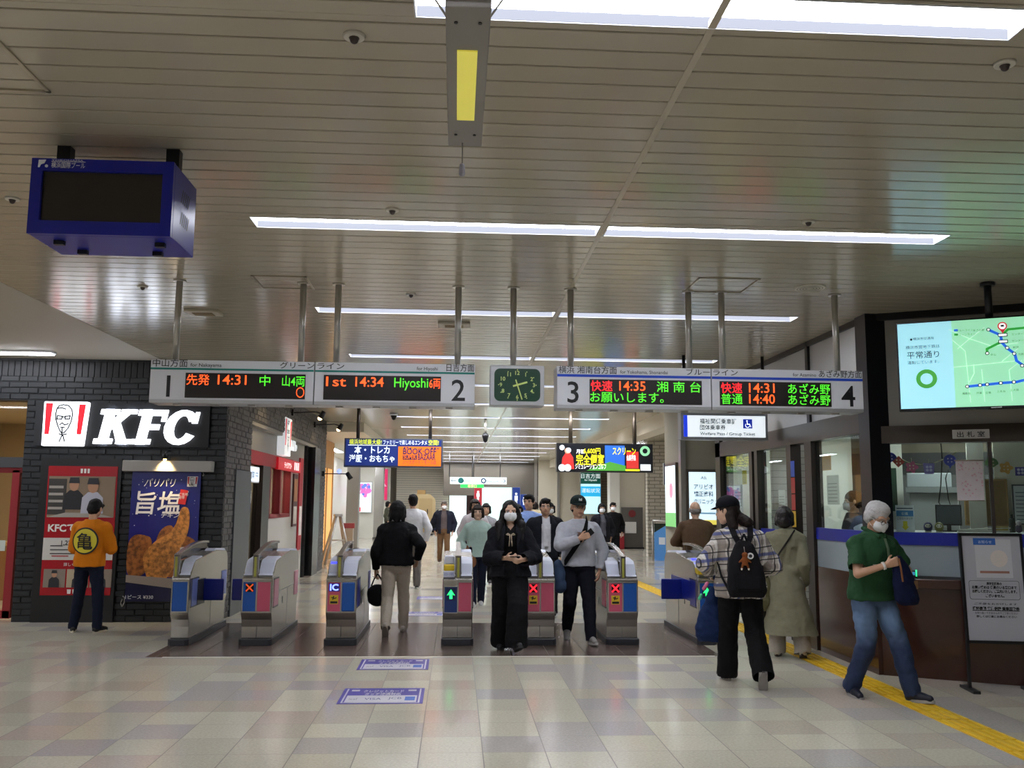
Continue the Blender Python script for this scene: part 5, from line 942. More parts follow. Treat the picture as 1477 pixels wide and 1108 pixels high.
p = inside(1470, 770, .3); t = thing('small_doll', 'small dark figurine at the right end of the office counter', 'doll', (p.x, p.y, 1.36), TH); MB().caps((0, 0, .035), (0, 0, .06), .03, .026).build('body', flat('#3b3148'), t); MB().ell((0, -.012, .1), (.024, .022, .024)).build('head', flat('#b8b0b4'), t)
p = inside(1462, 745, .7); t = thing('bottle', 'dark small bottle beside the cork board', 'bottle', (p.x-.02, p.y, 1.36), TH); MB().cyl((0, 0, 0), (0, 0, .14), .03).build('body', flat('#2f3a38', .2), t); MB().cyl((0, 0, .14), (0, 0, .18), .012).build('neck', flat('#2f3a38'), t)
t = thing('cable', 'two dark cables drooping in front of the office machine', 'cable', inside(1358, 690, 1.0)); pts = [Vector((0, 0, 2.62-t.location.z))]+[inside(x, y, 1.0)-t.location for x, y in ((1359, 662), (1357, 700), (1354, 725), (1362, 736), (1374, 738))]; MB().tube(pts, .006, 6).build('cable_run', DARK, t); pts = [inside(x, y, 1.0)-t.location for x, y in ((1368, 676), (1364, 690), (1368, 720), (1373, 735))]; MB().tube(pts, .005, 6).build('cable_loop', DARK, t)
t = thing('card_reader', 'small black card reader with a green lit edge on the office ledge', 'card reader', (onB(1316, 815, -.05).x, onB(1316, 815, -.05).y, .93), TH); MB().box(-.04, .04, -.03, .05, 0, .07).build('body', DARK, t, bevel=.006); MB().box(.025, .038, -.034, -.03, .02, .08).build('green_light', glow('green edge', '#2fe08a', 1.6), t); MB().box(-.03, .02, -.033, -.03, .03, .06).build('blue_screen', lit('#3a7fa8', .7), t)
t = thing('counter_box', 'brown cardboard box behind the frosted office panel', 'box', inside(1360, 800, .1)+Vector((0, 0, -.03)), TH); MB().box(-.12, .2, 0, .08, 0, .1).build('body', flat('#7d6a55'), t)
# papers seen through the side glazing
for y, z, c, w2, h, lab in ((9.9, 1.62, '#cdc9bd', .16, .32, 'white notices taped inside the side pane'), (10.05, 2.0, '#c08a4a', .12, .16, 'orange flyer at the top of the side pane'), (11.5, 1.5, '#cfcbc4', .12, .3, 'white notice inside the office door'), (13.0, 1.9, '#d6c63a', .1, .2, 'yellow flyer inside the far side window'), (13.3, 1.5, '#c3c0c4', .2, .4, 'pale posters behind the far side window')):
    t = thing('window_notice', lab, 'notice', (XA+.03, y, z), -PI/2); MB().box(-w2, w2, -.003, 0, 0, h).build('paper', flat(c), t); mb = MB(); [mb.box(-w2*.8, w2*.7, -.005, -.003, h*(.1+.12*i), h*(.13+.12*i)) for i in range(6)]; mb.build('printed_lines', flat('#8b8780'), t)
t = thing('colour_strip', 'tall strip of blue, red and yellow stickers on the door frame', 'sticker', (XA-.052, 10.88, 1.35), -PI/2)
for i, c in enumerate(('#d0a82a', '#b03a34', '#b03a34', '#2c4fa8')): MB().box(-.06, .06, -.004, 0, .2*i, .2*i+.19).build('sticker', flat(c), t)
struct('wall_slatted', MB().box(XA+.2, XA+.9, 12.3, 12.4, .14, 2.6), stripe_material('white slatted wall', '#b9b6ae', '#86837c', 'z', .09, .1))
# easel notice
a, b_ = at(1391, 922, 8.05), at(1467, 772, 8.05)
t = thing('notice_easel', 'tall white notice board on a black easel in front of the ticket office', 'notice stand', (4.82, 8.05, 0), TH*.35); FRK = M('easel black', '#17171a', .4)
tilt = -.05; 
def tl(mb, dx=.0): mb.v = [(v[0], v[1]+(v[2]-.42)*.06, v[2]) for v in mb.v]; return mb
fr = MB(); fr.box(-.27, -.25, -.02, .02, .42, 1.37); fr.box(.25, .27, -.02, .02, .42, 1.37); fr.box(-.27, .27, -.02, .02, 1.35, 1.375); fr.box(-.27, .27, -.02, .02, .41, .435); tl(fr).build('frame', FRK, t)
tl(MB().box(-.25, .25, -.008, .012, .435, 1.35)).build('board', flat('#b9bac2', .3), t)
for x in (-.26, .26): MB().box(x-.012, x+.012, -.012, .02, .02, .44).build('leg', FRK, t); MB().box(x-.03, x+.03, -.16, .16, 0, .025).build('foot', FRK, t)
tl(MB().box(-.14, .17, -.011, -.007, .98, 1.32)).build('poster', flat('#cfd0d4'), t); tl(MB().box(-.15, .04, -.014, -.01, 1.27, 1.33)).build('blue_tab', flat('#2f64b4'), t); tl(MB().box(-.11, .14, -.013, -.01, 1.02, 1.04)).build('printed_line', flat('#a87a6a'), t)
fr = MB(); p_ = rrect(-.215, .215, .79, .955, .02); n = len(p_); fr.add([(x, -.012, z) for x, z in p_]+[(x*.985, -.012, .8725+(z-.8725)*.965) for x, z in p_], [(i, (i+1) % n, n+(i+1) % n, n+i) for i in range(n)]); tl(fr).build('text_border', flat('#4b4a50'), t)
mb = MB(); mb.text('通学定期券の', 0, .918, .028, -.013, .13, 'c', .03); mb.text('お買い求めは 係員のいる窓口まで', 0, .885, .03, -.013, .38, 'c', .03); mb.text('お越しください。ご案内いたします。', 0, .85, .03, -.013, .38, 'c', .03); mb.text('ございません。', 0, .812, .028, -.013, .16, 'c', .03); mb.text('通知表類 健康保険 乗車回数券', 0, .7, .032, -.013, .4, 'c', .035); mb.box(-.2, .2, -.0125, -.0115, .692, .697); mb.text('お取り扱いできませんのでご了承ください', 0, .665, .022, -.013, .36); mb.text('詳しくは係員にお尋ねください', 0, .635, .022, -.013, .34, 'c', .02); mb.text('ご不便をおかけします', 0, .745, .02, -.013, .36); tl(mb).build('lettering', INK, t); tl(MB().text('お知らせ', -.05, 1.285, .03, -.0155)).build('lettering', flat('#dfe6f2'), t)
tl(MB().disc(.06, 1.15, -.0135, .075, .075)).build('round_print', flat('#e2d9d2'), t)
# ================================================================ PEOPLE
def solid(mb, name, m, parent, vox=.012, smooth=3, fold=0, fscale=.09, cut=None, thick=0):
    me = bpy.data.meshes.new(name); me.from_pydata(mb.v, [], mb.f); o = bpy.data.objects.new(name, me); COL.objects.link(o)
    r = o.modifiers.new('r', 'REMESH'); r.mode = 'VOXEL'; r.voxel_size = vox; r.use_smooth_shade = True
    if smooth: s = o.modifiers.new('s', 'SMOOTH'); s.iterations = smooth; s.factor = .5
    if fold:
        tx = bpy.data.textures.get('folds %.3f' % fscale)
        if not tx: tx = bpy.data.textures.new('folds %.3f' % fscale, 'CLOUDS'); tx.noise_scale = fscale; tx.noise_depth = 2
        d = o.modifiers.new('d', 'DISPLACE'); d.texture = tx; d.strength = fold; d.mid_level = .5; d.texture_coords = 'LOCAL'
    dg = bpy.context.evaluated_depsgraph_get(); out = bpy.data.meshes.new_from_object(o.evaluated_get(dg)); bpy.data.objects.remove(o); bpy.data.meshes.remove(me)
    if cut:
        bm = bmesh.new(); bm.from_mesh(out); bmesh.ops.delete(bm, geom=[f for f in bm.faces if cut(f.calc_center_median())], context='FACES'); bm.to_mesh(out); bm.free()
    out.materials.clear(); out.materials.append(m); out.name = name
    out.polygons.foreach_set('use_smooth', [True]*len(out.polygons))
    o = bpy.data.objects.new(name, out); COL.objects.link(o); o.parent = parent
    if thick: s = o.modifiers.new('t', 'SOLIDIFY'); s.thickness = thick; s.offset = 1
    return o
def ik(a, b, l1, l2, pole):
    a, b, pole = Vector(a), Vector(b), Vector(pole); d = b-a; L = d.length
    if L > (l1+l2)*.998: b = a+d*((l1+l2)*.998/L); d = b-a; L = d.length
    d.normalize(); x = (l1*l1-l2*l2+L*L)/(2*L); h = math.sqrt(max(0, l1*l1-x*x)); n = pole-d*pole.dot(d); n.normalize()
    return a+d*x+n*h, b
def lerp(a, b, t): return a+(b-a)*t
SKIN = M('skin', '#bf9578', .5, noise=.06, nscale=20); SKIN2 = M('pale skin', '#cda68c', .5, noise=.06, nscale=20)
HAIRB = M('black hair', '#0b0909', .6, spec=.25, noise=.3, nscale=80, bump=.3); HAIRD = M('dark brown hair', '#1c120e', .6, spec=.25, noise=.3, nscale=80, bump=.3); HAIRW = M('white hair', '#b5b3b2', .55, noise=.15, nscale=80, bump=.4); HAIRG = M('grey hair', '#77706b', .55, noise=.2, nscale=80, bump=.4)
MASKW = M('white mask', '#dadcde', .7); EYEW = flat('#d8d4cf', .3); EYED = flat('#140e0b', .2); LIP = flat('#9a5a50', .45)
class Person:
    def __init__(s, label, x, y, yaw, H=1.7, fem=False, feet=((-.1, 0), (.1, 0)), lift=(0, 0), fpitch=(0, 0), fyaw=(0, 0), lean=0, head=(0, 0, 0), hands=(None, None), pole=(None, None), curl=(.5, .5), palm=(None, None), skin=None, vox=.008, group=None, bulk=1.0, hip_dx=0, hs=1.06):
        s.k = k = H/1.70; s.hk = k*hs; s.fem = fem; s.skin = skin or SKIN; s.vox = vox; s.bulk = bulk
        s.t = thing('person', label, 'person', (x, y, 0), yaw, group)
        V = lambda a: Vector(a)*k; sh = .155 if fem else .178; s.sh = sh*k
        # pose
        ank = [V((feet[i][0], feet[i][1], .085+lift[i])) for i in (0, 1)]
        hz = .905*k
        for i in (0, 1):
            a = ank[i]; dx = a.x-(-.085, .085)[i]*k-hip_dx*k; d2 = dx*dx+a.y*a.y; hz = min(hz, a.z+math.sqrt(max(.01, (.822*k)**2-d2)))
        s.hz = hz; s.dz = hz-.905*k; s.hip_dx = hip_dx*k
        s.hips = [Vector(((-.085, .085)[i]*k+hip_dx*k, 0, hz)) for i in (0, 1)]
        s.knee = []; s.ank = []
        for i in (0, 1):
            kn, an = ik(s.hips[i], ank[i], .42*k, .405*k, (0.06*(-1, 1)[i], -1, .1)); s.knee.append(kn); s.ank.append(an)
        s.fp = fpitch; s.fyw = fyaw
        Rl = Matrix.Rotation(-lean, 3, 'X') if False else Matrix.Rotation(lean, 3, 'X')
        piv = Vector((hip_dx*k, 0, hz))
        def U(p):            # upper body point given in standing rest pose (scaled)
            p = Vector(p); q = Vector((p.x+hip_dx*k, p.y, p.z+s.dz)); f_ = min(1, max(0, (q.z-hz)/(.25*k))); r = piv+Matrix.Rotation(lean*f_, 3, 'X') @ (q-piv); return r
        s.U = U
        s.sho = [U((sx*sh*k, .005, (1.325 if fem else 1.335)*k)) for sx in (-1, 1)]
        s.elb = []; s.wri = []
        for i, sx in enumerate((-1, 1)):
            tgt = hands[i] or (sx*(sh+.07), -.02, .86); tgt = V(tgt) if hands[i] else U(V(tgt))
            if hands[i]: tgt = Vector((tgt.x, tgt.y, tgt.z))
            e, w_ = ik(s.sho[i], tgt, .285*k, .25*k, pole[i] or (sx*.7, .8, -.3)); s.elb.append(e); s.wri.append(w_)
        s.neck = U((0, .01, 1.44*k)); s.hc = U((0, -.012, 1.588*k)); s.hc = s.hc+Vector((head[2]*k, -abs(head[1])*.06*k if head[1] > 0 else 0, -abs(head[1])*.02*k))
        s.HR = Matrix.Rotation(head[0], 3, 'Z') @ Matrix.Rotation(head[1], 3, 'X')
        s.curl = curl; s.palmn = palm
        s.body()
    def hp(s, p): return s.hc+s.HR @ (Vector(p)*s.hk)
    def body(s):
        k = s.k; mb = MB(); U = s.U; f = s.fem; B = s.bulk
        s.torso(mb, -.014)
        for i in (0, 1):
            mb.caps(s.hips[i]+Vector((0, 0, .0)), s.knee[i], .06*k, .04*k); mb.caps(s.knee[i], s.ank[i], .04*k, .032*k)
            c = lerp(s.knee[i], s.ank[i], .3); mb.ell(c+Vector((0, .01*k, 0)), (.03*k, .034*k, .08*k))
            d = s.footdir(i); up = d.cross(Vector((0, 0, 1))).cross(d).normalized(); mb.caps(s.ank[i]-up*.03*k, s.ank[i]+d*.1*k-up*.048*k, .03*k, .022*k)
            mb.caps(s.sho[i], s.elb[i], .046*k, .038*k); mb.caps(s.elb[i], s.wri[i], .037*k, .025*k); s.hand(mb, i)
        mb.caps(s.neck-Vector((0, 0, .03*k)), s.hp((0, .015, -.05)), .054*k if not f else .047*k, .05*k if not f else .044*k)
        k = s.hk; R = s.HR; K = lambda r: tuple(a*k for a in r)
        mb.ell(s.hp((0, .014, .03)), K((.075, .094, .084)), R=R); mb.ell(s.hp((0, -.02, -.032)), K((.062, .074, .078)), R=R); mb.caps(s.hp((0, -.05, -.09)), s.hp((0, -.058, -.088)), .026*k, .024*k)
        mb.caps(s.hp((-.04, .0, -.07)), s.hp((0, -.05, -.093)), .026*k, .02*k); mb.caps(s.hp((.04, .0, -.07)), s.hp((0, -.05, -.093)), .026*k, .02*k)
        mb.caps(s.hp((0, -.084, .008)), s.hp((0, -.1, -.026)), .008*k, .0125*k); mb.caps(s.hp((-.011, -.09, -.029)), s.hp((.011, -.09, -.029)), .0095*k)
        mb.caps(s.hp((-.045, -.066, .02)), s.hp((.045, -.066, .02)), .014*k)
        mb.caps(s.hp((-.02, -.079, -.058)), s.hp((.02, -.079, -.058)), .012*k)
        for sx in (-1, 1): mb.ell(s.hp((sx*.077, .012, -.006)), K((.011, .02, .032)), R=R, n=10, k=8)
        solid(mb, 'body', s.skin, s.t, s.vox, 2)
    def torso(s, mb, e, z0=None, flare=0, z1=1.44):
        k = s.k; f = s.fem; B = s.bulk
        rs = [(.80, .11, .09), (.86, .155 if f else .15, .11), (.93, .168 if f else .16, .115), (1.05, .132 if f else .15, .1), (1.16, .138 if f else .155, .106), (1.26, .148 if f else .165, .116 if f else .115), (1.33, .142 if f else .16, .104), (1.385, .108 if f else .12, .085), (1.42, .07, .066), (1.445, .054, .056)]
        if z0 is not None: rs = [r for r in rs if r[0] > z0+.02]; r0 = rs[0]; rs = [(z0, max(r0[1], .15)+flare, max(r0[2], .11)+flare)]+rs
        rings = [(0, 0, z*k, (a*(B if z < 1.35 else 1)+e)*k, (b*(B if z < 1.35 else 1)+e)*k) for z, a, b in rs]
        mb.loft(rings, T=s.U, pw=.85)
        for i in (0, 1): mb.caps(s.U(((-.045, .045)[i]*k, .0, 1.395*k)), s.sho[i], (.036+e*.6)*k, (.046+e)*k)
    def footdir(s, i):
        y, p = s.fyw[i], s.fp[i]; return Vector((math.sin(y)*math.cos(p), -math.cos(y)*math.cos(p), -math.sin(p)))
    def hand(s, mb, i):
        k = s.k; sx = (-1, 1)[i]; d = (s.wri[i]-s.elb[i]).normalized(); n = Vector(s.palmn[i] or (-sx*.8, .2, 0)); n = n-d*n.dot(d); n.normalize()
        side = d.cross(n)*(1 if i == 0 else -1); w_ = s.wri[i]; c = s.curl[i]; s.grip = getattr(s, 'grip', {})
        s.grip[i] = w_+d*.075*k+n*.025*k
        offs = (.03, .011, -.009, -.028); Ls = (.07, .078, .072, .056)
        for o, L in zip(offs, Ls):
            kn = w_+d*.085*k+side*o*k-n*.002*k; mb.caps(w_+side*o*.55*k+d*.01*k, kn, .0165*k, .0125*k, n=8)
            a = kn; ang = c*.6
            for q in range(3):
                dd = d*math.cos(ang)+n*math.sin(ang); b_ = a+dd*(L*(.46, .3, .24)[q])*k; mb.caps(a, b_, (.0095-.001*q)*k, (.0088-.001*q)*k, n=8, k=3); a = b_; ang += c*.75
        a = w_+d*.022*k+side*.024*k; b_ = a+(d*.65+side*.6+n*.45*c).normalized()*.045*k; e_ = b_+(d*.85+side*.1+n*.5*c).normalized()*.033*k
        mb.caps(a, b_, .0135*k, .0105*k, n=8); mb.caps(b_, e_, .0103*k, .0085*k, n=8)
    # ---- face
    def face(s, mask=False, glasses=False, brow='#1a1412', big=0):
        k = s.hk; t = s.t
        mb = MB(); [mb.ell(s.hp((sx*.031, -.0765, -.001)), (.0135*k, .009*k, .0085*k), R=s.HR, n=10, k=6) for sx in (-1, 1)]; mb.build('eye', EYEW, t)
        mb = MB(); [mb.ell(s.hp((sx*.031, -.084, -.001)), (.0065*k, .0035*k, .0068*k), R=s.HR, n=8, k=6) for sx in (-1, 1)]; mb.build('pupil', EYED, t)
        mb = MB()
        for sx in (-1, 1): mb.caps(s.hp((sx*.016, -.087, .02)), s.hp((sx*.046, -.078, .022)), .0042*k, .003*k, n=6); mb.caps(s.hp((sx*.019, -.0835, .007)), s.hp((sx*.044, -.078, .006)), .0022*k, .002*k, n=6)
        mb.build('eyebrow', flat(brow), t)
        if not mask:
            mb = MB(); mb.caps(s.hp((-.019, -.0875, -.057)), s.hp((.019, -.0875, -.057)), .0052*k, n=8); mb.build('lips', LIP, t); mb = MB(); mb.caps(s.hp((-.02, -.0925, -.057)), s.hp((.02, -.0925, -.057)), .0012*k, n=6); mb.build('mouth_line', flat('#4a2420'), t)
        if mask:
            mb = MB(); mb.ell(s.hp((0, -.042, -.045)), (.069*k, .07*k, .06*k), R=s.HR, n=24, k=16); mb.caps(s.hp((0, -.1, -.02)), s.hp((0, -.1, -.07)), .014*k, .018*k)
            inv = s.HR.inverted(); hc = s.hc
            def cut(p): q = inv @ (Vector(p)-hc)/s.hk; return q.y > -.045 or q.z > .003-abs(q.x)*.25
            o = solid(mb, 'face_mask', MASKW, t, .005, 2, cut=cut); mb = MB()
            for sx in (-1, 1): mb.tube([s.hp((sx*.06, -.05, -.02)), s.hp((sx*.074, -.01, -.002)), s.hp((sx*.08, .02, -.005))], .0016*k, 5); mb.tube([s.hp((sx*.06, -.045, -.075)), s.hp((sx*.076, -.01, -.05)), s.hp((sx*.08, .025, -.02))], .0016*k, 5)
            mb.build('ear_loop', MASKW, t)
        if glasses:
            mb = MB()
            for sx in (-1, 1):
                pts = [s.hp((sx*.033+.021*math.cos(a), -.099, -.002+.0165*math.sin(a))) for a in [2*PI*q/14 for q in range(15)]]; mb.tube(pts, .0016*k, 5); mb.tube([s.hp((sx*.054, -.097, .003)), s.hp((sx*.079, -.01, .006))], .0016*k, 5)
            mb.tube([s.hp((-.013, -.1, .002)), s.hp((.013, -.1, .002))], .0016*k, 5); mb.build('glasses', flat('#1d1a1a', .3), t)
    # ---- hair
    def hair(s, style, m, t=None):
        k = s.hk; K = lambda r: tuple(a*k for a in r); mb = MB(); R = s.HR; E = lambda c, r: mb.ell(s.hp(c), K(r), R=R, n=20, k=14)
        if style == 'fringe': E((0, .045, -.03), (.078, .06, .05)); E((-.07, .03, -.015), (.016, .03, .035)); E((.07, .03, -.015), (.016, .03, .035))
        else:
            E((0, .022 if style != 'long' else .027, .038), (.083, .1, .088)); E((0, .045, -.01), (.079, .07, .085))
            for sx in (-1, 1): mb.caps(s.hp((sx*.07, -.01, .045)), s.hp((sx*.075, .0, .0)), .018*k, .012*k)
            if style == 'short': mb.caps(s.hp((-.04, -.066, .082)), s.hp((.045, -.064, .085)), .026*k, .028*k)
            if style == 'swept': E((0, .008, .068), (.085, .088, .06)); E((-.074, .02, .0), (.018, .035, .05)); E((.074, .02, .0), (.018, .035, .05))
            if style in ('bob', 'mop'):
                E((0, .03, .02), (.094, .098, .095)); E((0, .05, -.04), (.09, .075, .09))
                for sx in (-1, 1): mb.caps(s.hp((sx*.075, -.015, .04)), s.hp((sx*.082, .005, -.07)), .026*k, .026*k)
                mb.caps(s.hp((-.05, -.066, .06)), s.hp((.05, -.066, .06)), .022*k); 
                if style == 'mop': mb.caps(s.hp((0, .06, -.07)), s.hp((0, .07, -.13)), .06*k, .035*k); mb.caps(s.hp((.06, .04, -.06)), s.hp((.085, .04, -.12)), .035*k, .015*k); mb.caps(s.hp((-.06, .04, -.06)), s.hp((-.075, .05, -.12)), .035*k, .02*k)
            if style == 'long':
                E((0, .032, .034), (.092, .1, .094)); mb.caps(s.hp((.008, -.04, .105)), s.hp((-.079, -.03, .03)), .018*k, .018*k); mb.caps(s.hp((.008, -.04, .105)), s.hp((.079, -.03, .03)), .018*k, .018*k)
                for sx in (-1, 1):
                    p0, p1 = s.hp((sx*.078, -.0, .0)), s.hp((sx*.09, -.01, -.12)); p2 = s.U((sx*.12*k, -.07*k, 1.36*k)); p3 = s.U((sx*.125*k, -.13*k, 1.2*k)); mb.caps(p0, p1, .034*k, .042*k); mb.caps(p1, p2, .042*k, .05*k); mb.caps(p2, p3, .05*k, .018*k)
                mb.caps(s.hp((0, .06, -.03)), s.U((0, .1*k, 1.38*k)), .075*k, .1*k); mb.caps(s.U((-.07*k, .1*k, 1.38*k)), s.U((-.08*k, .13*k, 1.2*k)), .06*k, .03*k); mb.caps(s.U((.07*k, .1*k, 1.38*k)), s.U((.08*k, .13*k, 1.2*k)), .06*k, .03*k)
            if style == 'lower':
                mb.caps(s.hp((-.05, .05, -.04)), s.U((-.06*k, .075*k, 1.4*k)), .05*k, .05*k); mb.caps(s.hp((.05, .05, -.04)), s.U((.06*k, .08*k, 1.36*k)), .05*k, .045*k); mb.caps(s.hp((-.078, -.01, -.01)), s.U((-.12*k, -.0, 1.39*k)), .026*k, .022*k)
            if style == 'pony': mb.caps(s.hp((.02, .1, .0)), s.hp((.06, .12, -.16)), .026*k, .03*k)
        return solid(mb, 'hair', m, t or s.t, .0085, 2, fold=.012*k, fscale=.025)
    def cap(s, m, logo=None, visor=None):
        k = s.hk; mb = MB(); R = s.HR
        mb.ell(s.hp((0, .012, .05)), (.089*k, .105*k, .085*k), R=R, n=22, k=14); inv = R.inverted(); hc = s.hc
        o = solid(mb, 'cap', m, s.t, .007, 1, cut=lambda p: (inv @ (Vector(p)-hc)).z/k < .034, thick=.004)
        vs = []; n = 14
        for j in range(n+1):
            a = PI*(.12+.76*j/n)
            for r0, dz in ((.0, 0), (1, 0)):
                c_, s_ = math.cos(a), math.sin(a); vs.append(s.hp((c_*.086, -s_*.09-.062*r0*s_**1.3, .048-.018*r0*s_-abs(c_)*.012*r0)))
        MB().add(vs, [(2*j, 2*j+1, 2*j+3, 2*j+2) for j in range(n)], True).build('visor', visor or m, o).modifiers.new('t', 'SOLIDIFY').thickness = .005
        mb = MB(); mb.ell(s.hp((0, .012, .134)), (.009*k, .009*k, .006*k), R=R, n=8, k=6); mb.build('button', m, o)
        if logo:
            for txt, m2 in logo:
                tm = MB().text(txt, 0, -.02, .052, 0, None, 'c', .03); MB().add([s.hp((v[0], -.0905-abs(v[2]-0)*-.25-.004+v[0]*v[0]*3, .085+v[2])) for v in tm.v], tm.f).build('lettering', m2, o)
        return o
    # ---- clothes
    def trousers(s, m, w=.02, flare=0, name='trousers', top=1.0, fold=.02, cuff=0):
        k = s.k; mb = MB(); e = w; B = s.bulk
        mb.loft([(0, 0, .80*k, .09*k, .09*k), (0, 0, .86*k, (.158*B+e*.6)*k, (.12*B+e*.5)*k), (0, 0, .93*k, (.168*B+e*.5)*k, (.122*B+e*.5)*k), (0, 0, top*k, (.152*B+e*.3)*k, (.112*B+e*.3)*k)], T=s.U)
        for i in (0, 1):
            h, kn, an = s.hips[i], s.knee[i], s.ank[i]; d = (an-kn).normalized(); mb.caps(h, kn, (.086*B+e)*k, (.058+e+flare*.4)*k, n=16)
            lo = an+d*(.035-cuff)*k; mb.caps(kn, lo, (.06+e+flare*.4)*k, (.044+e+flare)*k, n=16)
        fl = [(s.ank[i]+(s.ank[i]-s.knee[i]).normalized()*(.045-cuff)*k, (s.ank[i]-s.knee[i]).normalized(), s.knee[i]) for i in (0, 1)]
        def cut(p):
            p = Vector(p); return any((p-a).dot(d) > 0 and (p-a).length < .16*k for a, d, _ in fl)
        return solid(mb, name, m, s.t, .0105, 2, fold=fold*k, fscale=.08, cut=cut)
    def top(s, m, e=.02, hem=.9, flare=.0, sleeve='long', name='shirt', fold=.018, se=None, open_=None, neck=.0, cuffw=0, thick=.0, vneck=0):
        k = s.k; mb = MB(); se = e if se is None else se
        s.torso(mb, e, hem, flare)
        for i in (0, 1):
            a, b_, c = s.sho[i], s.elb[i], s.wri[i]
            if sleeve == 'long': mb.caps(a, b_, (.052+se)*k, (.044+se)*k, n=14); c2 = lerp(b_, c, .94); mb.caps(b_, c2, (.043+se)*k, (.028+se*.8+cuffw)*k, n=14)
            elif sleeve == 'short': mb.caps(a, lerp(a, b_, .72), (.052+se)*k, (.05+se*1.3)*k, n=14)
        nk = s.U((0, .0, (1.455-vneck)*k)); hemz = hem*k+s.dz; fl = []
        for i in (0, 1):
            d = (s.wri[i]-s.elb[i]).normalized(); d2 = (s.elb[i]-s.sho[i]).normalized()
            fl.append((lerp(s.elb[i], s.wri[i], .95), d) if sleeve == 'long' else (lerp(s.sho[i], s.elb[i], .78), d2))
        U0 = s.neck
        def cut(p):
            p = Vector(p)
            if any((p-a).dot(d) > 0 and (p-a).length < .12*k for a, d in fl): return True
            if abs(p.x-U0.x) < .085*k and p.z > U0.z+.012*k-vneck*k: 
                if p.z > U0.z+.012*k or (p.y < U0.y-.02*k and p.z > U0.z+.012*k-vneck*k+abs(p.x-U0.x)*vneck/.06): return True
            if open_ and p.y < U0.y-.0+ (p.z-U0.z)*0 and abs(p.x-s.hip_dx) < open_*k*(1.0 if p.z < U0.z-.1*k else .8): return p.y < -.03
            if p.z < hemz-.012 and abs(p.x-s.hip_dx) < .3*k and hem < .99 and all((p-w_).length > .14*k for w_ in s.wri): return True
            return False
        return solid(mb, name, m, s.t, .0105, 2, fold=fold*k, fscale=.075, cut=cut, thick=thick)
    def shoes(s, m, sole=None, name='shoe', sock='#16161a'):
        k = s.k
        for i in (0, 1):
            mb = MB(); u_ = (s.knee[i]-s.ank[i]).normalized(); mb.caps(s.ank[i]+u_*.1*k, s.ank[i]-u_*.01*k, .046*k, .042*k); fd = s.footdir(i); u2 = fd.cross(Vector((0, 0, 1))).cross(fd).normalized(); mb.caps(s.ank[i], s.ank[i]+fd*.05*k-u2*.03*k, .042*k, .036*k); mb.build('sock', flat(sock), s.t)
            d = s.footdir(i); up = Vector((0, 0, 1)); sd = d.cross(up).normalized(); up = sd.cross(d).normalized(); A = s.ank[i]-up*.085*k
            P = lambda l, w_, z: A+d*l*k+sd*w_*k+up*z*k
            mb = MB(); mb.caps(P(-.035, 0, .045), P(-.01, 0, .075), .036*k, .038*k); mb.caps(P(-.03, 0, .042), P(.07, 0, .045), .038*k, .04*k); mb.caps(P(.07, .004, .045), P(.145, .006, .034), .041*k, .032*k); mb.caps(P(.01, 0, .07), P(.1, 0, .05), .034*k, .03*k)
            Ai, ui = Vector(A), Vector(up)
            o = solid(mb, name, m, s.t, .0075, 2, cut=lambda p: (Vector(p)-Ai).dot(ui) < .016*k)
            n = 22; out = []
            for q in range(n):
                a = 2*PI*q/n; l = .057+.125*math.cos(a); w_ = (.04+.008*math.cos(a))*math.sin(a); out.append((l, w_))
            vs = [P(l, w_, 0) for l, w_ in out]+[P(l, w_, .026) for l, w_ in out]
            MB().add(vs, [tuple(range(n-1, -1, -1)), tuple(range(n, 2*n))]+[(q, (q+1) % n, n+(q+1) % n, n+q) for q in range(n)]).build('sole', sole or flat('#cfcdc8'), o)
    def W(s, p): return s.t.matrix_world @ Vector(p) if False else Matrix.Translation(s.t.location) @ Matrix.Rotation(s.t.rotation_euler.z, 4, 'Z') @ Vector(p)
def strap(pts, w_, th, nrm=None):            # flat band along points (world), lying on the body
    mb = MB(); P = [Vector(p) for p in pts]; vs = []
    for i, p in enumerate(P):
        d = (P[min(i+1, len(P)-1)]-P[max(i-1, 0)]).normalized(); n = nrm(p) if callable(nrm) else Vector(nrm or (0, -1, 0)); sd = d.cross(n).normalized()*w_/2; n = sd.cross(d).normalized()*th/2
        vs += [p-sd-n, p+sd-n, p+sd+n, p-sd+n]
    fs = [(4*i+a, 4*i+(a+1) % 4, 4*i+4+(a+1) % 4, 4*i+4+a) for i in range(len(P)-1) for a in range(4)]+[(3, 2, 1, 0), tuple(4*(len(P)-1)+a for a in range(4))]
    return mb.add(vs, fs)
def worldmesh(mb, O): mb.v = [tuple(Vector(v)-Vector(O)) for v in mb.v]; return mb
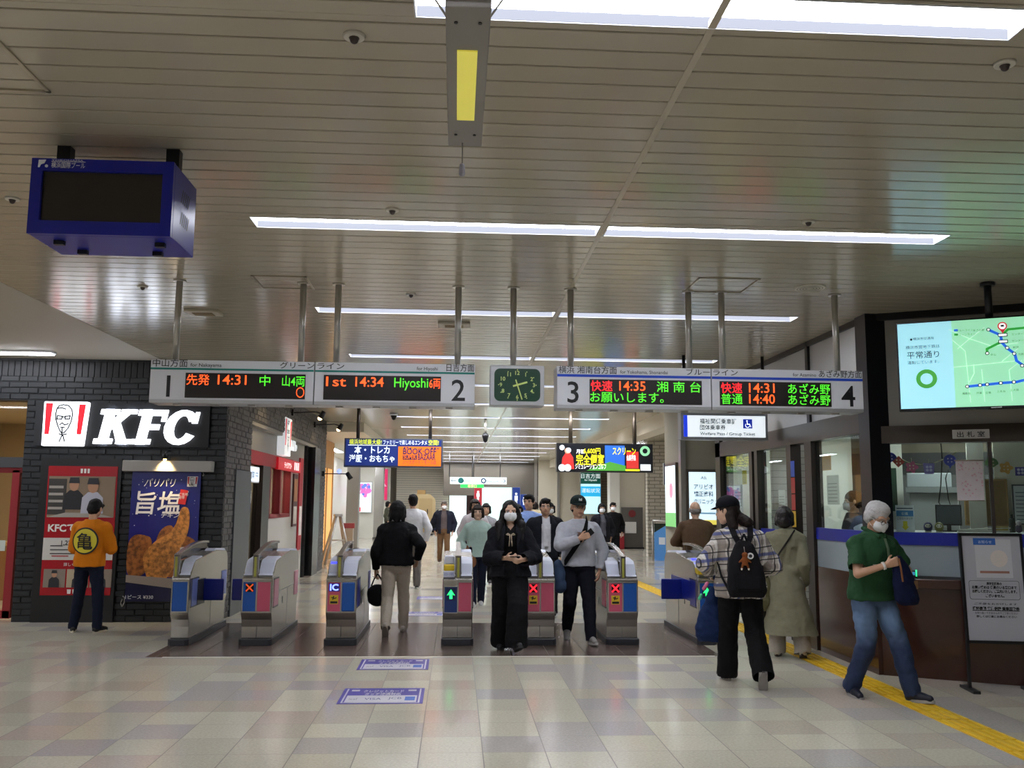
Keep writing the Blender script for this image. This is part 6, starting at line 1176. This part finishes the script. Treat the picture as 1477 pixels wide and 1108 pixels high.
def plaid():
    m = M('plaid flannel', '#b9b4ab', .85); g = NT(m); tc = g.n('TexCoord'); sep = g.n('SeparateXYZ'); g.l(tc.outputs['Object'], sep.inputs[0])
    u = g.math('ADD', sep.outputs[0], g.math('MULTIPLY', sep.outputs[1], .6)); v = g.math('ADD', sep.outputs[2], g.math('MULTIPLY', sep.outputs[0], .12))
    def band(x, pitch, off, w_): return g.math('LESS_THAN', g.math('FRACT', g.math('ADD', g.math('DIVIDE', x, pitch), off)), w_)
    cur = None
    def over(f, c, fac=1.0):
        nonlocal cur
        mx = g.n('Mix', data_type='RGBA'); g.l(g.math('MULTIPLY', f, fac), mx.inputs['Factor'])
        if cur is None: mx.inputs['A'].default_value = lin('#bdb6ad')
        else: g.l(cur, mx.inputs['A'])
        mx.inputs['B'].default_value = lin(c); cur = mx.outputs['Result']
    over(band(u, .115, .0, .42), '#857a72', .75); over(band(v, .115, .3, .4), '#8a7f76', .65); over(band(u, .115, .62, .2), '#d6d2cc', .8); over(band(v, .23, .1, .12), '#3a4a86', .8); over(band(u, .23, .4, .1), '#3c4a84', .8)
    over(band(u, .115, .2, .09), '#15141a', .9); over(band(v, .115, .55, .09), '#15141a', .9); g.l(cur, g.b.inputs['Base Color']); return m
def denim():
    m = M('blue denim', '#2b4468', .8); g = NT(m); tc = g.n('TexCoord'); sep = g.n('SeparateXYZ'); g.l(tc.outputs['Object'], sep.inputs[0]); no = g.n('TexNoise', i_Scale=7., i_Detail=5.); g.l(tc.outputs['Object'], no.inputs['Vector'])
    z = g.math('SUBTRACT', 1, g.math('MULTIPLY', g.math('ABSOLUTE', g.math('SUBTRACT', sep.outputs[2], .66)), 4.2)); f = g.n('Clamp'); g.l(g.math('MULTIPLY', z, g.math('ADD', .35, no.outputs['Fac'])), f.inputs[0])
    mx = g.n('Mix', data_type='RGBA'); g.l(f.outputs[0], mx.inputs['Factor']); mx.inputs['A'].default_value = lin('#1c2c4c'); mx.inputs['B'].default_value = lin('#5f7794'); g.l(mx.outputs['Result'], g.b.inputs['Base Color']); return m
BLK = cloth('black fabric', '#0d0d10'); NAVYC = cloth('navy fabric', '#151a2c'); WHT = cloth('white cotton', '#c9c9cc', .05)

# 1 orange sweatshirt man, looking down at his phone, back turned
p = Person('person in orange sweatshirt with round black character, facing the red poster', -4.5, 11.78, PI-.12, 1.61, feet=((-.17, .02), (.16, .0)), fyaw=(-.25, .5), head=(0, .45, 0), hands=((-.08, -.27, 1.12), (.1, -.27, 1.12)), pole=((-.7, .4, -.9), (.7, .4, -.9)), lean=.04)
p.hair('short', HAIRB); p.top(cloth('orange sweatshirt', '#cf7812', .06), .035, .84, .0, name='sweatshirt', cuffw=.004); p.trousers(NAVYC, .015); p.shoes(flat('#191919'), flat('#d8d2bc'))
Yb = .155*p.k; cz = 1.17*p.k
def onback(u, v): return (u, Yb+.012-u*u*1.1-(v-cz)**2*.6, v)
mb = MB(); n = 40; mb.add([onback(-.005, cz)]+[onback(.163*math.cos(2*PI*i/n)-.005, cz+.163*math.sin(2*PI*i/n)) for i in range(n)], [(0, i+1, (i+1) % n+1) for i in range(n)]); mb.v = [(a, b+.004, c) for a, b, c in mb.v]; mb.build('black_ring_print', INK, p.t)
mb = MB(); mb.add([onback(-.005, cz)]+[onback(.145*math.cos(2*PI*i/n)-.005, cz+.145*math.sin(2*PI*i/n)) for i in range(n)], [(0, i+1, (i+1) % n+1) for i in range(n)]); mb.v = [(a, b+.006, c) for a, b, c in mb.v]; mb.build('yellow_disc_print', flat('#d8c832'), p.t)
tm = MB().text('亀', 0, -.085, .215, 0, None, 'c', .008); MB().add([(lambda q: (q[0], q[1]+.011, q[2]))(onback(-v[0]-.005, cz+v[2])) for v in tm.v], tm.f).build('lettering', INK, p.t)
ph = p.W((0.0, -.37*p.k, 1.2*p.k)); t = thing('smartphone', 'dark phone held by the person in orange', 'phone', ph, PI); MB().box(-.036, .036, -.005, .005, -.07, .07).build('case', DARK, t)

# 2 woman in black sweater, back turned, with black bag
p = Person('person in black sweater and beige trousers walking away through the wide gate lane', -.72, 11.62, PI, 1.66, True, feet=((.1-.19, -.28), (.1, .26)), lift=(0, .06), fpitch=(0, .85), head=(0, 0, 0), hands=((-.27, .02, .93), (.26, -.03, .8)), pole=((-.6, .7, -.5), (.5, .8, -.4)), bulk=1.05)
p.hair('mop', HAIRB); p.top(cloth('black knit', '#0e0e11'), .06, .9, -.01, name='sweater', se=.028, fold=.025); p.trousers(cloth('beige cotton', '#bdb3a2'), .016, .004); p.shoes(flat('#b8b0a4'), flat('#8c8478'))
mb = MB().ell(p.U((0, .02, 1.47*p.k)), (.066, .066, .02)); mb.build('white_collar', WHT, p.t)
g = p.W(p.grip[1]); t = thing('handbag', 'black slouchy handbag in the hand of person in black sweater', 'bag', (g.x, g.y, g.z-.34)); mb = MB(); mb.ell((0, 0, .1), (.13, .07, .125)); mb.ell((0, 0, .04), (.12, .08, .09)); solid(mb, 'pouch', BLK, t, .012, 2, fold=.015); mb = MB()
for sx in (-1, 1): mb.tube([(sx*.075, 0, .2), (sx*.045, 0, .28), (0, 0, .35)], .009, 8)
mb.build('handle', BLK, t)

# 6 woman in black jacket with mask, facing
p = Person('person in loose black jacket with long dark hair and white mask, walking towards camera', .615, 10.3, -.03, 1.645, True, feet=((-.085, .2), (.07, -.2)), lift=(.0, .03), fpitch=(0, -.35), fyaw=(-.15, .25), head=(0, .05, 0), hands=((-.05, -.24, 1.05), (.13, -.24, 1.03)), pole=((-.8, .3, -.7), (.8, .3, -.7)), curl=(.9, .9), palm=((1, 0, .5), (-1, 0, .5)), skin=SKIN2, vox=.007)
p.face(mask=True); p.hair('long', M('dark long hair', '#0d0909', .55, spec=.3, noise=.3, nscale=80, bump=.3)); p.top(cloth('black inner top', '#0b0b0d'), .015, .9, name='inner_top', vneck=.07, sleeve='none'); p.top(cloth('black denim jacket', '#15161c'), .055, .86, .02, name='jacket', se=.04, open_=.075, fold=.03, thick=.006, cuffw=.012); p.trousers(BLK, .04, .045, cuff=.01); p.shoes(flat('#0f0f11'), flat('#17171a'))
mb = MB()
for sx in (-1, 1): mb.tube([p.U((sx*.006, -.155*p.k, 1.33*p.k)), p.U((sx*.03, -.16*p.k, 1.345*p.k)), p.U((sx*.05, -.158*p.k, 1.33*p.k)), p.U((sx*.01, -.16*p.k, 1.325*p.k))], .005, 6); mb.tube([p.U((sx*.008, -.155*p.k, 1.33*p.k)), p.U((sx*.012, -.165*p.k, 1.26*p.k)), p.U((sx*.016, -.165*p.k, 1.2*p.k))], .006, 6)
mb.build('ribbon_tie', flat('#b5a48c'), p.t)
g = p.W((.045*p.k, -.3*p.k, 1.07*p.k)); t = thing('smartphone', 'dark phone in both hands of person with white mask in black jacket', 'phone', g, 0); MB().box(-.055, .055, -.035, .035, -.004, .006).build('case', DARK, t)

# 10 man in pale grey sweatshirt and cap
p = Person('person in pale grey sweatshirt and dark lettered cap with crossbody strap', 1.47, 10.98, .02, 1.71, feet=((-.1, .25), (.11, -.22)), lift=(.06, 0), fpitch=(.6, -.1), fyaw=(-.1, .2), head=(.08, .05, 0), hands=((-.02, -.25, 1.2), (.24, -.06, .82)), pole=((-1, .1, -.5), (1, .6, -.1)), curl=(.7, .5), palm=((.2, .9, 0), None), bulk=1.12, vox=.007)
p.face(glasses=True); p.cap(cloth('dark green cap', '#14201f'), [('N', flat('#d9d9d6')), ('Y', flat('#cfd0cd'))]); p.hair('fringe', HAIRB); p.top(cloth('pale grey sweatshirt', '#a9abb2', .05), .03, .9, .0, name='sweatshirt', fold=.02); p.trousers(cloth('dark navy trousers', '#10121c'), .02); p.shoes(flat('#8d8a86'), flat('#c9c7c2'))
k = p.k; pts = [(.1, .05, 1.455), (.095, -.07, 1.43), (.06, -.158, 1.33), (0, -.185, 1.22), (-.08, -.187, 1.1), (-.15, -.15, .99), (-.19, -.05, .9)]
t = thing('crossbody_bag', 'black crossbody strap and blue grey bag worn by person in pale sweatshirt', 'bag', p.W((0, 0, 0))); O = t.location
nr = lambda q: Vector((q.x-O.x, q.y-O.y, 0)).normalized(); worldmesh(strap([p.W(p.U(Vector(q)*k)) for q in pts], .055, .01, nr), O).build('strap', BLK, t)
mb = MB(); c = p.W((-.235*k, -.02, .78)); mb.ell(c, (.09, .1, .17)); mb.ell(c+Vector((.01, 0, -.12)), (.1, .09, .1)); solid(worldmesh(mb, O), 'pouch', cloth('blue grey bag', '#3a4c68'), t, .012, 2, fold=.02)
g = p.W(p.grip[0]); t = thing('smartphone', 'black phone held against the chest of person in pale sweatshirt', 'phone', g+Vector((.015, -.02, .02)), 0); o = MB().box(-.036, .036, -.005, .005, -.075, .075).build('case', DARK, t, rot=(0, .9, 0), bevel=.004)

# 7 man with glasses, white shirt under dark vest jacket
p = Person('person with glasses, white shirt and open dark jacket behind the capped person', 1.33, 13.6, 0, 1.69, feet=((-.1, .2), (.1, -.2)), fpitch=(.3, 0), head=(-.05, 0, 0), vox=.009)
p.face(glasses=True); p.hair('short', HAIRB); p.top(WHT, .02, .93, name='shirt', vneck=.04); p.top(cloth('dark jacket', '#14161d'), .045, .84, .0, name='jacket', open_=.07, thick=.006); p.trousers(BLK, .02); p.shoes(flat('#111113')); MB().box(-.025, .025, -.142, -.13, .95, .985).build('belt_buckle', STEEL, p.t)
# 8 man in blue shirt
p = Person('person in light blue shirt half hidden behind person with glasses', 1.22, 15.3, .1, 1.75, feet=((-.1, .15), (.1, -.15)), head=(-.5, 0, 0), vox=.01); p.face(); p.hair('short', HAIRB); p.top(cloth('light blue shirt', '#7f97c8', .05), .025, .9); p.trousers(NAVYC, .02); p.shoes(flat('#151515'))
t = thing('backpack', 'dark backpack strap over the light blue shirt', 'bag', p.W((0, 0, 0))); O = t.location; pts = [(-.12, .06, 1.43), (-.125, -.06, 1.43), (-.125, -.15, 1.3), (-.13, -.145, 1.12)]; worldmesh(strap([p.W(p.U(Vector(q))) for q in pts], .05, .012, (0, -1, 0)), O).build('strap', BLK, t); mb = MB(); mb.ell(p.W((0, .25, 1.22)), (.16, .1, .24)); solid(worldmesh(mb, O), 'pack', BLK, t, .014, 2)
# 5 woman in mint blouse
p = Person('person in mint green blouse behind the person in black jacket', .36, 14.7, .05, 1.58, True, feet=((-.08, -.15), (.08, .18)), fpitch=(0, .3), head=(-.1, .05, 0), hands=((-.2, -.1, .92), None), skin=SKIN2, vox=.009)
p.face(); p.hair('bob', HAIRD); p.top(cloth('mint blouse', '#9fb5ab', .05), .04, .84, .02, name='blouse', se=.03); p.trousers(NAVYC, .016); p.shoes(flat('#b8b8b8'))
k = p.k; t = thing('shoulder_bag', 'tan shoulder bag of person in mint blouse', 'bag', p.W((-.16*k, -.12, .74*k))); mb = MB(); mb.ell((0, 0, 0), (.13, .07, .13)); solid(mb, 'pouch', cloth('tan leather', '#7a5236'), t, .012, 2); mb = MB().tube([(-.05, 0, .1), (-.02, .0, .25), (.04, 0, .1)], .01); mb.build('handle', cloth('tan leather'), t)
# behind her
p = Person('person with long dark hair and white blouse behind the mint blouse', .37, 17.5, 0, 1.66, True, head=(.1, 0, 0), vox=.011); p.face(); p.hair('bob', HAIRD); p.top(cloth('white blouse', '#b9b3b6', .05), .035, .86); p.trousers(NAVYC, .02); p.shoes(flat('#222222'))
p = Person('person with black hair just visible left of the white masked person', .62, 18.6, 0, 1.58, True, vox=.012); p.face(); p.hair('bob', HAIRB); p.top(cloth('grey blouse', '#8f8f92', .05), .03, .86); p.trousers(BLK, .02); p.shoes(flat('#222222'))
p = Person('person with dark hair behind the right shoulder of the black jacket', 1.12, 16.6, .1, 1.57, True, vox=.012); p.face(); p.hair('bob', HAIRB); p.top(BLK, .03, .86); p.trousers(BLK, .02); p.shoes(flat('#222222'))
p = Person('person in dark top with black bob in front of the far shutters', 1.95, 18.9, 0, 1.6, True, vox=.012); p.face(mask=True); p.hair('bob', HAIRB); p.top(BLK, .03, .86); p.trousers(BLK, .02); p.shoes(flat('#222222'))
p = Person('person in cream coat walking away by the blue restroom panel', 2.6, 30.0, PI-.3, 1.62, True, vox=.014); p.hair('bob', HAIRD); p.top(cloth('cream coat', '#b9ab88', .05), .05, .6, .03, name='coat'); p.trousers(cloth('grey trousers', '#6a6560'), .02); p.shoes(flat('#222222'))
# 4 old man with dark jacket
p = Person('elderly person in dark jacket and brown trousers with mask, far down the left lane', -.3, 24.9, .05, 1.63, feet=((-.1, .12), (.1, -.12)), vox=.011); p.face(mask=True); p.hair('short', HAIRG); p.top(cloth('brown grey shirt', '#5d5352'), .02, .92); p.top(cloth('navy jacket', '#1a1e2c'), .05, .82, .0, name='jacket', open_=.085, thick=.006); p.trousers(cloth('brown trousers', '#6b5137'), .02); p.shoes(flat('#3a2c22'))
t = thing('shoulder_bag', 'black bag at the right side of elderly person in dark jacket', 'bag', p.W((-.28, .05, .95))); mb = MB(); mb.ell((0, 0, 0), (.09, .12, .16)); solid(mb, 'pouch', BLK, t, .014, 2); mb = MB().tube([(.0, 0, .12), (.08, 0, .4), (.13, 0, .46)], .012); mb.build('strap', BLK, t)
# 3 person with white shirt & white cap
p = Person('person in white shirt walking away beyond the black sweater', -.8, 17.6, PI+.1, 1.74, vox=.01); p.hair('short', HAIRB); p.top(WHT, .04, .84, se=.03); p.trousers(cloth('grey trousers'), .02); p.shoes(flat('#333333'))
p = Person('small far person in dark coat by the left poster wall', -2.75, 38.0, PI/2, 1.6, True, vox=.014); p.face(); p.hair('bob', HAIRB); p.top(cloth('olive coat', '#4a4a3e'), .04, .7, name='coat'); p.trousers(BLK, .02); p.shoes(flat('#222222'))
# 11 far right pair
q = at(868, 724, 21.5); p = Person('person in dark cardigan and white mask walking by the lit poster', q.x, 21.5, .05, 1.6, True, feet=((-.08, .12), (.08, -.12)), vox=.01); p.face(mask=True); p.hair('bob', HAIRB); p.top(cloth('grey knit', '#5b5c64'), .02, .9); p.top(cloth('dark cardigan', '#14151c'), .05, .72, .0, name='cardigan', open_=.07, thick=.006); p.trousers(cloth('dark navy trousers'), .02); p.shoes(flat('#1c1c1c'))
q = at(884, 724, 24.5); p = Person('person in black with mask directly behind the cardigan wearer', q.x, 24.5, .05, 1.62, vox=.012); p.face(mask=True); p.hair('short', HAIRB); p.top(BLK, .04, .8); p.trousers(BLK, .02); p.shoes(flat('#1c1c1c'))
# 12 bald man in brown shirt, back
q = at(1003, 724, 13.3); p = Person('bald person in brown shirt seen from behind at the lit clinic advert', q.x, 13.3, PI-.1, 1.64, feet=((-.12, 0), (.12, 0)), hands=((-.1, -.25, 1.05), (.1, -.25, 1.05)), pole=((-1, .3, -.3), (1, .3, -.3)), lean=.05, head=(0, .2, 0), bulk=1.05, vox=.009, skin=SKIN2); p.hair('fringe', HAIRG); p.top(cloth('brown shirt', '#54402f'), .04, .84, sleeve='long', se=.03); p.trousers(cloth('grey trousers'), .02); p.shoes(flat('#2a2420'))
# 13 plaid
p = Person('person in plaid shirt, dark cap and black backpack walking away', 2.62, 8.42, PI-.12, 1.69, True, feet=((-.13, .27), (.1, -.2)), lift=(.07, 0), fpitch=(1.0, 0), fyaw=(-.1, .1), head=(1.0, .1, .1), hands=((-.2, -.2, 1.0), (.25, -.16, .98)), pole=((-.8, .5, -.7), (.8, .5, -.7)), bulk=1.1, vox=.007, skin=SKIN2)
p.face(); p.hair('lower', HAIRD); p.cap(cloth('navy cap', '#0b0c14'), [('C', flat('#cfd2da'))]); p.top(plaid(), .055, .8, .0, name='plaid_shirt', se=.035, fold=.03); p.trousers(cloth('black slacks', '#0e0d0f'), .018, .035); p.shoes(flat('#c9c4c2'), flat('#8f8984'))
k = p.k; t = thing('backpack', 'black backpack with hanging plush charms on the plaid shirt', 'bag', p.W((0, 0, 0)), p.t.rotation_euler.z)
mb = MB(); L = lambda a: Vector(a)*k; mb.loft([(-.015, .235, .8*k, .15, .06), (-.015, .25, .86*k, .175, .085), (-.01, .255, 1.0*k, .165, .085), (0, .245, 1.15*k, .13, .075), (0, .23, 1.26*k, .085, .055), (0, .22, 1.3*k, .05, .035)], pw=.8); solid(mb, 'pack', cloth('black nylon', '#121014'), t, .011, 2, fold=.015)
MB().xprism([(.33, .86*k), (.35, .88*k), (.35, .98*k), (.33, 1.0*k)], -.12, .09).build('pocket', cloth('black nylon'), t, bevel=.01)
for sx in (-1, 1): strap([p.U(L((sx*.085, -.1, 1.4))), p.U(L((sx*.09, .0, 1.47))), p.U(L((sx*.085, .1, 1.44))), p.U(L((sx*.07, .19, 1.36))), Vector((sx*.04, .215, 1.28*k))], .05, .014, lambda q: Vector((0, q.y+.001, .12)).normalized()).build('strap', cloth('black nylon'), t); strap([Vector((sx*.14, .2, .86*k)), Vector((sx*.19, .12, .98*k)), Vector((sx*.2, .0, 1.1*k))], .03, .01, (1, 0, 0)).build('lower_strap', cloth('black nylon'), t)
MB().tube([(-.03, .24, 1.29*k), (0, .25, 1.36*k), (.03, .24, 1.29*k)], .01).build('grab_loop', cloth('black nylon'), t)
c = p.W((.015, .345, 1.13*k)); t = thing('plush_charm', 'brown plush charm with small limbs dangling on the backpack', 'charm', c, p.t.rotation_euler.z); mb = MB(); mb.ell((0, 0, 0), (.03, .022, .045)); mb.ell((0, 0, .05), (.028, .022, .024)); [mb.caps((sx*.02, 0, -.035), (sx*.03, .005, -.07), .011, .009) for sx in (-1, 1)]; [mb.caps((sx*.025, 0, .01), (sx*.05, .005, -.015), .009, .008) for sx in (-1, 1)]; solid(mb, 'plush', cloth('brown plush', '#7a4420'), t, .006, 1); mb = MB(); [mb.caps((sx*.03, .006, -.072), (sx*.031, .007, -.078), .009, .007) for sx in (-1, 1)]; mb.build('paw_tips', flat('#d8cfc4'), t); MB().tube([(0, 0, .07), (.005, -.005, .12)], .003).build('chain', STEEL, t)
c = p.W((-.035, .335, 1.17*k)); t = thing('badge_charm', 'small round white and black badge charm beside the plush', 'charm', c, p.t.rotation_euler.z); MB().cyl((0, -.005, 0), (0, .008, 0), .028, n=20).build('disc', flat('#d4d2d0'), t); MB().cyl((0, .008, 0), (0, .012, 0), .015, n=16).build('dark_centre', INK, t)
g = p.W(p.grip[1]); t = thing('tote_bag', 'dark blue cloth tote bag hanging left of the plaid shirt', 'bag', (g.x, g.y, g.z-.6)); mb = MB(); mb.loft([(0, 0, 0, .15, .07), (0, 0, .05, .19, .1), (0, 0, .2, .17, .09), (.02, 0, .38, .11, .06), (.03, 0, .5, .05, .035)]); solid(mb, 'sack', cloth('dark blue cloth', '#15264a'), t, .012, 2, fold=.045, fscale=.1); mb = MB().tube([(.03, 0, .48), (.02, 0, .55), (0, 0, .6)], .018); mb.build('strap', cloth('dark blue cloth'), t)
c = Vector((g.x-.06, g.y+.02, g.z-.12)); t = thing('ribbon_charm', 'pink and green ribbon charm beside the blue tote', 'charm', c); MB().caps((0, 0, .05), (-.03, 0, 0), .016, .02).build('pink_part', flat('#c86a92'), t); MB().caps((-.06, 0, -.06), (-.075, 0, -.09), .014, .016).build('green_part', flat('#3fbf86'), t)
# 14 trench coat
p = Person('person in long sage trench coat walking away along the yellow path', 3.58, 9.88, PI-.45, 1.585, True, feet=((-.17, .1), (.12, -.02)), lift=(.02, 0), fpitch=(.35, 0), head=(0, .12, 0), lean=.03, vox=.008, skin=SKIN2, hands=((-.2, -.06, .84), (.2, -.16, .9)), pole=((-.35, .8, -.8), (.4, .8, -.8)), bulk=1.0)
p.hair('bob', M('brown black hair', '#17100e', .42, noise=.3, nscale=80, bump=.3)); p.trousers(cloth('off white trousers', '#aaa296'), .03, .02); p.shoes(flat('#c4bba6'), flat('#3a2c24'))
k = p.k; mb = MB(); p.torso(mb, .05, .95); mb.loft([(-.04, .05, .24*k, .31*k, .25*k), (-.02, .03, .52*k, .25*k, .2*k), (0, .015, .75*k, .21*k, .175*k), (0, 0, .95*k, .19*k, .155*k), (0, 0, 1.1*k, .17*k, .14*k)], T=lambda q: Vector((q.x, q.y, q.z+p.dz)))
for i in (0, 1): mb.caps(p.sho[i], p.elb[i], .085*k, .08*k); mb.caps(p.elb[i], lerp(p.elb[i], p.wri[i], .95), .078*k, .06*k)
mb.caps(p.U((-.04*k, .04*k, 1.42*k)), p.U((.04*k, .04*k, 1.42*k)), .04*k)
solid(mb, 'trench_coat', cloth('sage coat', '#7b7862', .08), p.t, .011, 2, fold=.035, fscale=.12, cut=lambda q: q.z < .27*k+p.dz or (q.z > p.neck.z+.03*k and abs(q.x) < .1))
t = thing('crossbody_bag', 'soft beige green bag on thin strap worn by person in trench coat', 'bag', p.W((0, 0, 0)), p.t.rotation_euler.z); pts = [(-.12, .06, 1.44), (-.06, .16, 1.33), (.04, .185, 1.18), (.13, .17, 1.03), (.21, .12, .88)]; strap([p.U(Vector(a)*k) for a in pts], .018, .008, lambda q: Vector((q.x, q.y, 0)).normalized()).build('strap', cloth('dark strap', '#2a2622'), t)
mb = MB(); mb.ell((.27*k, .06, .72), (.11, .13, .19)); mb.ell((.27*k, .05, .6), (.12, .14, .13)); mb.caps((.25*k, .06, .85), (.2, .06, .97), .06, .02); solid(mb, 'pouch', cloth('sage bag', '#6e6a4c'), t, .012, 2, fold=.03)
# 15 green polo
p = Person('white haired person in green polo shirt and jeans stepping over the yellow path', 3.6, 7.86, .3, 1.69, feet=((-.17, .1), (.14, -.27)), fpitch=(.05, -.1), fyaw=(-.2, .35), lean=.1, head=(.1, .5, 0), hands=((-.07, -.27, 1.13), (.2, -.25, 1.0)), pole=((-1, .35, -.6), (1, .6, -.4)), curl=(1.35, 1.1), palm=((.5, .8, .1), (-.8, .3, 0)), bulk=1.1, vox=.0065)
p.face(mask=True, glasses=True, brow='#8a8682'); p.hair('swept', HAIRW); p.top(cloth('green polo', '#274a2f', .08), .035, .86, .0, sleeve='short', name='polo_shirt', fold=.025, se=.02); p.trousers(denim(), .02, .006, cuff=.012, fold=.028); p.shoes(flat('#14182a'), flat('#9a9894'))
k = p.k; mb = MB()
for sx in (-1, 1): mb.caps(p.U(Vector((sx*.065, .02, 1.46))*k), p.U(Vector((sx*.035, -.1, 1.42))*k), .022*k, .02*k)
mb.caps(p.U(Vector((-.06, .06, 1.47))*k), p.U(Vector((.06, .06, 1.47))*k), .02*k); solid(mb, 'collar', cloth('green polo'), p.t, .008, 2)
mb = MB()
for i in range(9): u = -.15+.0375*i; mb.box(u-.017, u+.017, 0, .003, 0, .008) if False else None
pts = [p.U(Vector((u, -(.186-1.4*u*u), 1.19))*k) for u in [-.14+.028*i for i in range(11)]]; strap(pts, .008, .004, (0, -1, 0)).build('piping', flat('#8f9a88'), p.t); strap([p.U(Vector((.01, -.125, 1.405))*k), p.U(Vector((.01, -.165, 1.33))*k), p.U(Vector((.01, -.18, 1.26))*k)], .022, .006, (0, -1, 0)).build('placket', flat('#5d7058'), p.t)
mb = MB(); d = (p.wri[0]-p.elb[0]).normalized(); mb.cyl(p.wri[0]-d*.035, p.wri[0]-d*.015, .034*k, n=16); mb.build('wrist_band', flat('#cfcbc6'), p.t)
g = p.grip[0]; gw = p.W(g); t = thing('cloth_bag', 'navy cloth bag held at the chest by white haired person', 'bag', gw, p.t.rotation_euler.z); mb = MB(); mb.loft([(.13, -.02, -.36, .08, .04), (.1, -.02, -.32, .12, .06), (.09, -.01, -.2, .115, .06), (.07, 0, -.05, .08, .045), (.04, 0, .05, .03, .025)]); solid(mb, 'sack', cloth('navy bag', '#0e1634'), t, .011, 2, fold=.03); strap([(.0, -.05, .03), (.005, -.065, -.05), (.01, -.075, -.16)], .014, .006, (0, -1, 0)).build('tan_strap', flat('#8a5a34'), t)
g = p.W(p.grip[1]); t = thing('small_pouch', 'thin tan pass case in the left hand of white haired person', 'case', g+Vector((.02, -.03, -.02)), p.t.rotation_euler.z); MB().box(-.05, .05, -.006, .006, -.035, .035).build('case', flat('#7a5a3c'), t)
# 16 clerk
c = at(1233, 745, 10.6); p = Person('clerk in grey vest, white shirt and mask behind the office side pane', c.x, 10.6, PI*.5-PI-.3, 1.63, True, head=(0, .15, 0), vox=.009, skin=SKIN2); p.t.location.z = .14; p.face(mask=True); p.hair('pony', HAIRD); p.top(WHT, .018, .92, vneck=.05); p.top(cloth('grey vest', '#4c4a4c'), .035, .88, .0, sleeve='none', name='vest', open_=.03, thick=.004); p.trousers(cloth('grey trousers'), .02); p.shoes(flat('#1c1c1c'))
